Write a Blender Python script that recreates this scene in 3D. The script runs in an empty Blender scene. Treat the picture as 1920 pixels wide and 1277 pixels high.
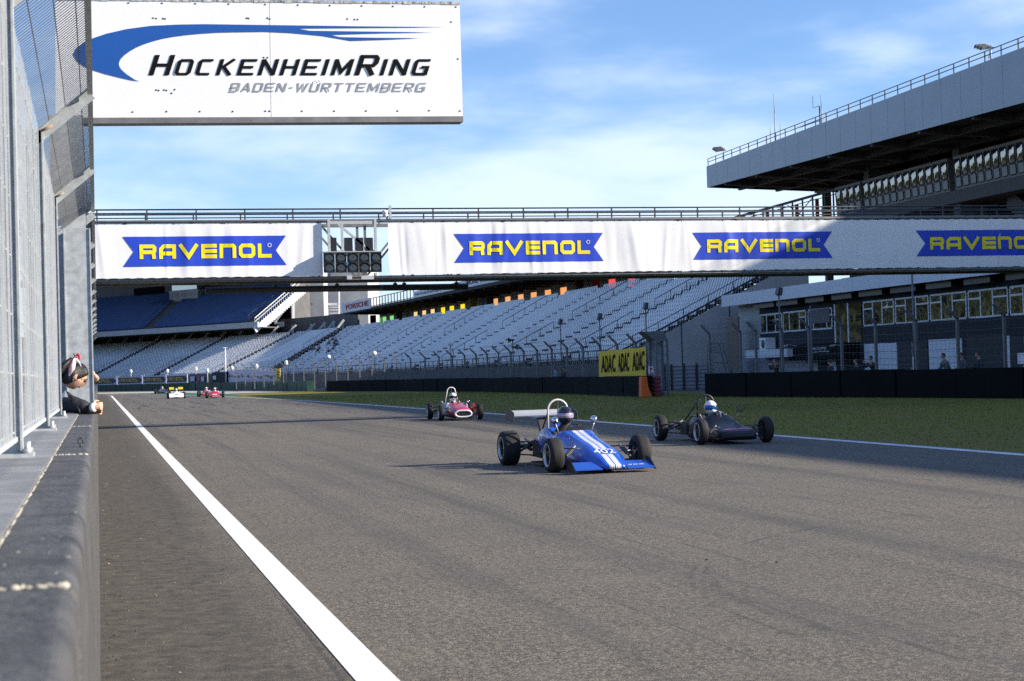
import bpy, bmesh, math, random
from mathutils import Vector, Matrix
from mathutils.bvhtree import BVHTree
random.seed(7)
C = bpy.context.scene.collection
SC = bpy.context.scene
RAD = math.radians

# ------------------------------------------------------------------ camera
IW, IH, FPX = 1920.0, 1277.0, 3183.0
CAMPOS = Vector((0.0, 0.0, 1.5))
ROLL = math.atan(0.028)
VPX, VPY = 183.0, 718.0                      # where lines along the track meet


def cam_axes():
    d = Vector(((VPX - IW / 2) / FPX, (IH / 2 - VPY) / FPX))
    c, s = math.cos(ROLL), math.sin(ROLL)
    # un-rolled image position of the track's vanishing point
    u0 = d.x * c + d.y * s
    v0 = -d.x * s + d.y * c
    phi = -math.atan2(v0, 1.0)
    th = -math.atan2(u0 * math.cos(phi), 1.0)
    f = Vector((math.sin(th) * math.cos(phi), math.cos(th) * math.cos(phi), math.sin(phi)))
    r0 = Vector((math.cos(th), -math.sin(th), 0))
    u_ = r0.cross(f)
    r = r0 * c - u_ * s
    u = u_ * c + r0 * s
    return f, r, u


CF, CR, CU = cam_axes()
cam_data = bpy.data.cameras.new('camera')
cam = bpy.data.objects.new('camera', cam_data)
C.objects.link(cam)
M4 = Matrix((CR, CU, -CF)).transposed().to_4x4()
M4.translation = CAMPOS
cam.matrix_world = M4
cam_data.sensor_width = 36.0
cam_data.lens = 36.0 * FPX / IW
cam_data.clip_start = 0.05
cam_data.clip_end = 3000
cam_data.dof.use_dof = True
cam_data.dof.focus_distance = 27.0
cam_data.dof.aperture_fstop = 10.0
SC.camera = cam

# ------------------------------------------------------------------ sun, sky, exposure
SUN_EL, SUN_AZ = RAD(24.3), RAD(110.0)       # azimuth clockwise from +Y
sun_dir = Vector((math.sin(SUN_AZ) * math.cos(SUN_EL), math.cos(SUN_AZ) * math.cos(SUN_EL), math.sin(SUN_EL)))
sl = bpy.data.lights.new('sun', 'SUN')
sl.energy = 5.0
sl.angle = RAD(0.5)
sl.color = (1.0, 0.90, 0.76)
so = bpy.data.objects.new('sun', sl)
C.objects.link(so)
so.rotation_euler = sun_dir.to_track_quat('Z', 'Y').to_euler()

world = bpy.data.worlds.new('World')
SC.world = world
world.use_nodes = True
wn, wl = world.node_tree.nodes, world.node_tree.links
wn.clear()


def wnode(t, **k):
    n = wn.new(t)
    for a, b in k.items():
        setattr(n, a, b)
    return n


w_out = wnode('ShaderNodeOutputWorld')
w_bg = wnode('ShaderNodeBackground')
w_bg.inputs['Strength'].default_value = 0.085
sky = wnode('ShaderNodeTexSky', sky_type='NISHITA', sun_disc=False, sun_elevation=SUN_EL, sun_rotation=SUN_AZ,
            altitude=100.0, air_density=1.0, dust_density=0.2, ozone_density=3.0)
w_tc = wnode('ShaderNodeTexCoord')
w_sep = wnode('ShaderNodeSeparateXYZ')
wl.new(w_tc.outputs['Generated'], w_sep.inputs[0])


def wmath(op, a, b=None, c=None, clamp=False):
    n = wnode('ShaderNodeMath', operation=op, use_clamp=clamp)
    for i, v in enumerate((a, b, c)):
        if v is None:
            continue
        if isinstance(v, (int, float)):
            n.inputs[i].default_value = v
        else:
            wl.new(v, n.inputs[i])
    return n.outputs[0]


wz = wmath('MAXIMUM', w_sep.outputs[2], 0.0)
w_comb = wnode('ShaderNodeCombineXYZ')
wl.new(w_sep.outputs[0], w_comb.inputs[0])
wl.new(w_sep.outputs[1], w_comb.inputs[1])
wl.new(w_sep.outputs[2], w_comb.inputs[2])
w_map = wnode('ShaderNodeMapping')
w_map.inputs['Scale'].default_value = (1.0, 1.0, 3.6)
w_map.inputs['Rotation'].default_value = (0, 0, RAD(12))
w_map.inputs['Location'].default_value = (3.1, 1.7, 0)
wl.new(w_comb.outputs[0], w_map.inputs[0])
w_n1 = wnode('ShaderNodeTexNoise')
w_n1.inputs['Scale'].default_value = 5.5
w_n1.inputs['Detail'].default_value = 7.0
w_n1.inputs['Roughness'].default_value = 0.52
w_n1.inputs['Distortion'].default_value = 0.15
wl.new(w_map.outputs[0], w_n1.inputs['Vector'])
# cloud cover: a bank low over the horizon, wisps higher up
bank = wnode('ShaderNodeMapRange')
bank.inputs[1].default_value = 0.185
bank.inputs[2].default_value = 0.125
bank.inputs[3].default_value = -0.03
bank.inputs[4].default_value = 0.15
wl.new(w_sep.outputs[2], bank.inputs[0])
cov = wmath('ADD', w_n1.outputs[0], bank.outputs[0])
w_cr = wnode('ShaderNodeMapRange', interpolation_type='SMOOTHERSTEP')
w_cr.inputs[1].default_value = 0.40
w_cr.inputs[2].default_value = 0.82
w_cr.inputs[3].default_value = 0.0
w_cr.inputs[4].default_value = 0.68
wl.new(cov, w_cr.inputs[0])
w_mix = wnode('ShaderNodeMix', data_type='RGBA')
wl.new(w_cr.outputs[0], w_mix.inputs[0])
w_tint = wnode('ShaderNodeMix', data_type='RGBA', blend_type='MULTIPLY')
w_tint.inputs[0].default_value = 1.0
w_tint.inputs[7].default_value = (0.86, 0.98, 1.22, 1)
wl.new(sky.outputs[0], w_tint.inputs[6])
wl.new(w_tint.outputs[2], w_mix.inputs[6])
w_mix.inputs[7].default_value = (6.4, 7.2, 8.5, 1)
wl.new(w_mix.outputs[2], w_bg.inputs['Color'])
wl.new(w_bg.outputs[0], w_out.inputs[0])

SC.view_settings.view_transform = 'Standard'
SC.view_settings.look = 'None'
SC.view_settings.exposure = 0.95
SC.view_settings.gamma = 1.0
SC.render.engine = 'CYCLES'
SC.cycles.max_bounces = 6
SC.cycles.transparent_max_bounces = 12
SC.cycles.caustics_reflective = False
SC.cycles.caustics_refractive = False
SC.cycles.use_denoising = False


# ------------------------------------------------------------------ picture -> place
def ray(px, py):
    d = CF + CR * ((px - IW / 2) / FPX) + CU * ((IH / 2 - py) / FPX)
    return d


def at_depth(px, py, z):
    return CAMPOS + ray(px, py) * z


def on_plane(px, py, x=None, y=None, z=None):
    d = ray(px, py)
    if x is not None:
        t = (x - CAMPOS.x) / d.x
    elif y is not None:
        t = (y - CAMPOS.y) / d.y
    else:
        t = (z - CAMPOS.z) / d.z
    return CAMPOS + d * t


def on_wall(px, py, a, b):
    """hit with the vertical plane through ground points a and b"""
    n = Vector((b[1] - a[1], a[0] - b[0], 0))
    d = ray(px, py)
    t = n.dot(Vector((a[0], a[1], 0)) - Vector((CAMPOS.x, CAMPOS.y, 0))) / n.dot(d)
    return CAMPOS + d * t


def to_px(p):
    v = Vector(p) - CAMPOS
    z = v.dot(CF)
    return (IW / 2 + FPX * v.dot(CR) / z, IH / 2 - FPX * v.dot(CU) / z, z)


# ------------------------------------------------------------------ materials
MATS = {}


def mat(name, col, rough=0.6, metal=0.0, var=0.12, scale=3.0, bump=0.0, bscale=40.0, spec=0.5, coat=0.0, stretch=None, var2=None):
    if name in MATS:
        return MATS[name]
    m = bpy.data.materials.new(name)
    MATS[name] = m
    m.use_nodes = True
    nt = m.node_tree
    b = nt.nodes['Principled BSDF']
    b.inputs['Roughness'].default_value = rough
    b.inputs['Metallic'].default_value = metal
    b.inputs['Specular IOR Level'].default_value = spec
    b.inputs['Coat Weight'].default_value = coat
    b.inputs['Coat Roughness'].default_value = 0.06
    tc = nt.nodes.new('ShaderNodeTexCoord')
    vec = tc.outputs['Object']
    if stretch:
        mp = nt.nodes.new('ShaderNodeMapping')
        mp.inputs['Scale'].default_value = stretch
        nt.links.new(vec, mp.inputs[0])
        vec = mp.outputs[0]
    nz = nt.nodes.new('ShaderNodeTexNoise')
    nz.inputs['Scale'].default_value = scale
    nz.inputs['Detail'].default_value = 6
    nz.inputs['Roughness'].default_value = 0.6
    nt.links.new(vec, nz.inputs['Vector'])
    cr = nt.nodes.new('ShaderNodeValToRGB')
    cr.color_ramp.elements[0].position = 0.3
    cr.color_ramp.elements[1].position = 0.7
    lo = tuple(max(0, c * (1 - var)) for c in col) if var2 is None else var2
    hi = tuple(min(1, c * (1 + var)) for c in col)
    cr.color_ramp.elements[0].color = (*lo, 1)
    cr.color_ramp.elements[1].color = (*hi, 1)
    nt.links.new(nz.outputs[0], cr.inputs[0])
    nt.links.new(cr.outputs[0], b.inputs['Base Color'])
    if bump:
        n2 = nt.nodes.new('ShaderNodeTexNoise')
        n2.inputs['Scale'].default_value = bscale
        n2.inputs['Detail'].default_value = 3
        nt.links.new(vec, n2.inputs['Vector'])
        bp = nt.nodes.new('ShaderNodeBump')
        bp.inputs['Strength'].default_value = bump
        bp.inputs['Distance'].default_value = 0.02
        nt.links.new(n2.outputs[0], bp.inputs['Height'])
        nt.links.new(bp.outputs[0], b.inputs['Normal'])
    return m


def glass_mat(name, col=(0.02, 0.025, 0.03), wob=0.25, sc=1.2):
    """dark window glass with a slightly wavy mirror surface"""
    m = mat(name, col, rough=0.03, var=0.1, spec=1.0)
    nt = m.node_tree
    b = nt.nodes['Principled BSDF']
    b.inputs['IOR'].default_value = 2.2
    tc = nt.nodes.new('ShaderNodeTexCoord')
    n2 = nt.nodes.new('ShaderNodeTexNoise')
    n2.inputs['Scale'].default_value = sc
    n2.inputs['Detail'].default_value = 1
    nt.links.new(tc.outputs['Object'], n2.inputs['Vector'])
    bp = nt.nodes.new('ShaderNodeBump')
    bp.inputs['Strength'].default_value = wob
    bp.inputs['Distance'].default_value = 0.05
    nt.links.new(n2.outputs[0], bp.inputs['Height'])
    nt.links.new(bp.outputs[0], b.inputs['Normal'])
    return m


M_white = mat('white_paint', (0.78, 0.79, 0.8), 0.45, var=0.05)
M_galv = mat('galvanised_steel', (0.43, 0.46, 0.47), 0.5, 0.15, var=0.22, scale=18)
M_galv_wire = mat('galvanised_wire', (0.50, 0.525, 0.53), 0.5, 0.0, var=0.15, scale=30)
M_steel = mat('weathered_steel', (0.19, 0.19, 0.19), 0.55, 0.3, var=0.25, scale=6)
M_darksteel = mat('dark_steel', (0.045, 0.047, 0.052), 0.5, 0.2, var=0.2, scale=6)
M_black = mat('black_paint', (0.012, 0.012, 0.014), 0.4, var=0.2)
M_rubber = mat('tyre_rubber', (0.018, 0.018, 0.018), 0.75, var=0.35, scale=14, bump=0.15, bscale=60, spec=0.35)
M_chrome = mat('polished_metal', (0.75, 0.75, 0.76), 0.12, 1.0, var=0.05)
M_alu = mat('brushed_aluminium', (0.55, 0.56, 0.58), 0.4, 0.5, var=0.08)
M_rust = mat('rusty_steel', (0.25, 0.12, 0.05), 0.8, 0.1, var=0.5, scale=20, var2=(0.3, 0.29, 0.27))
M_skin = mat('skin', (0.62, 0.36, 0.25), 0.5, var=0.08)


# ------------------------------------------------------------------ mesh builder
class MB:
    def __init__(s):
        s.v, s.f, s.mi, s.sm = [], [], [], []

    def add(s, vs, fs, mi=0, smooth=False):
        o = len(s.v)
        s.v += [tuple(v) for v in vs]
        for f in fs:
            s.f.append(tuple(i + o for i in f))
            s.mi.append(mi)
            s.sm.append(smooth)
        return s

    def box(s, x0, x1, y0, y1, z0, z1, mi=0):
        vs = [(x, y, z) for z in (z0, z1) for y in (y0, y1) for x in (x0, x1)]
        return s.add(vs, [(0, 2, 3, 1), (4, 5, 7, 6), (0, 1, 5, 4), (2, 6, 7, 3), (0, 4, 6, 2), (1, 3, 7, 5)], mi)

    def hexa(s, b, t, mi=0):
        """four bottom corners and the four above them"""
        return s.add(list(b) + list(t), [(3, 2, 1, 0), (4, 5, 6, 7)] + [(i, (i + 1) % 4, (i + 1) % 4 + 4, i + 4) for i in range(4)], mi)

    def bar(s, p, q, w=0.05, h=None, up=(0, 0, 1), mi=0):
        h = w if h is None else h
        p, q = Vector(p), Vector(q)
        d = (q - p).normalized()
        u = Vector(up)
        if abs(d.dot(u)) > 0.98:
            u = Vector((0, 1, 0))
        a = d.cross(u).normalized() * w / 2
        b = a.cross(d).normalized() * h / 2
        vs = [p - a - b, p + a - b, p + a + b, p - a + b, q - a - b, q + a - b, q + a + b, q - a + b]
        return s.add(vs, [(3, 2, 1, 0), (4, 5, 6, 7), (0, 1, 5, 4), (1, 2, 6, 5), (2, 3, 7, 6), (3, 0, 4, 7)], mi)

    def tube(s, pts, r, n=8, mi=0, cap=True, closed=False):
        pts = [Vector(p) for p in pts]
        rs = r if isinstance(r, (list, tuple)) else [r] * len(pts)
        N = len(pts)
        rings = []
        prev = None
        for i, p in enumerate(pts):
            if closed:
                d = pts[(i + 1) % N] - pts[i - 1]
            else:
                d = pts[min(i + 1, N - 1)] - pts[max(i - 1, 0)]
            d.normalize()
            if prev is None:
                u = Vector((0, 0, 1)) if abs(d.z) < 0.95 else Vector((0, 1, 0))
                a = d.cross(u).normalized()
            else:
                a = (prev - d * prev.dot(d)).normalized()
            prev = a
            b = d.cross(a)
            rings.append([p + (a * math.cos(t) + b * math.sin(t)) * rs[i] for t in (2 * math.pi * k / n for k in range(n))])
        vs = [v for R in rings for v in R]
        fs = []
        for i in range(N if closed else N - 1):
            j = (i + 1) % N
            for k in range(n):
                fs.append((i * n + k, i * n + (k + 1) % n, j * n + (k + 1) % n, j * n + k))
        if cap and not closed:
            fs.append(tuple(range(n - 1, -1, -1)))
            fs.append(tuple((N - 1) * n + k for k in range(n)))
        return s.add(vs, fs, mi, True)

    def loft(s, rings, mi=0, cap=True, smooth=True):
        n = len(rings[0])
        vs = [v for R in rings for v in R]
        fs = []
        for i in range(len(rings) - 1):
            for k in range(n):
                fs.append((i * n + k, i * n + (k + 1) % n, (i + 1) * n + (k + 1) % n, (i + 1) * n + k))
        if cap:
            fs.append(tuple(range(n - 1, -1, -1)))
            fs.append(tuple((len(rings) - 1) * n + k for k in range(n)))
        return s.add(vs, fs, mi, smooth)

    def lathe(s, prof, centre=(0, 0, 0), axis='x', n=28, mi=0):
        """prof: (along axis, radius)"""
        cx, cy, cz = centre
        vs, fs = [], []
        for a, r in prof:
            for k in range(n):
                t = 2 * math.pi * k / n
                c, q = math.cos(t) * r, math.sin(t) * r
                vs.append({'x': (cx + a, cy + c, cz + q), 'y': (cx + c, cy + a, cz + q), 'z': (cx + c, cy + q, cz + a)}[axis])
        for i in range(len(prof) - 1):
            for k in range(n):
                fs.append((i * n + k, i * n + (k + 1) % n, (i + 1) * n + (k + 1) % n, (i + 1) * n + k))
        return s.add(vs, fs, mi, True)

    def prism(s, poly, off, mi=0):
        """closed 3D outline pushed along off"""
        n = len(poly)
        poly = [Vector(p) for p in poly]
        off = Vector(off)
        vs = poly + [p + off for p in poly]
        fs = [tuple(range(n - 1, -1, -1)), tuple(range(n, 2 * n))] + [(i, (i + 1) % n, n + (i + 1) % n, n + i) for i in range(n)]
        return s.add(vs, fs, mi)

    def ball(s, c, r, n=12, m=8, sc=(1, 1, 1), mi=0):
        c = Vector(c)
        vs, fs = [], []
        for i in range(m + 1):
            t = math.pi * i / m
            for k in range(n):
                p = 2 * math.pi * k / n
                vs.append((c.x + r * sc[0] * math.sin(t) * math.cos(p), c.y + r * sc[1] * math.sin(t) * math.sin(p), c.z + r * sc[2] * math.cos(t)))
        for i in range(m):
            for k in range(n):
                fs.append((i * n + k, (i + 1) * n + k, (i + 1) * n + (k + 1) % n, i * n + (k + 1) % n))
        return s.add(vs, fs, mi, True)

    def build(s, name, mats, parent=None, world=True, fix=False):
        me = bpy.data.meshes.new(name)
        vs = s.v
        if parent is not None and world:
            o = wloc(parent)
            vs = [(a - o.x, b - o.y, c - o.z) for a, b, c in vs]
        me.from_pydata(vs, [], s.f)
        mats = mats if isinstance(mats, (list, tuple)) else [mats]
        for m in mats:
            me.materials.append(m)
        me.polygons.foreach_set('material_index', s.mi)
        me.polygons.foreach_set('use_smooth', s.sm)
        if fix:
            bm = bmesh.new()
            bm.from_mesh(me)
            bmesh.ops.remove_doubles(bm, verts=bm.verts, dist=1e-5)
            bmesh.ops.recalc_face_normals(bm, faces=bm.faces)
            bm.to_mesh(me)
            bm.free()
        me.update()
        o = bpy.data.objects.new(name, me)
        C.objects.link(o)
        if parent is not None:
            o.parent = parent
        return o


def wloc(o):
    v = Vector(o.location)
    while o.parent is not None:
        o = o.parent
        v = v + Vector(o.location)
    return v


def tag(o, label=None, cat=None, group=None, kind=None):
    if label:
        o['label'] = label
    if cat:
        o['category'] = cat
    if group:
        o['group'] = group
    if kind:
        o['kind'] = kind
    return o


def thing(name, loc, label, cat, group=None, rz=0.0):
    o = bpy.data.objects.new(name, None)
    o.empty_display_size = 0.2
    C.objects.link(o)
    o.location = loc
    o.rotation_euler = (0, 0, rz)
    return tag(o, label, cat, group)


def kids(o):
    return [c for c in KIDMAP.get(o.name, [])]


KIDMAP = {}


def copy_tree(o, parent=None, label=None, swap=None):
    """the thing with copies of its parts and sub-parts (mesh data shared)"""
    c = o.copy()
    C.objects.link(c)
    if parent is not None:
        c.parent = parent
    if label:
        c['label'] = label
    if swap and c.type == 'MESH' and c.name.split('.')[0] in swap:
        c.data = c.data.copy()
        c.data.materials.clear()
        for m_ in swap[c.name.split('.')[0]]:
            c.data.materials.append(m_)
    for ch in [x for x in C.objects if x.parent == o]:
        copy_tree(ch, c, None, swap)
    return c


def smooth_bevel(o, w=0.01, seg=2):
    m = o.modifiers.new('bevel', 'BEVEL')
    m.width = w
    m.segments = seg
    m.limit_method = 'ANGLE'
    return o


# ------------------------------------------------------------------ lettering
_font_cache = {}


def text_mesh(txt, size=1.0, shear=0.0, bold=0.0, spacing=1.0, extrude=0.0, res=3):
    """flat letters as (verts2d, faces); x from 0, baseline 0"""
    cu = bpy.data.curves.new('t', 'FONT')
    cu.body = txt
    cu.size = size
    cu.shear = shear
    cu.offset = bold
    cu.space_character = spacing
    cu.resolution_u = res
    o = bpy.data.objects.new('t', cu)
    C.objects.link(o)
    dg = bpy.context.evaluated_depsgraph_get()
    me = bpy.data.meshes.new_from_object(o.evaluated_get(dg))
    vs = [(v.co.x, v.co.y) for v in me.vertices]
    fs = [tuple(p.vertices) for p in me.polygons]
    bpy.data.objects.remove(o)
    bpy.data.curves.remove(cu)
    bpy.data.meshes.remove(me)
    return vs, fs


def fit_text(vs, x0, x1, y0, y1):
    ax, bx = min(v[0] for v in vs), max(v[0] for v in vs)
    ay, by = min(v[1] for v in vs), max(v[1] for v in vs)
    return [(x0 + (v[0] - ax) / (bx - ax) * (x1 - x0), y0 + (v[1] - ay) / (by - ay) * (y1 - y0)) for v in vs]


def stroke(pts, w, closed=False):
    """mitred ribbon of width w along 2D points -> list of quads"""
    P = [Vector(p) for p in pts]
    n = len(P)
    L, R = [], []
    for i in range(n):
        if closed:
            a, b = P[i] - P[i - 1], P[(i + 1) % n] - P[i]
        else:
            a = P[i] - P[max(i - 1, 0)]
            b = P[min(i + 1, n - 1)] - P[i]
            if a.length < 1e-9:
                a = b
            if b.length < 1e-9:
                b = a
        a, b = a.normalized(), b.normalized()
        na, nb = Vector((-a.y, a.x)), Vector((-b.y, b.x))
        m = (na + nb)
        m.normalize()
        k = w / 2 / max(0.35, m.dot(na))
        L.append(P[i] + m * k)
        R.append(P[i] - m * k)
    out = []
    for i in range(n if closed else n - 1):
        j = (i + 1) % n
        out.append([R[i], R[j], L[j], L[i]])
    return out


def ch(x0, y0, x1, y1, c):
    """chamfered rectangle outline"""
    return [(x0 + c, y0), (x1 - c, y0), (x1, y0 + c), (x1, y1 - c), (x1 - c, y1), (x0 + c, y1), (x0, y1 - c), (x0, y0 + c)]


# square technical letters: unit height 1; centre lines for a stroke of width t
def glyph(chh, W, t, kv=1.0):
    h = t / 2
    a, b, c, d = h, W - h, h / kv, 1 - h / kv
    k = 0.10
    G = {
        'H': [([(a, 0), (a, 1)], 0), ([(b, 0), (b, 1)], 0), ([(a, .5), (b, .5)], 0)],
        'O': [(ch(a, c, b, d, k), 1)],
        'C': [([(b, c), (a + k, c), (a, c + k), (a, d - k), (a + k, d), (b, d)], 0)],
        'K': [([(a, 0), (a, 1)], 0), ([(b, 1), (a + h, .46)], 0), ([(a + h * 1.6, .54), (b, 0)], 0)],
        'E': [([(b + h, c), (a, c), (a, d), (b + h, d)], 0), ([(a, .5), (b, .5)], 0)],
        'N': [([(a, 0), (a, 1)], 0), ([(b, 0), (b, 1)], 0), ([(a, 1 - h * .4), (b, h * .4)], 0)],
        'I': [([(a, 0), (a, 1)], 0)],
        'M': [([(a, 0), (a, 1)], 0), ([(b, 0), (b, 1)], 0), ([(a, 1 - h * .6), (W / 2, .2), (b, 1 - h * .6)], 0)],
        'R': [([(a, 0), (a, d), (b - k, d), (b, d - k), (b, .5 + k), (b - k, .47), (a, .47)], 0), ([(W * .5, .47), (b, 0)], 0)],
        'G': [([(b + h * .6, d), (a + k, d), (a, d - k), (a, c + k), (a + k, c), (b, c), (b, .5), (W * .5, .5)], 0)],
        'B': [([(a, c), (a, d), (b - k, d), (b, d - k), (b, .56), (b - k * .6, .5), (b, .44), (b, c + k), (b - k, c)], 1), ([(a, .5), (b - k, .5)], 0)],
        'A': [([(h * .8, 0), (W / 2 - h * .3, 1 - h * .6), (W / 2 + h * .3, 1 - h * .6), (W - h * .8, 0)], 0), ([(W * .2, .3), (W * .8, .3)], 0)],
        'D': [([(a, c), (a, d), (b - k, d), (b, d - k), (b, c + k), (b - k, c)], 1)],
        '-': [([(a, .45), (b, .45)], 0)],
        'W': [([(h * .7, 1), (W * .27, h * .5), (W * .5, .85), (W * .73, h * .5), (W - h * .7, 1)], 0)],
        'U': [([(a, 1), (a, c + k), (a + k, c), (b - k, c), (b, c + k), (b, 1)], 0)],
        'T': [([(0, d), (W, d)], 0), ([(W / 2, 0), (W / 2, d)], 0)],
        'P': [([(a, 0), (a, d), (b, d), (b, .45), (a, .45)], 0)],
        'S': [([(b, d), (a, d), (a, .5), (b, .5), (b, c), (a, c)], 0)],
        # broad round-shouldered letters of the oil banners
        'r': [([(a, 0), (a, d), (b - k, d), (b, d - k), (b, .46 + k), (b - k, .46), (a, .46)], 0), ([(b - h * .6, .44), (b - h * .3, 0)], 0)],
        'a': [([(a, 0), (a, d - .2), (a + .2, d), (b, d), (b, 0)], 0), ([(a, .36), (b, .36)], 0)],
        'v': [([(h * .7, 1), (W / 2, h * .9), (W - h * .7, 1)], 0)],
        'e': [([(b + h, c), (a, c), (a, d), (b + h, d)], 0), ([(a, .5), (b + h, .5)], 0)],
        'n': [([(a, 0), (a, d), (b - k, d), (b, d - k), (b, 0)], 0)],
        'o': [(ch(a, c, b, d, .14), 1)],
        'l': [([(a, 1), (a, c), (b + h, c)], 0)],
    }
    out = []
    for pts, cl in G[chh]:
        for q in stroke([(p[0], p[1] * kv) for p in pts], t, bool(cl)):
            out.append([Vector((p.x, p.y / kv)) for p in q])
    return out


def letter_quads(word, height, t, W, gap, caps=None, shear=0.0, Wmap=None, kv=1.0):
    """list of glyphs, each a list of 2D quads. caps: indexes of taller letters"""
    x, out = 0.0, []
    for i, c in enumerate(word):
        if c == ' ':
            x += W * height
            continue
        hh = height * (1.26 if caps and i in caps else 1.0)
        w = (Wmap or {}).get(c, W)
        qs = glyph('U' if c == 'Ü' else c, w, t, kv)
        if c == 'Ü':
            for dx in (w * .28, w * .72):
                qs.append([Vector((dx - .07, 1.12)), Vector((dx + .07, 1.12)), Vector((dx + .07, 1.26)), Vector((dx - .07, 1.26))])
        out.append([[Vector((x + p.x * hh + p.y * hh * shear, p.y * hh)) for p in q] for q in qs])
        x += w * hh + gap * height
    return out, x - gap * height


def quads_to(mb, glyphs, fn, base=0.0, step=0.002, mi=0, cuts=1):
    """put 2D quads into place with fn(u, v, off); each quad a hair above the last"""
    for g in glyphs:
        for qi, q in enumerate(g):
            n = cuts
            vs = []
            for j in range(n + 1):
                for i in range(n + 1):
                    s, t = i / n, j / n
                    p = q[0] * (1 - s) * (1 - t) + q[1] * s * (1 - t) + q[2] * s * t + q[3] * (1 - s) * t
                    vs.append(fn(p.x, p.y, base + qi * step))
            fs = [(j * (n + 1) + i, j * (n + 1) + i + 1, (j + 1) * (n + 1) + i + 1, (j + 1) * (n + 1) + i) for j in range(n) for i in range(n)]
            mb.add(vs, fs, mi)

# ================================================================== THE GROUND
def asphalt_material():
    m = bpy.data.materials.new('asphalt')
    m.use_nodes = True
    nt = m.node_tree
    N, L = nt.nodes, nt.links
    b = N['Principled BSDF']
    b.inputs['Roughness'].default_value = 0.82
    b.inputs['Specular IOR Level'].default_value = 0.35
    tc = N.new('ShaderNodeTexCoord')

    def noise(scale, detail=4, rough=.55, st=None, dist=0):
        v = tc.outputs['Object']
        if st:
            mp = N.new('ShaderNodeMapping')
            mp.inputs['Scale'].default_value = st
            L.new(v, mp.inputs[0])
            v = mp.outputs[0]
        n = N.new('ShaderNodeTexNoise')
        n.inputs['Scale'].default_value = scale
        n.inputs['Detail'].default_value = detail
        n.inputs['Roughness'].default_value = rough
        n.inputs['Distortion'].default_value = dist
        L.new(v, n.inputs['Vector'])
        return n.outputs[0]

    def rng(v, a, b_, c, d):
        r = N.new('ShaderNodeMapRange')
        r.inputs[1].default_value, r.inputs[2].default_value = a, b_
        r.inputs[3].default_value, r.inputs[4].default_value = c, d
        L.new(v, r.inputs[0])
        return r.outputs[0]

    def mul(a, c):
        n = N.new('ShaderNodeMath')
        n.operation = 'MULTIPLY'
        L.new(a, n.inputs[0])
        if isinstance(c, (int, float)):
            n.inputs[1].default_value = c
        else:
            L.new(c, n.inputs[1])
        return n.outputs[0]

    def mix(f, a, c):
        n = N.new('ShaderNodeMix')
        n.data_type = 'RGBA'
        L.new(f, n.inputs[0])
        for i, v in ((6, a), (7, c)):
            if isinstance(v, tuple):
                n.inputs[i].default_value = (*v, 1)
            else:
                L.new(v, n.inputs[i])
        return n.outputs[2]
    grain = noise(60, 2, .75)
    big = noise(.35, 5, .6)
    patch = noise(1.6, 5, .6)
    col = mix(rng(grain, .41, .59, 0, 1), (.020, .018, .0155), (.30, .263, .203))
    col = mix(rng(noise(22, 3, .85), .44, .56, .8, 0), col, (.026, .0235, .020))
    col = mix(rng(noise(150, 1, .5), .55, .68, 0, .8), col, (.54, .475, .375))
    col = mix(rng(noise(11, 5, .85), .36, .56, .55, 0), col, (.030, .027, .023))
    # light worn and darker areas
    col = mix(rng(big, .4, .66, 0, .4), col, (.098, .088, .072))
    col = mix(rng(patch, .45, .75, 0, .3), col, (.20, .18, .145))
    # dark racing streaks along the track
    streak = noise(1.0, 4, .6, (1.3, .03, 1))
    col = mix(rng(streak, .50, .66, 0, .55), col, (.05, .048, .046))
    fine = noise(1.0, 3, .65, (11, .16, 1), .6)
    col = mix(rng(fine, .63, .70, 0, .45), col, (.03, .03, .03))
    # crossing skid marks further down
    mp = noise(1.0, 2, .5, (2.2, .11, 1), 2.2)
    sep = N.new('ShaderNodeSeparateXYZ')
    L.new(tc.outputs['Object'], sep.inputs[0])
    far = rng(sep.outputs[1], 45, 110, 0, .75)
    far.node.clamp = True
    col = mix(mul(rng(mp, .57, .63, 0, 1), far), col, (.025, .025, .026))
    def arc(cx, cy, R, w):
        v = N.new('ShaderNodeVectorMath')
        v.operation = 'DISTANCE'
        L.new(tc.outputs['Object'], v.inputs[0])
        v.inputs[1].default_value = (cx, cy, 0)
        c_ = N.new('ShaderNodeMath')
        c_.operation = 'COMPARE'
        L.new(v.outputs['Value'], c_.inputs[0])
        c_.inputs[1].default_value = R
        c_.inputs[2].default_value = w
        return c_.outputs[0]
    brk = rng(noise(2.3, 3), .42, .6, 0, .3)
    for cx, cy, R, w in ((9.9, 9.6, 6.0, .035), (9.7, 9.4, 6.0, .02), (320, 60, 312.6, .06), (320, 60, 311.2, .05)):
        col = mix(mul(arc(cx, cy, R, w), brk), col, (.022, .021, .020))
    seam = N.new('ShaderNodeMath')
    seam.operation = 'COMPARE'
    L.new(sep.outputs[0], seam.inputs[0])
    seam.inputs[1].default_value = 7.62
    seam.inputs[2].default_value = .012
    col = mix(mul(seam.outputs[0], rng(noise(.7, 4), .35, .6, .1, .7)), col, (.02, .02, .02))
    # the unswept strip along the pit wall
    ed = N.new('ShaderNodeMath')
    ed.operation = 'MULTIPLY_ADD'
    L.new(noise(.9, 4), ed.inputs[0])
    ed.inputs[1].default_value = .7
    L.new(sep.outputs[0], ed.inputs[2])
    dirt = rng(ed.outputs[0], 1.15, 1.55, .72, 0)
    dirtc = mix(rng(noise(7, 6, .7), .35, .7, 0, 1), (.022, .020, .017), (.125, .110, .086))
    col = mix(dirt, col, dirtc)
    L.new(col, b.inputs['Base Color'])
    bp = N.new('ShaderNodeBump')
    bp.inputs['Strength'].default_value = .5
    bp.inputs['Distance'].default_value = .01
    L.new(noise(110, 2, .6), bp.inputs['Height'])
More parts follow.
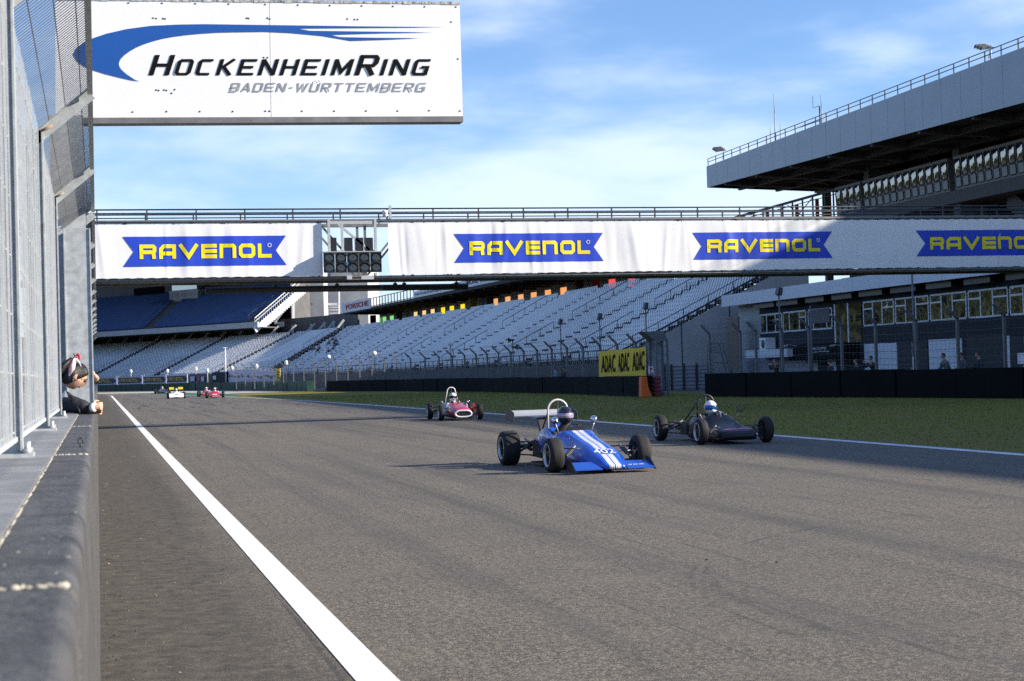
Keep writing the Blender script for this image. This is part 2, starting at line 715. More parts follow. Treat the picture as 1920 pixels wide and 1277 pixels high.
    L.new(bp.outputs[0], b.inputs['Normal'])
    return m


M_asphalt = asphalt_material()
M_grass = mat('grass', (0.12, 0.13, 0.018), 0.9, var=0.4, scale=.35, bump=0.6, bscale=14, spec=.1, var2=(.20, .155, .045), stretch=(1, .35, 1))
M_dirt = mat('earth', (0.10, 0.09, 0.075), 0.95, var=0.3, scale=.4)
M_line = mat('road_marking', (0.86, 0.86, 0.85), 0.6, var=0.05, scale=26, var2=(.66, .65, .62))
M_line_far = mat('road_marking_edge', (0.72, 0.73, 0.73), 0.6, var=0.1, scale=2, var2=(.5, .5, .5))


def sheet(name, poly, z, m, kind='structure'):
    mb = MB()
    mb.add([(x, y, z) for x, y in poly], [tuple(range(len(poly)))])
    o = mb.build(name, m)
    o['kind'] = kind
    return o


RIGHT = [(14.05, -12), (14.05, 24), (14.05, 56), (13.6, 86), (12.8, 115), (11.8, 137), (10.2, 158), (7, 190), (1, 225), (-9, 255), (-40, 290)]
gm = MB()
gm.box(-1500, 1500, -400, 2400, -2.0, -0.012)
gr = gm.build('ground', M_dirt)
gr['kind'] = 'structure'
sheet('grass_verge', [(13.5, -12), (40, -12), (40, 75), (33, 80), (33, 130), (28, 172), (17, 176), (10, 160), (11, 137), (12, 115), (13, 86)], -0.004, M_grass)
trk = RIGHT + [(-120, 330), (-120, 196), (-0.3, 196), (-0.3, -12)]
sheet('track', trk, 0.0, M_asphalt)


def ribbon(name, pts, w, z, m, kind='structure'):
    mb = MB()
    for q in stroke(pts, w):
        mb.add([(p.x, p.y, z) for p in q], [(0, 1, 2, 3)])
    o = mb.build(name, m, fix=True)
    o['kind'] = kind
    return o


ribbon('track_edge_line', [(x - .3, y) for x, y in RIGHT[:-1]], .28, .004, M_line_far)
ribbon('pit_line', [(1.29, 2), (1.30, 8), (1.31, 33), (1.38, 100), (1.48, 196), (1.2, 198.5), (-8, 199.5)], .205, .004, M_line)
M_green = mat('green_paint', (0.02, 0.13, 0.085), 0.7, var=0.25, scale=.8)
sheet('green_kerb_paint', [(10.4, 159), (12.6, 154), (13.5, 185), (9, 212), (2.5, 219), (7.4, 190)], 0.008, M_green)
M_gravel = mat('gravel', (0.42, 0.39, 0.33), 0.9, var=0.2, scale=2)
sheet('gravel_trap', [(13, 178), (21, 176), (19, 210), (14, 235), (3, 262), (-40, 300), (-40, 292), (-6, 254), (5, 224), (10, 212)], 0.012, M_gravel)

# loose grit, leaves and rubber crumbs lying along the foot of the pit wall
mb = MB()
rg = random.Random(3)
for i in range(420):
    y = 2.2 + 45 * rg.random() ** 1.8
    x = .02 + .95 * rg.random() ** 2.2
    r = rg.uniform(.003, .010) * (1 if rg.random() < .9 else 1.8)
    a = rg.random() * 6.28
    vs = []
    for k in range(5):
        t = a + k * 1.257
        vs.append((x + math.cos(t) * r * rg.uniform(.6, 1.2), y + math.sin(t) * r * rg.uniform(.6, 1.2), .002))
    vs.append((x, y, .002 + r * rg.uniform(.4, .9)))
    mb.add(vs, [(k, (k + 1) % 5, 5) for k in range(5)], 0 if rg.random() < .6 else 1)
M_grit = mat('grit', (.05, .045, .04), .9, var=.4, scale=30)
M_grit2 = mat('pale_grit', (.32, .28, .22), .9, var=.4, scale=30)
tag(mb.build('grit', [M_grit, M_grit2]), kind='stuff')
mb = MB()
for i in range(55):
    y = 6 + 34 * rg.random()
    x = 2 + 9 * rg.random()
    r = rg.uniform(.006, .016)
    a = rg.random() * 6.28
    vs = [(x + math.cos(a + k * 1.257) * r * rg.uniform(.5, 1.3), y + math.sin(a + k * 1.257) * r * 1.4, .003) for k in range(5)] + [(x, y, .003 + r * .6)]
    mb.add(vs, [(k, (k + 1) % 5, 5) for k in range(5)])
tag(mb.build('rubber_crumbs', M_grit), kind='stuff')

# short mown grass, thin blades in tufts over the verge
mb = MB()
for i in range(34000):
    t = rg.random()
    y = 18 + 112 * t ** 1.5
    x = 14.1 + (31 - 14.1) * rg.random()
    h = rg.uniform(.015, .045) * (1 + y / 150)
    a = rg.random() * 3.14
    w = .010 * (1 + y / 80)
    dx, dy = math.cos(a) * w, math.sin(a) * w
    lx, ly = rg.uniform(-.03, .03), rg.uniform(-.03, .03)
    mb.add([(x - dx, y - dy, -.005), (x + dx, y + dy, -.005), (x + lx, y + ly, h)], [(0, 1, 2)], 0 if rg.random() < .7 else 1)
M_blade = mat('grass_blade', (.16, .185, .03), .8, var=.25, scale=.6, spec=.2)
M_blade2 = mat('dry_blade', (.27, .22, .07), .8, var=.3, scale=.6, spec=.2)
tag(mb.build('grass_blades', [M_blade, M_blade2]), kind='stuff')


# ================================================================== PIT WALL
M_conc = mat('wall_concrete', (0.062, 0.062, 0.062), 0.62, var=0.55, scale=7, bump=.6, bscale=38)
M_sealer = mat('pale_sealant', (0.45, 0.42, 0.35), 0.8, var=0.5, scale=22)
M_plate = mat('zinc_plate', (0.24, 0.245, 0.245), 0.5, 0.2, var=0.3, scale=6)
WALL_Z = 1.25
wall = thing('pit_wall', (-.25, 8, 0), 'long grey concrete pit wall with rounded top edge beside the camera', 'wall')
rgw = random.Random(11)


def wall_profile(dx=0.0):
    P = [(-.02 + dx, .0), (-.024 + dx, .9), (-.03 + dx, 1.219)]
    for k in range(1, 7):
        t = k / 6 * math.pi / 2
        P.append((-.03 + dx - .024 * (1 - math.cos(t)), 1.219 + .030 * math.sin(t)))
    P += [(-.075, 1.249), (-.5, 1.249), (-.5, 0)]
    return P


joints = [-1.8] + [2.2 + 4.02 * k for k in range(0, 16)] + [190]
for i in range(len(joints) - 1):
    a, b = joints[i] + .012, joints[i + 1] - .012
    dx = rgw.uniform(-.003, .003)
    P = wall_profile(dx)
    mb = MB()
    n = len(P)
    ys = [a, a + .012, b - .012, b]
    rings = []
    for k, y in enumerate(ys):
        s = .010 if k in (0, 3) else 0
        rings.append([(x - s * (1 if x > -.3 else 0), y, z - (s if z > .5 else 0)) for x, z in P])
    mb.loft(rings, cap=True, smooth=False)
    o = mb.build('wall_block', M_conc, wall, fix=True)
    # crumbling sealant in the joint
    if i > 0 and b < 70:
        mb = MB()
        pts = [(-.04 - .112 * k / 30, joints[i] + rgw.uniform(-.004, .004), 1.2475) for k in range(31)]
        mb.tube(pts, [rgw.choice((.0012, .003, .005, .006, .0035)) for _ in pts], 6)
        mb.build('joint_sealant', M_sealer, o)
# white scuffs on top
mb = MB()
for k in range(45):
    y = 1.9 + 13 * rgw.random() ** 1.3
    x = -.045 - .10 * rgw.random()
    mb.ball((x, y, 1.2487), 1, 7, 4, (rgw.uniform(.0015, .005), rgw.uniform(.004, .022), .0005))
mb.build('scuff_marks', mat('pale_scuff', (.30, .29, .26), .8, var=.4, scale=60), wall)
# zinc cover plates on the back half of the top
for i in range(17):
    a, b = -1.7 + 3.25 * i + 1.2, -1.7 + 3.25 * (i + 1) + 1.195
    if a > 60:
        break
    mb = MB()
    mb.box(-.47, -.158, a, b, 1.252, 1.257)
    mb.box(-.162, -.158, a, b, 1.2495, 1.2525)
    mb.build('cover_plate', M_plate, wall)
    mb = MB()
    pts = [(-.1555 + rgw.uniform(-.0012, .0012), a + (b - a) * k / 60, 1.2487) for k in range(61)]
    mb.tube(pts, [rgw.choice((.0008, .0015, .0022, .003)) for _ in pts], 6)
    mb.build('edge_sealant', M_sealer, wall)
for y in (6.9, 15.0, 22.9):
    mb = MB()
    pts = [(-.07 + .010 * math.cos(t), y, 1.274 + .011 * math.sin(t)) for t in (2 * math.pi * k / 14 for k in range(14))]
    mb.tube(pts, .003, 6, closed=True)
    mb.tube([(-.07, y, 1.245), (-.07, y, 1.264)], .005, 8)
    mb.build('lifting_eye', M_darksteel, wall)


# ================================================================== CATCH FENCE ON THE PIT WALL
fence = thing('catch_fence', (-.3, 8, 1.25), 'galvanised mesh catch fence with inward leaning top on the pit wall', 'fence')
FX, BZ = -.272, 2.84
TIPX, TIPZ = -.012, 3.055


def mesh_panel(y0, y1, fine=True):
    mb = MB()
    w = .0028
    n = int((y1 - y0) / .05)
    rw_ = random.Random(int(y0 * 100))
    bow = rw_.uniform(-.006, .008)
    for k in range(n + 1):
        y = y0 + (y1 - y0) * k / n
        o_ = bow * math.sin(math.pi * k / n) + rw_.uniform(-.003, .003)
        o2_ = o_ + rw_.uniform(-.003, .003)
        mb.bar((FX + o_, y, 1.315), (FX + o2_, y, BZ), w, w, up=(0, 1, 0))
    z = 1.34
    while z < BZ:
        mb.box(FX - .0095, FX - .0045, y0, y1, z - .0025, z + .0025)
        z += .2
    mb.bar((FX, y0, 1.318), (FX, y1, 1.318), .012, .016)
    return mb.build('mesh_panel', M_galv_wire, fence)


def top_panel(y0, y1):
    mb = MB()
    a, b = Vector((FX, 0, BZ)), Vector((TIPX, 0, TIPZ))
    n = int((y1 - y0) / .05)
    for k in range(n + 1):
        y = Vector((0, y0 + (y1 - y0) * k / n, 0))
        mb.bar(a + y, b + y, .0036, mi=0)
    for t in (.22, .55, .86):
        p = a.lerp(b, t) + Vector((-.003, 0, .006))
        mb.bar(p + Vector((0, y0, 0)), p + Vector((0, y1, 0)), .0045)
    o = mb.build('top_mesh', M_steel, fence)
    mb = MB()
    mb.box(TIPX - .006, TIPX + .022, y0 + .03, y1 - .03, TIPZ - .03, TIPZ - .025)
    mb.box(TIPX + .017, TIPX + .022, y0 + .03, y1 - .03, TIPZ - .0255, TIPZ + .03)
    mb.build('edge_rail', M_galv, o)
    return o


def fence_post(y, z0=1.257):
    mb = MB()
    # rolled H section
    mb.box(-.352, -.344, y - .035, y + .035, z0, BZ)
    mb.box(-.258, -.25, y - .035, y + .035, z0, BZ)
    mb.box(-.344, -.258, y - .004, y + .004, z0, BZ)
    o = mb.build('post', M_galv, fence)
    mb = MB()
    a, b = Vector((-.31, y, BZ - .03)), Vector((TIPX - .004, y, TIPZ))
    mb.bar(a, b, .06, .008)
    d = (b - a).normalized()
    nrm = Vector((-d.z, 0, d.x))
    mb.bar(a - nrm * .03, b - nrm * .03, .008, .055)
    mb.build('arm', M_galv, o)
    mb = MB()
    mb.tube([(-.262, y - .034, BZ - .012), (-.20, y - .034, BZ + .02)], [.007, .010], 8)
    mb.build('rust_patch', M_rust, o)
    mb = MB()
    mb.box(-.41, -.215, y - .075, y + .075, z0 - .0, z0 + .012)
    mb.build('base_plate', M_galv, o)
    for dx, dy in ((-.235, -.052), (-.235, .052)):
        mb = MB()
        mb.tube([(dx, y + dy, z0 + .01), (dx, y + dy, z0 + .05)], .008, 8)
        mb.tube([(dx, y + dy, z0 + .012), (dx, y + dy, z0 + .028)], .016, 6)
        mb.build('anchor_bolt', M_alu, o)


posts_y = [-.5, 2.75, 6.0, 9.25, 12.5]
for y in posts_y:
    fence_post(y)
for i in range(4):
    mesh_panel(posts_y[i] + .02, posts_y[i + 1] - .02)
    top_panel(posts_y[i], posts_y[i + 1])
mesh_panel(12.52, 13.42)
top_panel(12.5, 15.6)
yy = 15.9
while yy < 60:
    fence_post(yy)
    if yy < 56:
        mesh_panel(yy + .02, yy + 3.23, fine=False)
        top_panel(yy, yy + 3.25)
    yy += 3.25

# ================================================================== SIGN MAST AND TRACK SIGN
SY = 15.5
mast = thing('sign_mast', (-.22, SY - .3, 1.25), 'thick galvanised box column carrying the white circuit sign above the wall', 'column')
mb = MB()
z_m = on_plane(150, 428, y=SY - .62).z
x_m = on_plane(175.5, 700, y=SY - .63).x
mb.box(-.245, x_m - .01, SY - .62, SY - .2, 1.258, z_m)
mb.box(x_m - .01, x_m, SY - .63, SY - .19, 1.258, z_m)
mb.box(-.255, -.245, SY - .63, SY - .19, 1.258, z_m)
mb.build('column', M_galv, mast)
mb = MB()
zt = on_plane(140, 212, y=SY).z
mb.box(-.36, -.07, SY - .19, SY - .02, 1.258, zt - .05)
mb.build('upper_column', M_galv, mast)
mb = MB()
mb.box(-.30, -.02, SY - .68, SY - .14, 1.2575, 1.275)
mb.build('base_plate', M_galv, mast)
mb = MB()
for z in (2.95,):
    mb.box(-.35, -.06, SY - .02, SY - .002, z - .05, z + .05)
mb.build('bracket', M_steel, mast)


def s_pt(px, py, off=0.0):
    p = on_plane(px, py, y=SY)
    return Vector((p.x, p.y - off, p.z))


sign = thing('track_sign', s_pt(500, 220) + Vector((0, .08, 0)), 'big white rectangular circuit name sign with blue swoosh high at left', 'sign')
c4 = [s_pt(104, 221), s_pt(868, 218), s_pt(862, 8.5), s_pt(104, .5)]
mb = MB()
mid_b, mid_t = c4[0].lerp(c4[1], .515), c4[3].lerp(c4[2], .515)
g = Vector((.002, 0, 0))
dep = Vector((0, .14, 0))
for q in ([c4[0], mid_b - g, mid_t - g, c4[3]], [mid_b + g, c4[1], c4[2], mid_t + g]):
    mb.prism(q, dep)
M_signwhite = mat('sign_white', (0.83, 0.84, 0.85), 0.38, var=0.035, scale=1.2)
mb.build('panel', M_signwhite, sign, fix=True)
mb = MB()
mb.bar(c4[0] + Vector((0, .075, -.028)), c4[1] + Vector((.0, .075, -.028)), .17, .05)
mb.build('bottom_rail', M_steel, sign)
mb = MB()
tl, tr = c4[3] + Vector((0, .06, .012)), c4[2] + Vector((0, .06, .012))
for k in range(40):
    a, b = tl.lerp(tr, k / 40 + .002), tl.lerp(tr, (k + 1) / 40)
    mb.bar(a, b, .13, rgw.uniform(.018, .03))
mb.build('top_rail', mat('dirty_white_paint', (.6, .6, .57), .7, var=.3, scale=24, var2=(.05, .05, .045)), sign)
M_logo_blue = mat('logo_blue', (0.008, 0.085, 0.36), 0.4, var=.05)
sw = [(35, 187), (100, 165), (200, 142), (320, 126), (450, 120), (580, 118), (870, 122), (1100, 125), (1300, 128), (1500, 130), (1755, 132),
      (1600, 134), (1030, 139), (1090, 150), (1300, 153), (1695, 158), (1450, 162), (1190, 170), (1240, 181), (1400, 184), (1630, 186), (1450, 194), (1290, 199),
      (1240, 190), (1150, 175), (1000, 161), (870, 155), (720, 157), (640, 159), (560, 164), (490, 171), (430, 179), (375, 189), (330, 201), (285, 216), (250, 231), (215, 251), (190, 269),
      (170, 290), (163, 308), (165, 322), (174, 338), (200, 361), (240, 388), (268, 397), (220, 390), (180, 381), (100, 361), (35, 341), (0, 326), (-40, 298), (-58, 265), (-40, 230), (0, 204)]
mb = MB()
mb.add([s_pt(x / 2.595 + 160, y / 2.595, .004) for x, y in sw], [tuple(range(len(sw)))])
mb.build('swoosh', M_logo_blue, sign)
M_ink = mat('black_lettering', (.006, .0065, .008), .7, var=.1, spec=.1)
M_grey_ink = mat('grey_lettering', (.30, .31, .32), .4, var=.05)


def sign_word(word, x0, x1, yb, yt, t, W, gap, m, caps=None, name='lettering', Wmap=None):
    h = yb - yt
    gl, wid = letter_quads(word, 1.0, t, W, gap, caps, .3, Wmap, kv=1.5)
    xs = [p.x for g_ in gl for q in g_ for p in q]
    ax, bx = min(xs), max(xs)
    k = (x1 - x0) / (bx - ax)
    mb_ = MB()
    quads_to(mb_, gl, lambda u, v, off: s_pt((x0 + (u - ax) * k) / 2.595 + 160, (yb - v * h) / 2.595, off), .004, .0006)
    mb_.build(name, m, sign)


sign_word('HOCKENHEIMRING', 307, 1682, 367, 288, .235, .95, .27, M_ink, caps=(0, 10), Wmap={'I': .27, 'M': 1.12, 'N': 1.0})
sign_word('BADEN-WÜRTTEMBERG', 700, 1660, 447, 404, .19, .98, .27, M_grey_ink, Wmap={'-': .55, 'W': 1.25, 'M': 1.15})
mb = MB()
for x, y in [(210, 15), (373, 16), (535, 18), (697, 20), (875, 22), (1034, 25), (1190, 27), (1345, 29), (1497, 31), (1651, 33), (1803, 34),
             (230, 545), (395, 543), (557, 543), (717, 543), (876, 541), (896, 541), (1054, 541), (1211, 541), (1366, 540), (1519, 540), (1673, 538), (1823, 540), (1813, 287),
             (868, 280), (886, 281), (330, 88), (345, 90), (378, 90), (388, 92), (786, 88), (795, 90), (886, 88), (897, 92), (1275, 92), (1310, 95), (1325, 95), (345, 438), (357, 440), (383, 438), (395, 440), (435, 436), (420, 454), (1780, 107)]:
    p = s_pt(x / 2.595 + 160, y / 2.595, 0)
    mb.lathe([(0, .0001), (-.004, .006), (0, .0085)], p, 'y', 8)
mb.build('bolts', M_darksteel, sign)

# ================================================================== FOOTBRIDGE
BY = 53.5
zb = on_plane(1000, 513.5, y=BY).z          # lower banner edge
ztp = on_plane(1000, 415.5, y=BY).z         # upper banner edge
zr = on_plane(1000, 389, y=BY).z            # hand rail
bridge = thing('footbridge', (20, BY + 1.3, zb - .2), 'steel footbridge with handrail spanning the track', 'bridge')
bx0, bx1 = -7.0, 46.0
mb = MB()
for y in (BY + .12, BY + 1.75):
    mb.box(bx0, bx1, y, y + .16, zb - .10, zb + .02)
    mb.box(bx0, bx1, y, y + .14, ztp + .02, ztp + .13)
mb.build('main_beam', M_steel, bridge)
mb = MB()
mb.box(bx0, bx1, BY + .281, BY + 1.749, zb - .05, zb - .01)
mb.build('deck', M_darksteel, bridge)
mb = MB()
for y in (BY + .2, BY + 1.82):
    x = bx0 + .4
    i = 0
    while x < bx1:
        mb.bar((x, y, zb + .02), (x, y, ztp + .02), .075)
        if x + 1.5 < bx1:
            a, b = ((x + .05, y + .001, ztp), (x + 1.45, y + .001, zb + .05)) if i % 2 else ((x + .05, y + .001, zb + .05), (x + 1.45, y + .001, ztp))
            mb.bar(a, b, .06)
        x += 1.5
        i += 1
mb.build('lattice', M_steel, bridge)
mb = MB()
for y in (BY + .2, BY + 1.82):
    mb.tube([(bx0, y, zr), (bx1, y, zr)], .024, 8)
    mb.tube([(bx0, y, (zr + ztp) / 2 + .12), (bx1, y, (zr + ztp) / 2 + .12)], .018, 8)
    x = on_plane(180.5, 391, y=BY + .2).x - 4.5
    while x < bx1:
        mb.box(x - .022, x + .022, y - .02, y + .02, ztp + .13, zr - .01)
        x += 1.505
mb.build('handrail', M_darksteel, bridge)
mb = MB()
x = bx0
while x < bx1:
    mb.bar((x, BY + .282, zb - .055), (x, BY + 1.748, zb - .055), .07, .06)
    x += 1.5
mb.build('cross_beam', M_darksteel, bridge)
mb = MB()
for x in (-6.6, 45.4):
    for y in (BY + .2, BY + 1.83):
        mb.box(x - .2, x + .2, y - .08, y + .08, -.01, zb - .102)
mb.build('pillar', M_steel, bridge)
mb = MB()     # thin scaffold tube that carries the banner's lower edge
for z in (zb - .05, ztp + .05):
    mb.tube([(bx0, BY - .02, z), (bx1, BY - .02, z)], .024, 8)
x = bx0
while x < bx1:
    mb.bar((x, BY - .02, zb - .05), (x, BY + .12, zb - .07), .03)
    mb.bar((x, BY - .02, ztp + .05), (x, BY + .12, ztp + .07), .05)
    x += 2.0
mb.build('banner_rail', M_steel, bridge)

M_cloth = mat('banner_cloth', (0.84, 0.84, 0.84), 0.55, var=0.03, scale=2)
M_ban_blue = mat('banner_blue', (0.015, 0.06, 0.55), 0.5, var=0.04)
M_ban_yel = mat('banner_yellow', (0.93, 0.76, 0.0), 0.5, var=0.04)
rb = random.Random(5)
FOLDS = []
x = -7.0
while x < 34:
    FOLDS.append((x, rb.uniform(.03, .16), rb.uniform(-.03, .045), rb.uniform(.0, 1.0), rb.uniform(-.5, .5)))
    x += rb.uniform(.12, .62)


def cloth_off(x, z):
    v = (z - zb) / (ztp - zb)
    o = .012 * math.sin(x * 1.9) + .008 * math.sin(x * 4.3 + 1.2 + v)
    for fx, fw, fa, fv, ft in FOLDS:
        d = (x - fx - ft * (v - .5) * .5) / fw
        if abs(d) < 3:
            o += fa * .6 * math.exp(-d * d) * (.35 + .65 * max(0, 1 - abs(v - fv) * 1.1))
    # pulled tight at the edges
    return o * (.25 + .75 * min(1, 4 * v * (1 - v) + .15))


def banner(name, x0, x1, marks, label):
    root = thing(name, ((x0 + x1) / 2, BY - .05, zb), label, 'banner')
    mb_ = MB()
    nx, nz = int((x1 - x0) / .05), 12
    vs = []
    for j in range(nz + 1):
        for i in range(nx + 1):
            x_ = x0 + (x1 - x0) * i / nx
            z_ = zb + .02 + (ztp - zb - .03) * j / nz
            sc = .018 * abs(math.sin(x_ * 6.28 / .75)) if j in (0, nz) else 0
            vs.append((x_, BY - .06 - cloth_off(x_, z_), z_ + (sc if j == 0 else -sc)))
    mb_.add(vs, [(j * (nx + 1) + i, j * (nx + 1) + i + 1, (j + 1) * (nx + 1) + i + 1, (j + 1) * (nx + 1) + i) for j in range(nz) for i in range(nx)], smooth=True)
    mb_.build('cloth', M_cloth, root)
    mb_ = MB()
    x_ = x0 + .05
    while x_ < x1:
        mb_.bar((x_, BY - .063, ztp - .02), (x_ + .02, BY - .03, ztp + .05), .012)
        mb_.bar((x_, BY - .063, zb + .03), (x_ + .03, BY - .03, zb - .05), .012)
        x_ += .375
    mb_.build('lashing', M_darksteel, root)
    for mx0, mx1, mz0, mz1 in marks:
        W = mx1 - mx0
        mb_ = MB()
        n = 60
        vs = []
        for i in range(n + 1):
            for j in range(9):
                v = j / 8
                notch = .065 * W * (1 - abs(2 * v - 1))
                xa, xb = mx0 + notch, mx1 - notch
                x_ = xa + (xb - xa) * i / n
                z_ = mz0 + (mz1 - mz0) * v
                vs.append((x_, BY - .06 - cloth_off(x_, z_) - .010, z_))
        mb_.add(vs, [(i * 9 + j, (i + 1) * 9 + j, (i + 1) * 9 + j + 1, i * 9 + j + 1) for i in range(n) for j in range(8)], smooth=True)
        fl = mb_.build('blue_ribbon', M_ban_blue, root)
        gl, wd = letter_quads('ravenol', 1.0, .26, 1.2, .20, Wmap={'v': 1.42, 'e': 1.12, 'l': 1.0})
        lx0, lx1 = mx0 + .10 * W, mx0 + .908 * W
        lz0, lz1 = mz0 + (mz1 - mz0) * .255, mz0 + (mz1 - mz0) * .735
        mb_ = MB()
        quads_to(mb_, gl, lambda u, w, off: (lx0 + u / wd * (lx1 - lx0), BY - .06 - cloth_off(lx0 + u / wd * (lx1 - lx0), lz0 + w * (lz1 - lz0)) - off, lz0 + w * (lz1 - lz0)), .020, .0012, cuts=10)
        rx, rz = mx0 + .897 * W, mz0 + (mz1 - mz0) * .68
        rr = .055
        ringq = stroke([(rx + rr * math.cos(t), rz + rr * math.sin(t)) for t in (2 * math.pi * k / 12 for k in range(12))], .018, True)
        for q in ringq:
            mb_.add([(p.x, BY - .06 - cloth_off(p.x, p.y) - .022, p.y) for p in q], [(0, 1, 2, 3)], 1)
        mb_.build('lettering', [M_ban_yel, M_cloth], fl)
    return root


def bmark(pa, pb):
    a, b = on_plane(*pa, y=BY), on_plane(*pb, y=BY)
    return (a.x, b.x, b.z, a.z)


bx_l0, bx_l1 = on_plane(170, 470, y=BY).x, on_plane(604, 470, y=BY).x
bx_r0 = on_plane(728, 470, y=BY).x
m1 = bmark((229.5, 444.5), (537, 497))
m2 = bmark((850, 439), (1131, 489.5))
m3 = bmark((1297, 436.5), (1560, 484))
w3 = m3[1] - m3[0]
m4 = bmark((1714.5, 432.5), (1975, 478))
banner('bridge_banner', bx_l0, bx_l1, [m1], 'shorter white cloth banner with one blue ribbon emblem, left of the start lights')
banner('bridge_banner', bx_r0, 33.5, [m2, m3, m4], 'long white cloth banner with blue ribbon emblems, right of the start lights')

# ------------------------------------------------------------------ start lights in their frame
GY = BY - .42
def g_pt(px, py, y=GY):
    return on_plane(px, py, y=y)


a, b = g_pt(608, 511), g_pt(717, 472)
lights = thing('start_lights', (a.x / 2 + b.x / 2, GY, a.z), 'black ten lamp start light panel hanging in a steel frame on the footbridge', 'start lights')
pw = (b.x - a.x) / 5
mb = MB()
for k in range(5):
    mb.box(a.x + k * pw + .008, a.x + (k + 1) * pw - .03, GY + .02, GY + .2, a.z, b.z)
lp = mb.build('lamp_housing', M_black, lights)
M_lens = mat('dark_lens', (.10, .105, .105), .18, var=.25, scale=4, spec=.9)
hh = (b.z - a.z) / 2
for k in range(5):
    for r in range(2):
        c = Vector((a.x + (k + .47) * pw, GY, a.z + hh * (r + .47)))
        R = pw * .37
        mb = MB()
        mb.lathe([(.02, .0001), (.012, R * .7), (.018, R)], c, 'y', 22)
        o = mb.build('lamp', M_lens, lights)
        mb = MB()
        arc = [(c.x + R * 1.10 * math.cos(t), c.z + R * 1.10 * math.sin(t)) for t in [math.radians(-20 + 220 * q / 16) for q in range(17)]]
        vs = []
        for i, (x_, z_) in enumerate(arc):
            L = .17 * math.sin(math.radians(8 + 164 * i / 16))
            vs += [(x_, GY + .019, z_), (x_, GY - L, z_ - .02)]
        mb.add(vs, [(2 * i, 2 * i + 2, 2 * i + 3, 2 * i + 1) for i in range(16)], smooth=True)
        mb.tube([(c.x + R * 1.12 * math.cos(t), GY + .012, c.z + R * 1.12 * math.sin(t)) for t in (2 * math.pi * q / 20 for q in range(20))], .014, 6, closed=True)
        mb.build('visor', M_black, o)
mb = MB()
fy = GY + .24
tl, tr = g_pt(616, 414, fy), g_pt(703, 412.5, fy)
for x_ in (tl.x, tr.x):
    mb.box(x_ - .04, x_ + .04, fy - .04, fy + .04, b.z + .0, tl.z + .06)
    mb.bar((x_, fy + .041, tl.z - .05), (x_, BY + .12, tl.z - .05), .07)
    mb.bar((x_, fy + .1, a.z - .05), (x_, BY + .12, a.z - .05), .07)
mb.bar((tl.x + .04, fy + .01, tl.z - .06), (tr.x - .04, fy + .01, tl.z - .06), .06, .10)
mb.bar((tl.x + .04, fy + .01, b.z + .05), (tr.x - .04, fy + .01, b.z + .05), .05, .06)
mb.bar((tl.x + .3, fy + .015, tl.z - .11), (tr.x - .2, fy + .015, b.z + .08), .07)
mb.bar((tl.x + .42, fy + .012, tl.z - .11), (tl.x + .42, fy + .012, b.z + .08), .07)
mb.box(a.x, b.x, GY + .05, fy + .04, b.z + .004, b.z + .03)
mb.build('frame', M_galv, lights)
for px_ in (622, 652, 672, 690):
    p = g_pt(px_, 455, BY + .05)
    mb = MB()
    mb.box(p.x - .13, p.x + .12, BY - .2, BY + .02, p.z - .32, p.z + .14)
    mb.build('rear_lamp_box', M_black, lights)
mb = MB()
p = g_pt(651.5, 497)
mb.box(p.x - .02, p.x + .02, GY + .0, GY + .03, p.z - .11, p.z + .08)
mb.build('blue_strap', mat('blue_strap', (.03, .2, .5), .5), lights)
for px_, w_ in ((656, .08), (690, .2)):
    p = g_pt(px_, 520)
    mb = MB()
    mb.box(p.x - w_, p.x + w_, GY + .06, GY + .2, p.z - .06, p.z + .06)
    mb.build('junction_box', M_alu, lights)

p = on_plane(722, 406, y=BY + .1)
camr = thing('surveillance_camera', p, 'small white dome camera on the bridge handrail above the start lights', 'camera')
mb = MB()
q = on_plane(722, 400, y=BY + .1)
mb.lathe([(-.13, .001), (-.12, .05), (-.06, .085), (0, .085), (.01, .1), (.07, .095), (.10, .05), (.11, .001)], q, 'z', 16)
mb.build('dome', M_white, camr)
mb = MB()
mb.box(q.x + .13, q.x + .2, BY + .08, BY + .15, ztp + .13, q.z + .25)
mb.bar((q.x + .13, BY + .1, q.z + .07), (q.x + .02, BY + .1, q.z + .07), .03)
mb.build('bracket', M_galv, camr)

# ------------------------------------------------------------------ dark pipe slung below the deck
pa, pb_ = on_plane(385, 545, y=BY + 2.0), on_plane(877, 537, y=BY + 2.0)
pipe = thing('cable_pipe', pa.lerp(pb_, .5), 'dark round pipe slung below the footbridge over the track', 'pipe')
mb = MB()
zc = (pa.z + pb_.z) / 2
mb.tube([(pa.x, BY + 2.0, zc), (pb_.x, BY + 2.0, zc)], .105, 14)
mb.build('pipe', M_darksteel, pipe)
for px_ in (516, 632, 741, 758, 856):
    x_ = on_plane(px_, 540, y=BY + 2.0).x
    mb = MB()
    mb.bar((x_, BY + 2.0, zc + .1), (x_, BY + 2.0, zb - .04), .045)
    mb.box(x_ - .06, x_ + .06, BY + 1.94, BY + 2.06, zc + .09, zc + .15)
    mb.build('hanger', M_darksteel, pipe)

# ================================================================== GRANDSTANDS
M_terrace = mat('terrace_concrete', (0.07, 0.07, 0.07), 0.85, var=0.2, scale=.6)
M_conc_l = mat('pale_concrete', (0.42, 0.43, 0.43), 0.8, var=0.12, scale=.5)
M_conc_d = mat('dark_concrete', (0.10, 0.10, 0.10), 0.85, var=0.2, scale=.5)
M_seat = mat('grey_seat', (0.62, 0.64, 0.66), 0.4, var=0.12, scale=.35)
M_seat_blue = mat('blue_seat', (0.018, 0.06, 0.19), 0.4, var=0.25, scale=.35)
M_roofdark = mat('roof_underside', (0.03, 0.029, 0.028), 0.8, var=0.3, scale=.4)


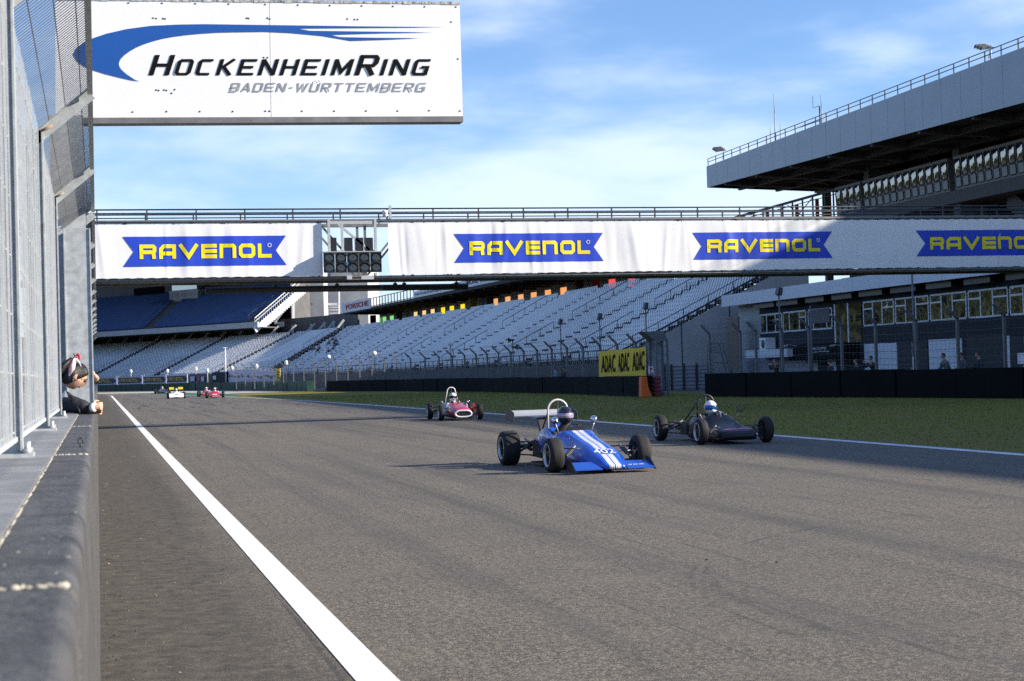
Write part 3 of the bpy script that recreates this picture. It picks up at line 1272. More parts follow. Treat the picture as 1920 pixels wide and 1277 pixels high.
def seat_quads(p, n, sc=1.0):
    """a bucket seat at p whose back leans along horizontal normal n"""
    t = Vector((-n.y, n.x, 0))
    w = .175 * sc
    z = Vector((0, 0, 1))
    a, b = p + z * .30 * sc - n * .22 * sc, p + z * .34 * sc + n * .14 * sc
    top = p + z * .80 * sc + n * .25 * sc
    back = n * .035 * sc
    vs = [a - t * w, a + t * w, b + t * w, b - t * w, top + t * w * .86, top - t * w * .86,
          b + t * w + back, b - t * w + back, top + t * w * .86 + back, top - t * w * .86 + back,
          a - t * w - z * .05, a + t * w - z * .05, p - t * .03 + n * .12, p + t * .03 + n * .12]
    fs = [(0, 1, 2, 3), (3, 2, 4, 5), (7, 9, 8, 6), (5, 4, 8, 9), (2, 6, 8, 4), (3, 5, 9, 7), (0, 10, 11, 1), (10, 7, 6, 11), (12, 13, 6, 7)]
    return vs, fs


class Sweep:
    def __init__(s, fr, bk, zf, zb_):
        s.f = [Vector((*p, zf)) for p in fr]
        s.b = [Vector((*p, zb_)) for p in bk]
        s.L = [0.0]
        for i in range(len(fr) - 1):
            s.L.append(s.L[-1] + (s.f[i + 1] - s.f[i]).length)
        s.len = s.L[-1]

    def at(s, d, t):
        d = min(max(d, 0), s.len)
        for i in range(len(s.L) - 1):
            if d <= s.L[i + 1] or i == len(s.L) - 2:
                k = (d - s.L[i]) / (s.L[i + 1] - s.L[i])
                return s.f[i].lerp(s.f[i + 1], k).lerp(s.b[i].lerp(s.b[i + 1], k), t)

    def nrm(s, d):
        v = s.at(d, 1) - s.at(d, 0)
        v.z = 0
        return v.normalized()


def path_pts(P, z):
    return [Vector((*p, z)) for p in P]


def make_stand(root, S, rows, seat_m, aisles, spacing=.52, aisle_w=1.3, rail_every=1, nominal_rail=True, rnd=1):
    rs = random.Random(rnd)
    # stepped terrace
    mb = MB()
    cuts = [0.0]
    for l in S.L[1:]:
        n = max(1, int((l - cuts[-1]) / 12))
        c0 = cuts[-1]
        for i in range(n):
            cuts.append(c0 + (l - c0) * (i + 1) / n)
    dz = (S.b[0].z - S.f[0].z) / (rows - 1)
    for r in range(rows):
        t0, t1 = (r - .62) / (rows - 1), (r + .38) / (rows - 1)
        for i in range(len(cuts) - 1):
            A, B = S.at(cuts[i], t0), S.at(cuts[i + 1], t0)
            Cc, D = S.at(cuts[i + 1], t1), S.at(cuts[i], t1)
            z = S.f[0].z + dz * r
            for q in (A, B, Cc, D):
                q.z = z
            lo = [Vector((q.x, q.y, z - dz)) for q in (A, B)]
            mb.add([A, B, Cc, D, lo[0], lo[1]], [(0, 1, 2, 3), (4, 5, 1, 0)])
    mb.build('terrace', M_terrace, root)
    # seats
    allseats = []
    for r in range(rows):
        t = r / (rows - 1)
        d = .4
        while d < S.len - .3:
            if not any(abs(d - a) < aisle_w / 2 for a in aisles):
                p = S.at(d, t)
                allseats.append((p, S.nrm(d)))
            d += spacing
    def vis(q):
        x, y, z = to_px(q[0])
        return z if 178 < x < 1925 and 525 < y < 720 else z + 1000
    allseats.sort(key=vis)
    near, rest = allseats[:100], allseats[100:]
    mb = MB()
    for p, n in rest:
        vs, fs = seat_quads(p, n)
        mb.add(vs, fs)
    o = mb.build('seats', seat_m, root)
    o['kind'] = 'stuff'
    proto = MB()
    vs, fs = seat_quads(Vector((0, 0, 0)), Vector((0, 1, 0)))
    proto.add(vs, fs)
    po = None
    o3 = wloc(root)
    for p, n in near:
        if po is None:
            po = proto.build('seat', seat_m, root, world=False)
            c = po
        else:
            c = po.copy()
            C.objects.link(c)
        c.location = p - o3
        c.rotation_euler = (0, 0, math.atan2(-n.x, n.y))
    # aisle steps and rails
    for ai, a in enumerate(aisles):
        mb = MB()
        for r in range(rows - 1):
            for h in (0.25, .6):
                t = (r + h - .2) / (rows - 1)
                n = S.nrm(a)
                tt = Vector((-n.y, n.x, 0))
                p = S.at(a, t)
                z = S.f[0].z + dz * (r + (.5 if h < .5 else .02)) - .005
                dd = n * .14
                q = [p - tt * aisle_w * .42 - dd, p + tt * aisle_w * .42 - dd, p + tt * aisle_w * .42 + dd, p - tt * aisle_w * .42 + dd]
                for v in q:
                    v.z = z
                lo = [Vector((v.x, v.y, z - dz * .5)) for v in q]
                mb.hexa(lo, q)
        mb.build('aisle_steps', M_conc_d, root)
        if ai % rail_every == 0:
            mb = MB()
            e = aisle_w * .5
            n = S.nrm(a)
            tt = Vector((-n.y, n.x, 0))
            for t0, t1 in ((.05, .42), (.55, .93)):
                p, q = S.at(a, t0) + tt * e, S.at(a, t1) + tt * e
                u = Vector((0, 0, 1.0))
                mb.tube([p, p + u, q + u, q], .03, 6)
                for k in range(1, 4):
                    w = p.lerp(q, k / 4)
                    mb.bar(w, w + u, .05)
            mb.build('aisle_rail', M_darksteel, root)


# ------------------------------------------------------------------ the long stand on the right
FR = [(34, 109), (34, 150), (33.6, 175), (31.8, 206), (29, 256), (27.5, 272)]
BK = [(47.7, 109), (47.7, 150), (47.2, 179), (45.1, 210.6), (41.7, 262), (40, 280)]
S1 = Sweep(FR, BK, 1.9, 8.86)
stand1 = thing('grandstand', (42, 150, 0), 'long open grandstand of pale grey seats along the right side of the track', 'grandstand')
make_stand(stand1, S1, 21, M_seat, [13.5 + 11.6 * k for k in range(13)], aisle_w=1.9, rail_every=2, rnd=2)
mb = MB()
# end wall towards the camera
mb.prism([(33.2, 109.0, 0), (47.9, 109.0, 0), (47.9, 109.0, 8.9), (33.2, 109.0, 1.7)], (0, .25, 0))
mb.build('end_wall', M_conc_l, stand1, fix=True)
mb = MB()
mb.bar((33.0, 108.98, 2.1), (47.9, 108.98, 9.35), .12, .12)
for k in range(9):
    t = k / 8
    mb.bar((33.2 + 14.6 * t, 108.98, 1.9 + 7.1 * t), (33.2 + 14.6 * t, 108.98, 2.75 + 7.1 * t), .05)
mb.bar((33.2, 108.98, 2.75), (47.8, 108.98, 9.85), .05)
for x in (38.5, 42):
    mb.box(x - .03, x + .03, 108.96, 109.0, 0, 1.9 + (x - 33.2) * .49)
mb.build('end_coping', M_darksteel, stand1)
mb = MB()
for i in range(len(FR) - 1):
    a, b = S1.f[i], S1.f[i + 1]
    n = (S1.nrm(S1.L[i]) * -1)
    mb.hexa([Vector((q.x, q.y, 0)) for q in (a + n * .75, b + n * .75, b + n * .6, a + n * .6)], [Vector((q.x, q.y, 1.86)) for q in (a + n * .75, b + n * .75, b + n * .6, a + n * .6)])
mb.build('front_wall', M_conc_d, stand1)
mb = MB()
d = .5
while d < S1.len:
    p = S1.at(d, 0) - S1.nrm(d) * .7
    mb.box(p.x - .03, p.x + .03, p.y - .03, p.y + .03, 1.86, 2.75)
    d += 2.2
for z in (2.3, 2.75):
    mb.tube([S1.at(d_, 0) - S1.nrm(d_) * .7 + Vector((0, 0, z - 1.9)) for d_ in [S1.len * k / 24 for k in range(25)]], .035, 6)
mb.build('front_rail', M_darksteel, stand1)
# promenade behind the last row, back wall with openings, roof
S1b = Sweep([(p[0], p[1]) for p in BK], [(b[0] + (b[0] - f[0]) / 14 * 7.5, b[1] + (b[1] - f[1]) / 14 * 7.5) for f, b in zip(FR, BK)], 8.8, 8.8)


def strip(mb_, S, t0, t1, z0, z1, d0=0, d1=None, n=30, mi=0):
    d1 = S.len if d1 is None else d1
    R = []
    for k in range(n + 1):
        d_ = d0 + (d1 - d0) * k / n
        a_, b_ = S.at(d_, t0), S.at(d_, t1)
        R.append([Vector((a_.x, a_.y, z0)), Vector((b_.x, b_.y, z0)), Vector((b_.x, b_.y, z1)), Vector((a_.x, a_.y, z1))])
    mb_.loft(R, smooth=False, mi=mi)


mb = MB()
strip(mb, S1b, .03, 1.02, 8.45, 8.8)
mb.build('promenade', M_terrace, stand1, fix=True)


def wall_hit(px, S, t=1.0):
    """arc length where the picture column px meets the swept line"""
    best = None
    for k in range(800):
        d_ = S.len * k / 799
        e = abs(to_px(S.at(d_, t) + Vector((0, 0, 1.5)))[0] - px)
        if best is None or e < best[0]:
            best = (e, d_)
    return best[1]


def translucent(name, col):
    m = bpy.data.materials.new(name)
    m.use_nodes = True
    nt = m.node_tree
    out = nt.nodes['Material Output']
    nt.nodes.remove(nt.nodes['Principled BSDF'])
    t = nt.nodes.new('ShaderNodeBsdfTranslucent')
    d = nt.nodes.new('ShaderNodeBsdfDiffuse')
    x = nt.nodes.new('ShaderNodeMixShader')
    tc = nt.nodes.new('ShaderNodeTexCoord')
    nz = nt.nodes.new('ShaderNodeTexNoise')
    nz.inputs['Scale'].default_value = 1.5
    cr = nt.nodes.new('ShaderNodeValToRGB')
    cr.color_ramp.elements[0].color = (*[c * .85 for c in col], 1)
    cr.color_ramp.elements[1].color = (*col, 1)
    nt.links.new(tc.outputs['Object'], nz.inputs['Vector'])
    nt.links.new(nz.outputs[0], cr.inputs[0])
    nt.links.new(cr.outputs[0], t.inputs[0])
    nt.links.new(cr.outputs[0], d.inputs[0])
    x.inputs[0].default_value = .25
    nt.links.new(t.outputs[0], x.inputs[1])
    nt.links.new(d.outputs[0], x.inputs[2])
    nt.links.new(x.outputs[0], out.inputs[0])
    return m


cols = {'blue': (.35, .6, .95), 'green': (.25, .75, .25), 'tan': (.9, .7, .35), 'yellow': (.95, .82, .02), 'ochre': (.85, .45, .2), 'orange': (.95, .42, .16), 'red': (.85, .1, .1)}
TM = {k: translucent('tinted_pane_' + k, tuple(c * .55 for c in v)) for k, v in cols.items()}
panes = [(670, 'blue'), (684, 'blue'), (697, 'blue'), (710, 'green'), (722, 'green'), (736, 'green'), (781, 'tan'), (797, 'tan'), (813, 'tan'),
         (832, 'yellow'), (849, 'yellow'), (869, 'yellow'), (931, 'ochre'), (954, 'ochre'), (978, 'ochre'), (1003, 'orange'), (1029, 'orange'), (1058, 'orange'),
         (1150, 'red'), (1187, 'red')]
hits = sorted((wall_hit(px_, S1b), px_, c_) for px_, c_ in panes)
d_first = wall_hit(1262, S1b)
mb = MB()
strip(mb, S1b, .98, 1.0, 8.8, 9.95, d_first)
strip(mb, S1b, .98, 1.0, 11.25, 12.0, d_first)
mb.build('back_wall', M_conc_l, stand1, fix=True)
pos = d_first
for h, px_, c_ in hits:
    w = 1.15
    if h - w > pos:
        mb = MB()
        strip(mb, S1b, .98, 1.0, 9.951, 11.249, pos, h - w, 3)
        mb.build('wall_pier', M_conc_l, stand1, fix=True)
    pos = max(pos, h + w)
    mb = MB()
    a_, b_ = S1b.at(h - w, .99), S1b.at(h + w, .99)
    mb.add([(a_.x, a_.y, 9.96), (b_.x, b_.y, 9.96), (b_.x, b_.y, 11.24), (a_.x, a_.y, 11.24)], [(0, 1, 2, 3)])
    mb.build('tinted_pane', TM[c_], stand1)
mb = MB()
strip(mb, S1b, .98, 1.0, 9.951, 11.249, pos, S1b.len, 3)
mb.build('wall_pier', M_conc_l, stand1, fix=True)
for px_, c_ in ((748, (.01, .05, .03)), (887, (.28, .22, .01)), (918, (.02, .02, .02)), (1085, (.09, .03, .015)), (1116, (.12, .012, .015)), (1223, (.10, .012, .018)), (655, (.01, .02, .08)), (633, (.10, .01, .01))):
    d_ = wall_hit(px_, S1b, .8)
    p = S1b.at(d_, .8)
    mb = MB()
    mb.box(p.x - .45, p.x + .45, p.y - .45, p.y + .45, 8.8, 11.6)
    mb.build('painted_column', mat('column_paint_%d' % px_, c_, .6), stand1)
d_r0 = wall_hit(1235, S1b, 0)
mb = MB()
strip(mb, S1b, -.05, 1.08, 11.72, 12.1, d_r0)
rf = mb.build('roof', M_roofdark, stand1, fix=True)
d_ = d_r0 + .2
while d_ < S1b.len:
    mb = MB()
    a_, b_ = S1b.at(d_, .0), S1b.at(d_, .97)
    mb.bar(Vector((a_.x, a_.y, 11.6)), Vector((b_.x, b_.y, 11.6)), .3, .22)
    mb.build('roof_rib', M_roofdark, rf)
    d_ += 5
# boards and rail along the front edge of this roof
M_board = mat('white_board', (.66, .69, .72), .5, var=.06, scale=1)


def roof_board(pxa, pxb, z0, z1, name, txt=None, inkm=None, bold=0.0, pos_=(.05, .95, .2, .8)):
    da, db = wall_hit(pxa, S1b, -.04), wall_hit(pxb, S1b, -.04)
    mb_ = MB()
    if da > db:
        strip(mb_, S1b, -.06, -.05, z0, z1, db, da, 6)
    o_ = mb_.build(name, M_board, stand1, fix=True)
    if txt:
        vs, fs = text_mesh(txt, bold=bold)
        vs = fit_text(vs, *pos_)
        out = []
        for u, v in vs:
            p_ = S1b.at(da + (db - da) * u, -.07)
            out.append((p_.x, p_.y, z0 + (z1 - z0) * v))
        mb_ = MB()
        mb_.add(out, fs)
        mb_.build('lettering', inkm, o_)
    return o_


M_red_ink = mat('red_lettering', (.35, .01, .025), .5)
M_dk_ink = mat('navy_lettering', (.02, .03, .06), .5)
roof_board(634, 697, 11.9, 13.55, 'advert_board', 'PORSCHE', M_red_ink, .03, (.15, .93, .28, .78))
roof_board(777, 868, 12.1, 13.0, 'advert_board', 'www.hockenheimring.de', M_dk_ink, .01, (.04, .6, .2, .75))
roof_board(868, 1000, 12.1, 13.55, 'advert_board', 'MORE THAN RACING', M_dk_ink, .02, (.08, .75, .2, .62))
da, db = wall_hit(777, S1b, -.04), wall_hit(697, S1b, -.04)
mb = MB()
for k in range(15):
    p = S1b.at(da + (db - da) * k / 14, -.05)
    mb.box(p.x - .06, p.x + .06, p.y - .06, p.y + .06, 12.1, 13.4)
for z in (12.2, 13.4):
    mb.tube([S1b.at(da + (db - da) * k / 6, -.05) + Vector((0, 0, z - 8.8)) for k in range(7)], .06, 6)
mb.build('roof_rail', M_darksteel, stand1)

# ------------------------------------------------------------------ the far curve: grey lower tier, blue upper tier
FL = [(27.2, 274), (22, 293), (12.9, 316), (.7, 339.5), (-12, 360), (-34, 392)]
BL = [(39.5, 282), (36.5, 300), (26, 324), (13.6, 347.5), (1, 370), (-21, 402)]
S2 = Sweep(FL, BL, 2.3, 8.9)
stand2 = thing('grandstand', (12, 320, 0), 'curved lower tier of grey seats at the far end below the blue tier', 'grandstand')
make_stand(stand2, S2, 22, M_seat, [1.0, 25.5, 49.5, 74.5], spacing=.56, aisle_w=2.4, rnd=3)
mb = MB()
strip(mb, S2, -.06, -.05, 0, 2.3, n=12)
mb.build('front_wall', M_conc_d, stand2, fix=True)
mb = MB()
strip(mb, S2, 1.28, 1.3, 8.0, 12.4, n=12)
strip(mb, S2, 1.0, 1.3, 8.7, 8.9, n=12)
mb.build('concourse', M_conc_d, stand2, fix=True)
for k in range(22):
    d_ = S2.len * (k + .4) / 22
    a_, b_ = S2.at(d_, 1.12), S2.at(d_ + 1.0, .98)
    mb = MB()
    mb.bar((a_.x, a_.y, 11.0), (b_.x, b_.y, 8.6), .35)
    mb.build('strut', M_conc_l, stand2)
    mb = MB()
    a_ = S2.at(d_ + 2, 1.15)
    mb.bar((a_.x, a_.y, 11.0), (a_.x, a_.y, 8.6), .3)
    mb.build('post', M_conc_l, stand2)


def xy(px_, z_):
    p_ = at_depth(px_, 700, z_)
    return (p_.x, p_.y)


FU = [xy(492, 308), xy(470, 311), xy(330, 327), xy(180, 345), xy(90, 357)]
BU = [xy(575, 324), xy(560, 326), xy(410, 345), xy(235, 364), xy(120, 378)]
S3 = Sweep(FU, BU, 11.8, 19.3)
stand3 = thing('grandstand', (15, 345, 10.8), 'steep upper tier of blue seats at the far end of the circuit', 'grandstand')
d_door = S3.len * .50
make_stand(stand3, S3, 27, M_seat_blue, [3.0, d_door], spacing=.56, aisle_w=2.6, rnd=4)
mb = MB()
strip(mb, S3, -.075, -.045, 10.75, 11.75, n=12)
mb.build('fascia', M_conc_l, stand3, fix=True)
mb = MB()
strip(mb, S3, -.045, 1.05, 10.72, 10.95, n=12)
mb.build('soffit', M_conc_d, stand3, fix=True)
mb = MB()
strip(mb, S3, 1.12, 1.14, 11, 27.5, n=12)
strip(mb, S3, 1.03, 1.12, 19.0, 19.2, n=12)
mb.build('back_wall', M_conc_d, stand3, fix=True)
mb = MB()
strip(mb, S3, -.5, 1.2, 27.5, 28.3, n=12)
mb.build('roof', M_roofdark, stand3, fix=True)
mb = MB()     # closed end bay beneath the roof
a_, b_ = S3.at(0, .72), S3.at(0, 1.14)
mb.hexa([(a_.x, a_.y, 10.95), (b_.x, b_.y, 10.95), (b_.x - .4, b_.y - .4, 10.95), (a_.x - .4, a_.y - .4, 10.95)], [(a_.x, a_.y, 27.4), (b_.x, b_.y, 27.4), (b_.x - .4, b_.y - .4, 27.4), (a_.x - .4, a_.y - .4, 27.4)])
mb.build('end_wall', M_conc_d, stand3)
# glazed tunnel mouth and control room in the blue tier
def block3(pxa, pxb, ya, yb_, Z, dep):
    A, B = at_depth(pxa, yb_, Z), at_depth(pxb, yb_, Z - (pxb - pxa) * .11)
    hgt = (yb_ - ya) * Z / FPX
    off = Vector((.42, .9, 0)) * dep
    q = [A, Vector((B.x, B.y, A.z)), Vector((B.x, B.y, A.z)) + off, A + off]
    return q, [v + Vector((0, 0, hgt)) for v in q]


M_glassb = glass_mat('control_room_glass', (.10, .17, .20), .1)
mb = MB()
mb.hexa(*block3(318, 372, 546, 578, 349, 6))
blk = mb.build('tunnel_mouth', M_conc_l, stand3)
mb = MB()
mb.hexa(*block3(329, 359, 555, 577, 348.6, .3))
mb.build('glass_door', M_glassb, blk)
mb = MB()
for k in range(5):
    mb.hexa(*block3(329 + k * 7.2, 330 + k * 7.2, 555, 577, 348.3, .2))
mb.hexa(*block3(329, 359, 562, 563, 348.2, .2))
mb.build('door_frame', M_darksteel, blk)
mb = MB()
mb.hexa(*block3(319, 369, 530, 545.6, 349, 4))
glz = mb.build('control_room', M_glassb, stand3)
mb = MB()
for k in range(8):
    mb.hexa(*block3(319 + k * 7, 319.8 + k * 7, 530, 545.5, 348.7, .2))
mb.build('mullion', M_darksteel, glz)
mb = MB()
mb.hexa(*block3(251, 304, 541, 554, 345, 1.5))
mb.build('screen_box', mat('matt_black_screen', (.004, .004, .005), .95, var=.2, spec=.05), stand3)
# white open stair at the tier's right end
mb = MB()
p0, p1 = at_depth(478, 619, 307.5), at_depth(562, 547, 316)
mb.bar(p0, p1, .3, 1.0)
n = 22
side = Vector((.9, -.35, 0))
for k in range(n):
    q = p0.lerp(p1, (k + .5) / n)
    mb.box(q.x - .2, q.x + 2.0, q.y - .5, q.y + .1, q.z + .35, q.z + .72)
mb.build('stair_flight', M_white, stand3)
mb = MB()
up = Vector((0, 0, 2.2))
for k in range(23):
    q = p0.lerp(p1, k / 22)
    mb.bar(q + Vector((0, 0, .5)), q + up, .08)
mb.bar(p0 + up, p1 + up, .12)
mb.bar(p0 + up * .7, p1 + up * .7, .08)
mb.build('stair_rail', M_alu, stand3)
mb = MB()
for pa_, pb2 in (((515, 604), (549, 559)), ((550, 604), (550, 553)), ((515, 606), (560, 606)), ((520, 612), (600, 600))):
    mb.bar(at_depth(*pa_, 316), at_depth(*pb2, 316), .45)
mb.build('stair_brace', M_white, stand3)

# ------------------------------------------------------------------ concrete pylons and louvred tower between the two stands
def pylon(pxa, pxb, ya, Z, dep, label):
    A, B = at_depth(pxa, 640, Z), at_depth(pxb, 640, Z)
    top = at_depth((pxa + pxb) / 2, ya, Z).z
    t = thing('roof_pylon', (A.x / 2 + B.x / 2, A.y / 2 + B.y / 2, 0), label, 'pylon', 'concrete pylons behind the grandstands')
    off = Vector((.4, .92, 0)) * dep
    mb_ = MB()
    q = [Vector((v.x, v.y, 0)) for v in (A, B, B + off, A + off)]
    mb_.hexa(q, [v + Vector((0, 0, top)) for v in q])
    mb_.build('shaft', M_conc_l, t)
    return t


pylon(588, 609, 500, 330, 3, 'slim round edged concrete pylon beside the white stair')
pylon(637, 692, 500, 338, 9, 'broad concrete pylon behind the red lettered roof board')
pylon(528, 640, 505, 372, 3, 'wide dark concrete tower wall with white louvres between pylons')
lt = thing('louvre_screen', at_depth(600, 610, 333), 'white horizontal louvre blades between the concrete pylons', 'louvres')
mb = MB()
for x0_, x1_, ys in ((556, 576, (563, 568, 583, 589, 593)), (612, 636, (572, 576, 581, 587))):
    for y_ in ys:
        mb.bar(at_depth(x0_, y_ + .6, 334), at_depth(x1_, y_, 334), .3, .22)
mb.bar(at_depth(550, 570.5, 333), at_depth(637, 570, 333), .3, .4)
mb.bar(at_depth(577, 606, 333), at_depth(577, 545, 333), .3)
mb.bar(at_depth(612, 606, 333), at_depth(612, 545, 333), .3)
mb.bar(at_depth(636, 606, 333), at_depth(636, 545, 333), .3)
mb.build('blade', M_white, lt)

# ================================================================== TALL ROOFED GRANDSTAND AT THE RIGHT
M_fascia = mat('fascia_panel', (0.30, 0.34, 0.38), 0.42, 0.1, var=0.06, scale=.6)
XF = 52.0
yE = on_plane(1325, 330, x=XF).y
zFt, zFb = on_plane(1325, 312, x=XF).z, on_plane(1325, 352, x=XF).z
yN = on_plane(1920, 140, x=XF).y
zNt, zNb = on_plane(1920, 88, x=XF).z, on_plane(1920, 192, x=XF).z
tall = thing('roofed_grandstand', (66, 100, 0), 'tall grandstand with a huge dark cantilever roof at the right', 'grandstand')


def rz_t(y):
    return zFt + (zNt - zFt) * (y - yE) / (yN - yE)


def rz_b(y):
    return zFb + (zNb - zFb) * (y - yE) / (yN - yE)


YS = -45.0
n = 74
for k in range(n):
    ya, yb2 = yE + (YS - yE) * k / n, yE + (YS - yE) * (k + 1) / n
    if k == 0:
        mbf = MB()
    g_ = .014
    q = [(XF, ya - g_, rz_b(ya)), (XF, yb2 + g_, rz_b(yb2)), (XF, yb2 + g_, rz_t(yb2)), (XF, ya - g_, rz_t(ya))]
    mbf.prism(q, (.1, 0, 0))
mbf.build('fascia', M_fascia, tall, fix=True)
mb = MB()
XB = 86.0
sl_ = -.035
ra = [Vector((XF + .02, y_, rz_t(y_) - .08)) for y_ in (yE, YS)]
rb_ = [Vector((XB, y_, rz_t(y_) - .6)) for y_ in (yE, YS)]
rc = [Vector((XB, y_, rz_b(y_) + .35 + sl_ * (XB - XF))) for y_ in (yE, YS)]
rd = [Vector((XF + .02, y_, rz_b(y_) + .35)) for y_ in (yE, YS)]
mb.loft([[ra[0], rb_[0], rc[0], rd[0]], [ra[1], rb_[1], rc[1], rd[1]]], smooth=False)
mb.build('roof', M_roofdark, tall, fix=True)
mb = MB()
mb.prism([(XF + .1, yE + .02, rz_b(yE)), (XB, yE + .02, rz_b(yE) + sl_ * 34), (XB, yE + .02, rz_t(yE) - .5), (XF + .1, yE + .02, rz_t(yE))], (0, .1, 0))
mb.build('roof_end', M_darksteel, tall)
mb = MB()
y_ = yE - 4
k = 0
while y_ > YS:
    for x0_, x1_ in ((XF + .15, XB),):
        z0_ = rz_b(y_) + .1
        mb.bar((x0_, y_, z0_), (x1_, y_, z0_ + sl_ * (x1_ - x0_)), .3, .55)
    if k % 2 == 0:
        mb.bar((XF + 3, y_, rz_b(y_) - .1), (XF + 10, y_ - 7, rz_b(y_) - .2), .12)
        mb.bar((XF + 10, y_, rz_b(y_) - .2), (XF + 3, y_ - 7, rz_b(y_) - .1), .12)
    y_ -= 7.0
    k += 1
for x_ in (XF + 3, XF + 6.5, XF + 10.2):
    mb.bar((x_, yE, rz_b(yE) + .05 + sl_ * (x_ - XF)), (x_, YS, rz_b(YS) + .05 + sl_ * (x_ - XF)), .25, .4)
M_truss = mat('painted_truss', (.085, .082, .078), .7, var=.2)
mb.build('roof_beam', M_truss, tall)
mb = MB()
y_ = yE - .3
while y_ > 20:
    mb.box(XF + .02, XF + .08, y_ - .03, y_ + .03, rz_t(y_), rz_t(y_) + .62)
    y_ -= 1.9
for h_ in (.34, .62):
    mb.tube([(XF + .05, yE - .3, rz_t(yE) + h_), (XF + .05, 20, rz_t(20) + h_)], .03, 6)
mb.build('roof_rail', M_darksteel, tall)

# hospitality boxes hung under the roof
XS = 58.0
M_boxgrey = mat('box_cladding', (.15, .155, .15), .5, .1, var=.08)
M_boxpanel = mat('box_panel', (.24, .25, .25), .45, .1, var=.06)
M_winglass = glass_mat('box_glass', (.03, .03, .028), .25, 1.6)


def sy(px_):
    return on_plane(px_, 350, x=XS).y


zT = on_plane(1617.6, 339.5, x=XS).z
zB = on_plane(1624.6, 394, x=XS).z
for pa_, pb2, nw in ((1568, 1616, 4), (1620, 1781, 12), (1792, 1958, 11), (1966, 2130, 11)):
    y0_, y1_ = sy(pa_), sy(pb2)
    cab = MB()
    lean = .16
    cab.loft([[(XS - lean, y_, zT), (XS + 6, y_, zT), (XS + 6, y_, zB), (XS, y_, zB)] for y_ in (y0_, y1_)], smooth=False)
    cb = cab.build('hospitality_box', M_boxgrey, tall, fix=True)
    pw_ = (y1_ - y0_) / nw
    for k in range(nw):
        a_, b_ = y0_ + pw_ * (k + .12), y0_ + pw_ * (k + .88)
        H = zT - zB

        def fp(y_, t, o=0.0):
            return Vector((XS - lean * t - .012 - o, y_, zB + H * t))
        for t0, t1, nm, m_ in ((.40, .90, 'window', M_winglass), (.07, .36, 'sill_panel', M_boxpanel)):
            isw = nm == 'window'
            mb = MB()
            c_ = .10
            out = []
            for u, v in ((c_, 0), (1 - c_, 0), (1, c_), (1, 1 - c_), (1 - c_, 1), (c_, 1), (0, 1 - c_), (0, c_)):
                out.append(fp(a_ + (b_ - a_) * u, t0 + (t1 - t0) * v))
            if isw:     # slightly bulging pane
                cen = sum(out, Vector()) / 8
                mid1 = [cen.lerp(q_, .72) + Vector((-.03, 0, 0)) for q_ in out]
                mid0 = [cen.lerp(q_, .36) + Vector((-.05, 0, 0)) for q_ in out]
                vs = [q_ + Vector((-.002, 0, 0)) for q_ in out] + mid1 + mid0 + [cen + Vector((-.057, 0, 0))]
                fs = [(i_, (i_ + 1) % 8, 8 + (i_ + 1) % 8, 8 + i_) for i_ in range(8)] + [(8 + i_, 8 + (i_ + 1) % 8, 16 + (i_ + 1) % 8, 16 + i_) for i_ in range(8)] + [(16 + i_, 16 + (i_ + 1) % 8, 24) for i_ in range(8)]
                mb.add(vs, fs, 0, True)
            else:
                mb.prism(out, (-.02, 0, 0))
            o_ = mb.build(nm, m_, cb)
            mb = MB()
            mb.tube([p_ + Vector((-.02, 0, 0)) for p_ in out], .03, 5, closed=True)
            mb.build('gasket', M_black, o_)
mb = MB()
mb.box(XS - .1, XB - 10, -45, sy(1568), zB - .9, zB - .02)
mb.build('box_floor', M_truss, tall)
for y_ in (sy(1618), sy(1786), sy(1960)):
    mb = MB()
    mb.box(XS + .3, XS + 1.2, y_ - .45, y_ + .45, 3, rz_b(y_) + .1)
    mb.build('column', M_truss, tall)
mb = MB()
mb.box(62.7, 63.3, yE - .8, yE - .3, 3, rz_b(yE))
mb.build('column', M_truss, tall)
mb = MB()
pc = on_plane(1835, 385, x=60)
mb.box(59.6, 60.4, pc.y - .4, pc.y + .4, 3, zB - .8)
mb.build('column', M_truss, tall)
mb = MB()
a_, b_ = on_plane(1905, 372, x=60), on_plane(1960, 420, x=60)
mb.bar(a_, b_, 1.2, 1.2)
mb.build('brace', M_truss, tall)
mb = MB()
a_, b_ = on_plane(1770, 405, x=60.5), on_plane(1920, 366, x=60.5)
mb.bar(a_, b_, .25, .3)
mb.build('brace', M_truss, tall)
mb = MB()
XG = 70
ga, gb_ = on_plane(1770, 390, x=XG), on_plane(1990, 390, x=XG)
mb.box(XG, XG + .2, gb_.y, ga.y, 7.5, zB - 1.0)
M_paleglass = mat('pale_glazing', (.42, .48, .45), .2, var=.2, scale=.6, spec=.8)
gw = mb.build('glazed_wall', M_paleglass, tall)
mb = MB()
y_ = gb_.y
while y_ < ga.y:
    mb.box(XG - .06, XG - .002, y_ - .07, y_ + .07, 7.5, zB - 1.0)
    y_ += 1.6
mb.build('mullion', M_truss, gw)
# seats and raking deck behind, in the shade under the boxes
S4 = Sweep([(60, 140), (60, 40)], [(69.5, 140), (69.5, 40)], 6.0, 11.5)
mb = MB()
for r in range(14):
    t = r / 13
    p_ = S4.at(0, t)
    mb.box(p_.x - .4, p_.x + .4, 40, 140, p_.z - .6, p_.z)
mb.build('terrace', M_terrace, tall)
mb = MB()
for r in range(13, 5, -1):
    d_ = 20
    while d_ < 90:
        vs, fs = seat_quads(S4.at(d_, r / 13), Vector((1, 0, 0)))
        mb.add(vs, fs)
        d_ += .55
mb.build('seats', M_black, tall)['kind'] = 'stuff'
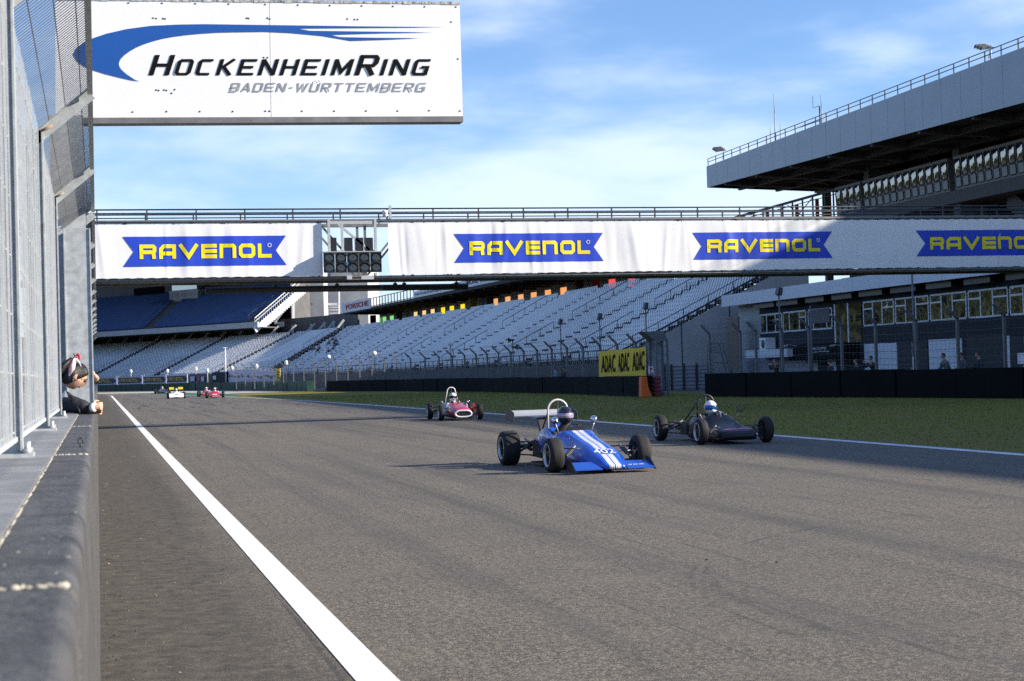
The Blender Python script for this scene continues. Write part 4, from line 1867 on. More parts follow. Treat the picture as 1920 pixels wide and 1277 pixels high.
# raking stair with balusters beyond the roof end
st = thing('access_stair', at_depth(1480, 385, 142), 'dark steel access stair rising to the hospitality boxes', 'stair')
mb = MB()
p0, p1 = at_depth(1378, 408, 147), at_depth(1582, 351, 137)
mb.bar(p0, p1, .14, .2)
dn = Vector((0, 0, -.9))
mb.bar(p0 + dn * .12 + Vector((0, 0, -.2)), p1 + dn * .2 + Vector((0, 0, -.2)), .06)
for k in range(1, 12):
    q = p0.lerp(p1, k / 11)
    mb.bar(q, Vector((q.x, q.y, on_plane(1400, 412, y=q.y).z)), .11)
mb.bar(p0.lerp(p1, .5) - Vector((0, 0, 2)), p0.lerp(p1, .72) - Vector((0, 0, .2)), .06)
mb.bar(p0.lerp(p1, .72) - Vector((0, 0, 2.2)), p0.lerp(p1, .5) - Vector((0, 0, .2)), .06)
mb.build('stair_frame', M_darksteel, st)
mb = MB()
for k in (3, 6, 8):
    q = p0.lerp(p1, k / 11 + .03)
    mb.box(q.x, q.x + .25, q.y, q.y + .2, q.z - 2.6, q.z - .3)
mb.build('red_post', mat('red_paint', (.35, .03, .03), .6), st)

# floodlights and aerials on the roof edge
def flood(px_, py_, label, sc_):
    p_ = on_plane(px_, py_, x=XF + .3)
    p_.z = rz_t(p_.y) + .0
    t = thing('roof_floodlight', p_, label, 'floodlight', 'floodlights on the tall roof edge')
    mb_ = MB()
    mb_.tube([p_, p_ + Vector((0, 0, .75 * sc_))], .05, 8)
    mb_.bar(p_ + Vector((0, .25, .2)), p_ + Vector((0, 0, .75 * sc_)), .05)
    mb_.bar(p_ + Vector((-.1, .8 * sc_, .95 * sc_)), p_ + Vector((0, -.5 * sc_, .72 * sc_)), .08)
    mb_.build('bracket', M_galv, t)
    for k in range(3):
        c = p_ + Vector((-.15, .95 * sc_ - .33 * sc_ * k, 1.12 * sc_ - .12 * k * sc_))
        mb_ = MB()
        mb_.hexa([c + Vector((-.35, -.15, -.14)) * sc_, c + Vector((.3, -.15, -.02)) * sc_, c + Vector((.3, .15, -.02)) * sc_, c + Vector((-.35, .15, -.14)) * sc_],
                 [c + Vector((-.3, -.13, .04)) * sc_, c + Vector((.3, -.13, .10)) * sc_, c + Vector((.3, .13, .10)) * sc_, c + Vector((-.3, .13, .04)) * sc_])
        o_ = mb_.build('lamp_head', M_darksteel, t)
        mb_ = MB()
        mb_.hexa([c + Vector((-.34, -.14, -.17)) * sc_, c + Vector((.28, -.14, -.06)) * sc_, c + Vector((.28, .14, -.06)) * sc_, c + Vector((-.34, .14, -.17)) * sc_],
                 [c + Vector((-.35, -.15, -.145)) * sc_, c + Vector((.3, -.15, -.025)) * sc_, c + Vector((.3, .15, -.025)) * sc_, c + Vector((-.35, .15, -.145)) * sc_])
        mb_.build('lamp_glass', M_alu, o_)


flood(1858, 112, 'triple floodlight on the roof rail near the right picture edge', 1.0)
flood(1357, 300, 'triple floodlight at the far pointed end of the tall roof', 1.15)


def aerial(px_, ytop, ybot, label, extra=0):
    p_ = on_plane(px_, ybot, x=XF + 1.0)
    zt_ = on_plane(px_, ytop, x=XF + 1.0).z
    p_.z = rz_t(p_.y) - .1
    t = thing('aerial', p_, label, 'aerial', 'aerials on the tall roof')
    h_ = zt_ - p_.z
    mb_ = MB()
    mb_.tube([p_, p_ + Vector((0, 0, h_ * .62))], .045, 6)
    mb_.tube([p_ + Vector((0, 0, h_ * .62)), p_ + Vector((0, 0, h_))], .028, 6)
    mb_.build('mast', mat('grey_mast_paint', (.30, .32, .34), .6), t)
    if extra:
        mb_ = MB()
        b_ = p_ + Vector((0, .3, 0))
        mb_.tube([b_, b_ + Vector((0, 0, h_ * .68))], .06, 6)
        mb_.tube([b_ + Vector((0, 0, h_ * .70)), b_ + Vector((-.0, 1.2, h_ * .71)), b_ + Vector((0, 1.2, h_ * 1.05))], .02, 5)
        c_ = b_ + Vector((0, 0, h_ * .27))
        mb_.bar(c_, c_ + Vector((0, 3.3, .02)), .04)
        for k in range(8):
            q = c_ + Vector((0, .5 + k * .38, .01))
            L_ = .55 - .04 * k
            mb_.bar(q - Vector((L_, 0, .12)), q + Vector((L_, 0, .12)), .02)
        mb_.build('yagi', M_darksteel, t)


aerial(1453.5, 175, 262, 'tallest thin whip aerial on the roof')
aerial(1445, 238, 265, 'short aerial just left of the tallest whip')
aerial(1463.5, 233, 262, 'short aerial just right of the tallest whip')
aerial(1541, 177, 236, 'aerial mast with a comb shaped yagi on the roof', 1)

# ================================================================== LOW TWO STOREY BUILDING BEHIND THE BARRIER
XW = 41.0
M_clad = mat('dark_cladding', (.022, .026, .035), .75, var=.15, scale=.8, stretch=(1, .2, 6), spec=.2)
M_wframe = mat('white_frame', (.68, .70, .74), .45, var=.05)
M_shutter = mat('grey_shutter', (.33, .36, .40), .5, .1, var=.08, stretch=(1, .1, 8), scale=1)
M_wpanel = mat('white_panel', (.58, .63, .70), .5, var=.06, scale=.7)
M_dkdoor = mat('dark_door', (.014, .016, .022), .7, var=.15)
M_bglass = glass_mat('building_glass', (.015, .018, .016), .5, .8)
M_dimglass = glass_mat('dim_glass', (.010, .010, .011), .1, .8)
M_tan = mat('tan_panel', (.16, .13, .10), .7, var=.15)


def wy(px_):
    return on_plane(px_, 600, x=XW).y


yL = wy(1385)
hall = thing('pit_side_building', (48, 70, 0), 'low two storey building with white roof edge and dark cladding', 'building')
mb = MB()
mb.box(XW, XW + 14, 12, yL, 0, 5.5)
mb.build('wall', M_clad, hall)
zf0, zf1 = on_plane(1385, 572, x=40).z, on_plane(1385, 550, x=40).z
mb = MB()
y_ = yL + .3
while y_ > 12:
    mb.box(39.95, 40.06, max(12, y_ - 9.96), y_, zf0, zf1)
    y_ -= 10
mb.build('roof_edge', M_wpanel, hall)
mb = MB()
mb.box(40.06, 56, 12, yL + .3, zf0 + .25, zf1 - .02)
mb.build('roof', M_conc_d, hall)
for px_a, px_b in ((1432, 1470), (1475, 1515), (1530, 1565), (1580, 1618), (1632, 1676), (1692, 1740), (1760, 1808), (1832, 1882), (1912, 1960)):
    mb = MB()
    mb.box(40.35, XW, wy(px_b), wy(px_a), zf0 - .32, zf0 + .2)
    mb.build('roof_vent', M_black, hall)
mb = MB()
mb.box(XW - .03, XW, wy(1425), yL, 1.6, zf0 + .2)
mb.build('concrete_panel', M_conc_l, hall)
# windows
zs, zh = 3.42, 4.78


def window(ya_, yb3, z0_, z1_, lites, glass, transom=None, deep=.0):
    mb_ = MB()
    w_ = .085
    mb_.box(XW - .06, XW - .012, ya_, yb3, z0_, z0_ + w_)
    mb_.box(XW - .06, XW - .012, ya_, yb3, z1_ - w_, z1_)
    n_ = len(lites)
    ys_ = [ya_ + (yb3 - ya_) * sum(lites[:i]) / sum(lites) for i in range(n_ + 1)]
    for i, y2 in enumerate(ys_):
        ww = w_ * (1 if 0 < i < n_ else .9)
        mb_.box(XW - .058, XW - .013, y2 - ww / 2, y2 + ww / 2, z0_ + w_ + .001, z1_ - w_ - .001)
    if transom:
        for i in transom:
            mb_.box(XW - .056, XW - .014, ys_[i] + w_ / 2 + .002, ys_[i + 1] - w_ / 2 - .002, z1_ - .46, z1_ - .38)
    fr_ = mb_.build('window', M_wframe, hall)
    mb_ = MB()
    rgx = random.Random(int(ya_ * 10))
    for i in range(n_):
        e = rgx.uniform(-.012, .012)
        e2 = rgx.uniform(-.006, .006)
        mb_.add([(XW - .03 + e, ys_[i], z0_), (XW - .03 - e, ys_[i + 1], z0_), (XW - .03 - e + e2, ys_[i + 1], z1_), (XW - .03 + e + e2, ys_[i], z1_)], [(0, 1, 2, 3)])
    mb_.build('pane', glass, fr_)
    return fr_


y_ = wy(1621)
while y_ > 14:
    window(y_ - 3.62, y_, zs, zh, (1.2, 1, 1), M_bglass, (0, 2))
    y_ -= 3.86
for a_, b_, l_ in ((1427, 1467, (1, 1.4, 1)), (1470, 1512, (1, 1.6, 1)), (1517, 1561, (.6, 1.6, .6))):
    window(wy(b_), wy(a_), zs, 4.66, l_, M_dimglass, (0,))
mb = MB()
mb.box(XW - .07, XW - .062, wy(1558), wy(1522), 3.8, 4.64)
mb.build('roller_blind', mat('grey_blind', (.12, .12, .13), .8), hall)
mb = MB()
mb.box(XW - .04, XW - .012, wy(1616), wy(1569), 2.55, 4.78)
dg = mb.build('tall_glazing', M_dimglass, hall)
mb = MB()
for px_ in (1567.5, 1592):
    mb.box(XW - .08, XW - .041, wy(px_) - .07, wy(px_) + .07, 2.5, 4.8)
mb.build('glazing_bar', M_wframe, dg)
# ground floor fronts
for a_, b_, m_, nm, z1_ in ((1620, 1681, M_wpanel, 'white_front', 2.45), (1683, 1739, M_dkdoor, 'double_door', 2.4), (1741, 1803, M_wpanel, 'white_front', 2.5), (1813, 1882, M_dkdoor, 'open_doorway', 2.6),
                           (1884, 1893, M_wpanel, 'white_front', 2.5), (1894, 1950, M_dkdoor, 'double_door', 2.45), (1956, 2010, M_wpanel, 'white_front', 2.5), (1386, 1532, M_shutter, 'roller_shutter', 1.95), (1554, 1566, M_wpanel, 'white_front', 2.3)):
    mb = MB()
    mb.box(XW - .05, XW - .002, wy(b_), wy(a_), 0, z1_)
    o_ = mb.build(nm, m_, hall)
    if nm == 'double_door':
        mb = MB()
        yc = (wy(a_) + wy(b_)) / 2
        mb.box(XW - .058, XW - .051, yc - .02, yc + .02, 0, z1_)
        mb.box(XW - .10, XW - .055, yc + .08, yc + .12, .95, 1.15)
        mb.build('door_handle', M_alu, o_)
for px_, py_, w_, h_ in ((1715, 682, .45, .75), (1917, 672, .8, .5)):
    p_ = on_plane(px_, py_, x=XW - .06)
    mb = MB()
    mb.box(XW - .07, XW - .058, p_.y - w_ / 2, p_.y + w_ / 2, p_.z - h_ / 2, p_.z + h_ / 2)
    mb.build('paper_notice', M_white, hall)
# canopy, welcome board, air conditioner
mb = MB()
p_ = on_plane(1436, 663, x=39.6)
mb.box(39.6, XW, on_plane(1475, 663, x=39.6).y, on_plane(1398, 663, x=39.6).y, p_.z - .24, p_.z + .24)
mb.build('canopy', M_wpanel, hall)
ac = on_plane(1432, 645, x=40.3)
acu = thing('air_conditioner', ac, 'white air conditioning unit standing on the small canopy', 'air conditioner')
mb = MB()
mb.box(40.2, 40.9, ac.y - .5, ac.y + .5, p_.z + .243, p_.z + 1.0)
o_ = mb.build('case', M_white, acu)
smooth_bevel(o_, .03)
mb = MB()
mb.lathe([(0, .26), (-.02, .27), (-.03, .24), (-.02, .04), (-.03, .001)], (40.2, ac.y - .15, p_.z + .6), 'x', 18)
mb.build('fan_grille', M_darksteel, acu)
wb = on_plane(1528, 660, x=40.1)
wel = thing('welcome_sign', wb, 'black canopy board with pale two line welcome lettering', 'sign')
ya_, yb3 = on_plane(1580, 660, x=40.0).y, on_plane(1478, 660, x=40.0).y
zwa, zwb = on_plane(1528, 674, x=40.0).z, on_plane(1528, 645, x=40.0).z
mb = MB()
mb.box(40.0, XW, ya_, yb3, zwa, zwb)
o_ = mb.build('board', mat('matt_black_board', (.008, .008, .010), .9, var=.2, spec=.1), wel)
for txt, pa_, pb2 in (('WELCOME', (1519, 656.5), (1549.5, 650.5)), ('WILLKOMMEN', (1515, 661.5), (1555, 657.2))):
    A, B = on_plane(*pa_, x=39.99), on_plane(*pb2, x=39.99)
    vs, fs = text_mesh(txt, shear=.3, bold=.01)
    vs = fit_text(vs, 0, A.y - B.y, 0, B.z - A.z)
    mb = MB()
    mb.add([(39.985, A.y - u, A.z + v) for u, v in vs], fs)
    mb.build('lettering', mat('pale_lettering', (.6, .62, .65), .5), o_)
mb = MB()
for px_ in (1484, 1572):
    q = on_plane(px_, 652, x=39.6)
    mb.bar((39.95, q.y, q.z + .1), (39.3, q.y, q.z + .18), .04)
    mb.box(39.15, 39.35, q.y - .12, q.y + .12, q.z + .08, q.z + .16)
mb.build('spot_lamp', M_alu, wel)
mb = MB()
ex = on_plane(1374, 628, x=38.5)
mb.box(39.6, 39.72, on_plane(1384, 628, x=39.6).y, on_plane(1363, 628, x=39.6).y, 1.2, on_plane(1374, 594, x=39.6).z)
mb.build('tan_side_wall', M_tan, hall)

# ================================================================== BLACK BARRIERS
M_belt = mat('black_belting', (.006, .0065, .008), .85, var=.3, scale=.5, spec=.12)


def barrier(name, pts, h, label, n_each=4.0, rnd=1, m=None, part='belt_panel', thick=.5):
    rs = random.Random(rnd)
    root = thing(name, (*[sum(p[i] for p in pts) / len(pts) for i in (0, 1)], 0), label, 'barrier')
    for i in range(len(pts) - 1):
        a, b = Vector((*pts[i], 0)), Vector((*pts[i + 1], 0))
        L_ = (b - a).length
        k_ = max(1, round(L_ / n_each))
        nn = Vector((-(b - a).y, (b - a).x, 0)).normalized()
        if nn.x < 0:
            nn = -nn
        for k in range(k_):
            p, q = a.lerp(b, k / k_ + .002), a.lerp(b, (k + 1) / k_ - .002)
            o_ = nn * rs.uniform(-.03, .03)
            hh_ = h + rs.uniform(-.03, .03)
            bt = [p + o_, q + o_ + nn * rs.uniform(-.02, .02), q + nn * thick, p + nn * thick]
            mb_ = MB()
            mb_.hexa([v + Vector((0, 0, -.02)) for v in bt], [v + Vector((0, 0, hh_)) for v in bt])
            mb_.build(part, m or M_belt, root)
    return root


b1 = [(27.0, 82.5), (28.2, 100), (28.3, 126), (26.2, 150), (22.5, 172)]
barrier('barrier', b1, 1.05, 'long low black belting barrier along the grass below the fence', rnd=2)
P2a, P2b = on_plane(1322, 744, z=0), on_plane(1920, 747, z=0)
dirn = (P2b - P2a)
b2 = [(P2a.x, P2a.y), (P2b.x, P2b.y), (P2b.x + dirn.x, P2b.y + dirn.y)]
barrier('barrier', b2, 1.12, 'nearer low black belting barrier at the right in front of the dark building', rnd=3)

# ================================================================== SAFETY FENCES ON THE RIGHT
M_wire = mat('fence_wire', (.09, .10, .11), .6, .3, var=.2)
M_post_d = mat('fence_post_steel', (.15, .165, .18), .55, .3, var=.2, scale=4)
post_group = None


def safety_fence(label, base, top, arm, cables, mesh_sp=.30, post_w=.12, wire=.012, zig=None):
    cx = sum(p[0] for p in base) / len(base)
    cy = sum(p[1] for p in base) / len(base)
    root = thing('safety_fence', (cx, cy, 0), label, 'fence')
    for i, (x, y) in enumerate(base):
        mb_ = MB()
        w_ = post_w / 2
        mb_.box(x - w_, x + w_, y - w_, y + w_, 0, top)
        mb_.bar((x, y, top - .03), (x - arm, y, top + arm * .95), post_w, post_w * .9)
        mb_.build('post', M_post_d, root)
    mb_ = MB()
    for i in range(len(base) - 1):
        a, b = Vector((*base[i], 0)), Vector((*base[i + 1], 0))
        for z in cables:
            sag = Vector((0, 0, -.03))
            m_ = a.lerp(b, .5) + Vector((0, 0, z)) + sag
            mb_.bar(a + Vector((0, 0, z)), m_, wire * 1.6)
            mb_.bar(m_, b + Vector((0, 0, z)), wire * 1.6)
        n_ = int((b - a).length / mesh_sp)
        for k in range(1, n_):
            p = a.lerp(b, k / n_)
            mb_.bar(p + Vector((0, 0, .9)), p + Vector((0, 0, top)), wire * .55)
        z = 1.2
        while z < top:
            mb_.bar(a + Vector((0, 0, z)), b + Vector((0, 0, z)), wire * .55)
            z += .3
        for t in (.5, 1.0):
            o_ = Vector((-arm * t, 0, top + arm * .95 * t))
            mb_.bar(a + o_, b + o_, wire * 1.5)
    mb_.build('wire_mesh', M_wire, root)
    return root


ys1 = [84.5, 86.5, 89.0, 92.4, 95.8, 99.4, 103, 106.7, 110.5, 114.2, 118]
while ys1[-1] < 148:
    ys1.append(ys1[-1] + 3.8)
base1 = []
for y_ in ys1:
    x_ = 28.75 if y_ < 128 else 28.75 - (y_ - 128) ** 2 * .0042
    base1.append((x_, y_))
while base1[-1][1] < 205:
    x_, y_ = base1[-1]
    base1.append((x_ - .55 - (y_ - 148) * .004, y_ + 3.75))
fence_far = safety_fence('long dark post fence with inward leaning tops before the grey grandstand', base1, 2.9, .5, (1.35, 1.75, 2.15, 2.55, 2.85))
base2 = []
for px_ in (1332, 1390, 1419, 1468, 1519, 1580, 1644, 1720, 1798, 1886, 1985):
    o3 = Vector((.55, .1, 0))
    p_ = on_wall(px_, 700, (P2a.x + .55, P2a.y), (P2b.x + .55, P2b.y))
    base2.append((p_.x, p_.y))
safety_fence('near grey post fence with drooping cables before the dark two storey building', base2, 3.1, .42, (1.35, 1.6, 1.9, 2.25, 2.6, 2.95, 3.05), mesh_sp=.25, post_w=.11, wire=.010)

# lattice tower at the end of the long fence
tw = thing('fence_end_tower', (28.6, 83.4, 0), 'square grey steel lattice tower closing the end of the long fence', 'fence tower')
mb = MB()
ta, tb = on_plane(1222, 690, y=84.0), on_plane(1243, 690, y=84.0)
ztw = on_plane(1232, 640, y=84).z
for x_ in (ta.x, tb.x):
    for y_ in (83.2, 84.2):
        mb.box(x_ - .05, x_ + .05, y_ - .05, y_ + .05, 0, ztw)
mb.hexa([(ta.x - .05, 83.15, ztw), (tb.x + .05, 83.15, ztw), (tb.x + .05, 84.25, ztw), (ta.x - .05, 84.25, ztw)],
        [(ta.x - .65, 83.15, ztw + .5), (tb.x - .2, 83.15, ztw + .5), (tb.x - .2, 84.25, ztw + .5), (ta.x - .65, 84.25, ztw + .5)])
k = 0
z = .2
while z < ztw - .4:
    mb.bar((ta.x, 83.2, z), (tb.x, 83.2, z + .5), .03)
    mb.bar((ta.x, 83.2, z), (tb.x, 83.2, z), .03)
    mb.bar((ta.x, 83.2, z), (ta.x, 84.2, z + .5), .03)
    z += .5
mb.build('lattice', M_post_d, tw)
mb = MB()
mb.box(ta.x + .05, tb.x - .05, 84.1, 84.12, .3, ztw - .05)
mb.build('mesh_sheet', M_shutter, tw)

# yellow club banner tied to the fence
M_yel = mat('yellow_cloth', (.86, .58, .01), .6, var=.06)
by0 = on_plane(1213.5, 690, x=28.45).y
by1 = on_plane(1126, 690, x=28.45).y
ad = thing('club_banner', (28.4, (by0 + by1) / 2, 1.1), 'yellow cloth banner with black club lettering tied to the fence', 'banner')


def ad_pt(px_, py_, off=0.0):
    p = on_plane(px_, py_, x=28.45)
    s = (p.y - by0) / (by1 - by0)
    o_ = .022 * math.sin(p.y * 3.1) + .012 * math.sin(p.y * 7.7 + p.z * 2) + .005 * math.sin(p.y * 13 - p.z * 5)
    return Vector((28.45 - .08 + o_ * .7 - off, p.y, p.z))


mb = MB()
nx, nz = 60, 14
vs = []
for j in range(nz + 1):
    for i in range(nx + 1):
        u, v = i / nx, j / nz
        px_ = 1126 + 87.5 * u
        yt = 658.5 - 7.5 * u + 1.2 * math.sin(u * 17) * (1 - u)
        yb4 = 706.5 - 1.0 * u
        vs.append(ad_pt(px_, yb4 + (yt - yb4) * v))
mb.add(vs, [(j * (nx + 1) + i, j * (nx + 1) + i + 1, (j + 1) * (nx + 1) + i + 1, (j + 1) * (nx + 1) + i) for j in range(nz) for i in range(nx)], smooth=True)
cl = mb.build('cloth', M_yel, ad)
mb = MB()
for xa, xb2, ya2, yb5, yc2, yd in ((1130.5, 1156.5, 699.3, 698, 667.5, 663.5), (1162.5, 1183, 697.8, 696.5, 663.5, 660), (1189.5, 1211.5, 696, 694, 661, 657)):
    vs, fs = text_mesh('ADAC', bold=.022, spacing=1.06)
    vs = fit_text(vs, 0, 1, 0, 1)
    bmx = bmesh.new()
    vv = [bmx.verts.new((u, v, 0)) for u, v in vs]
    for f in fs:
        try:
            bmx.faces.new([vv[i] for i in f])
        except ValueError:
            pass
    bmesh.ops.triangulate(bmx, faces=bmx.faces)
    bmesh.ops.subdivide_edges(bmx, edges=[e for e in bmx.edges if e.calc_length() > .12], cuts=4, use_grid_fill=True)
    bmesh.ops.triangulate(bmx, faces=bmx.faces)
    bmx.verts.index_update()
    vo = []
    for v in bmx.verts:
        u, w = v.co.x, v.co.y
        pb_y = ya2 + (yb5 - ya2) * u
        pt_y = yc2 + (yd - yc2) * u
        vo.append(ad_pt(xa + (xb2 - xa) * u, pb_y + (pt_y - pb_y) * w, .03))
    mb.add(vo, [tuple(v.index for v in f.verts) for f in bmx.faces])
    bmx.free()
mb.build('lettering', M_ink, cl)

# orange end block, red tyre stack, little board
ob = thing('end_block', (26.9, 81.6, 0), 'bright orange wedge shaped block at the end of the long black barrier', 'barrier block')
oa, oc = on_plane(1203, 746, y=82.0), on_plane(1224, 746, y=82.0)
oz = on_plane(1210, 706.5, y=82.0).z
mid = oa.lerp(oc, .58)
mb = MB()
mb.prism([(oa.x, 82, 0), (oc.x, 82, 0), (mid.x + .05, 82, oz * .45), (mid.x - .02, 82, oz), (oa.x + .03, 82, oz)], (0, .45, 0))
o_ = mb.build('block', mat('orange_plastic', (.75, .13, .015), .45, var=.1, scale=3), ob, fix=True)
smooth_bevel(o_, .03)
mb = MB()
mb.box(oa.x + .02, oc.x + .1, 82.46, 82.5, .02, .2)
mb.build('back_foot', M_darksteel, ob)
ra_, rb5 = on_plane(1229, 746, y=82.6), on_plane(1244, 746, y=82.6)
rz_ = on_plane(1236, 705, y=82.6).z
rc_ = (ra_ + rb5) / 2
ts = thing('tyre_stack', (rc_.x, 83.0, 0), 'stack of dark red tyres at the foot of the fence tower', 'tyre stack')
R_ = (rb5.x - ra_.x) / 2
for k in range(5):
    mb = MB()
    h5 = rz_ / 5
    mb.lathe([(.01, R_ * .55), (.01, R_ * .88), (h5 * .25, R_), (h5 * .75, R_), (h5 - .005, R_ * .88), (h5 - .005, R_ * .55)], (rc_.x, 83.0, k * h5), 'z', 24)
    mb.build('tyre', mat('red_rubber', (.22, .035, .045), .7, var=.25, scale=5), ts)
sb = thing('marshal_sign', on_plane(1220, 694, y=82.9), 'small white board with red mark on the fence end tower', 'sign')
A, B = on_plane(1216, 700, y=82.9), on_plane(1225, 687, y=82.9)
mb = MB()
mb.box(A.x, B.x, 82.88, 82.91, A.z, B.z)
mb.build('board', M_white, sb)
mb = MB()
w_, h_ = B.x - A.x, B.z - A.z
mb.box(A.x + w_ * .25, A.x + w_ * .75, 82.872, 82.879, A.z + h_ * .5, A.z + h_ * .85)
mb.box(A.x + w_ * .25, A.x + w_ * .45, 82.872, 82.879, A.z + h_ * .25, A.z + h_ * .499)
mb.build('red_mark', M_red_ink, sb)
mb = MB()
mb.box(A.x + w_ * .3, A.x + w_ * .8, 82.872, 82.879, A.z + h_ * .08, A.z + h_ * .2)
mb.build('black_mark', M_ink, sb)

# panel fence closing the gap between the two barriers
gp = thing('gate_fence', on_plane(1285, 733, y=101), 'pale blue grey mesh gate fence in the gap between the two barriers', 'fence')
A, B = on_plane(1244, 733, y=101), on_plane(1342, 733, y=101)
zt_ = on_plane(1290, 685, y=101).z
mb = MB()
mb.box(A.x, B.x, 101.03, 101.05, .05, zt_)
mb.build('sheeting', M_shutter, gp)
for px_ in (1247, 1260, 1283, 1307, 1331):
    q = on_plane(px_, 733, y=101)
    mb = MB()
    mb.box(q.x - .06, q.x + .06, 100.9, 101.02, 0, zt_ + .12)
    mb.build('post', M_darksteel, gp)
mb = MB()
for k in range(7):
    z = .1 + (zt_ - .15) * k / 6
    mb.box(A.x, B.x, 101.0, 101.02, z - .012, z + .012)
mb.build('rail', M_darksteel, gp)
ld = thing('step_ladder', on_plane(1350, 735, y=96), 'tall thin metal platform ladder standing behind the near barrier', 'ladder')
mb = MB()


def lp(px_, py_):
    return on_plane(px_, py_, y=96)


for pa_, pb2 in (((1333, 735), (1333, 645)), ((1333, 645), (1355, 644)), ((1355, 644), (1377, 735)), ((1333, 661), (1359, 661)), ((1333, 680), (1364, 680)), ((1333, 700), (1369, 700)), ((1335, 658), (1348, 647)), ((1333, 718), (1373, 718))):
    mb.bar(lp(*pa_), lp(*pb2), .05)
    mb.bar(lp(*pa_) + Vector((0, .6, 0)), lp(*pb2) + Vector((0, .6, 0)), .05)
for py_ in (645, 661, 680, 700, 718):
    mb.bar(lp(1333, py_), lp(1333, py_) + Vector((0, .6, 0)), .04)
mb.build('frame', M_post_d, ld)


# ------------------------------------------------------------------ lamp posts
def lamp_post(px_, ytop, x, label, kind=0, cat='lamp post'):
    p_ = on_plane(px_, 700, x=x)
    zt2 = on_plane(px_, ytop, x=x).z
    t = thing('lamp_post', (p_.x, p_.y, 0), label, cat)
    b_ = Vector((p_.x, p_.y, 0))
    mb_ = MB()
    mb_.tube([b_, b_ + Vector((0, 0, zt2 - .3))], [.06, .04], 8)
    mb_.build('pole', M_post_d, t)
    if kind == 0:
        mb_ = MB()
        c = b_ + Vector((0, 0, zt2 - .25))
        for dx in (-.01,):
            mb_.hexa([c + Vector(v) for v in ((-.14, -.2, -.16), (.10, -.2, -.22), (.10, .2, -.22), (-.14, .2, -.16))], [c + Vector(v) for v in ((-.05, -.2, .2), (.14, -.2, .16), (.14, .2, .16), (-.05, .2, .2))])
        h_ = mb_.build('lamp_head', M_darksteel, t)
        mb_ = MB()
        mb_.bar(c - Vector((0, .22, .2)), c - Vector((0, .22, -.15)), .03)
        mb_.bar(c - Vector((0, -.22, .2)), c - Vector((0, -.22, -.15)), .03)
        mb_.bar(c - Vector((0, -.23, .22)), c - Vector((0, .23, .22)), .03)
        mb_.build('bracket', M_post_d, h_)
    elif kind == 1:
        c = b_ + Vector((0, 0, zt2 - .2))
        mb_ = MB()
        mb_.lathe([(-.2, .001), (-.2, .12), (-.15, .23), (.05, .25), (.12, .18), (.15, .001)], c, 'y', 14)
        h_ = mb_.build('lamp_head', M_white, t)
        mb_ = MB()
        mb_.bar(c + Vector((0, 0, -.3)), c + Vector((.3, .2, -.75)), .05)
        mb_.box(c.x - .14, c.x + .14, c.y - .1, c.y + .1, c.z - .75, c.z - .42)
        mb_.build('ballast_box', M_wpanel, t)
    elif kind == 2:
        mb_ = MB()
        for dz_, s_ in ((0, 1), (-.55, -1)):
            c = b_ + Vector((0, 0, zt2 - .3 + dz_))
            mb_.lathe([(-.35 * s_, .22), (-.3 * s_, .16), (-.1 * s_, .08), (.1 * s_, .08)], c, 'x', 12)
            mb_.bar(c, c + Vector((0, 0, -.2)), .06)
        mb_.build('horn_speaker', M_darksteel, t)
    return t


lamp_post(1465, 536, 33.2, 'flat headed floodlight post before the white roof edge of the building')
lamp_post(1214, 565, 31.2, 'flat headed floodlight post above the right end of the yellow banner')
lamp_post(1127, 585, 31.2, 'flat headed floodlight post above the left end of the yellow banner')
lamp_post(1053, 596, 31.2, 'flat headed floodlight post furthest left of the dark headed ones')
lamp_post(963, 630, 31.0, 'dark post with two horn loudspeakers before the grandstand', 2, 'speaker post')
lamp_post(846, 640, 31.0, 'largest of the white round lamps on posts along the long fence', 1)
lamp_post(703, 659, 29.0, 'white round lamp on a post, second nearest along the long fence', 1)
lamp_post(617, 666, 25.5, 'white round lamp on a post at the far bend of the long fence', 1)
lamp_post(1523, 561, 33.6, 'tall plain pole beside the black welcome board', 3, 'pole')
lamp_post(1716, 500, 33.6, 'tall plain pole rising past the bridge before the white windows', 3, 'pole')

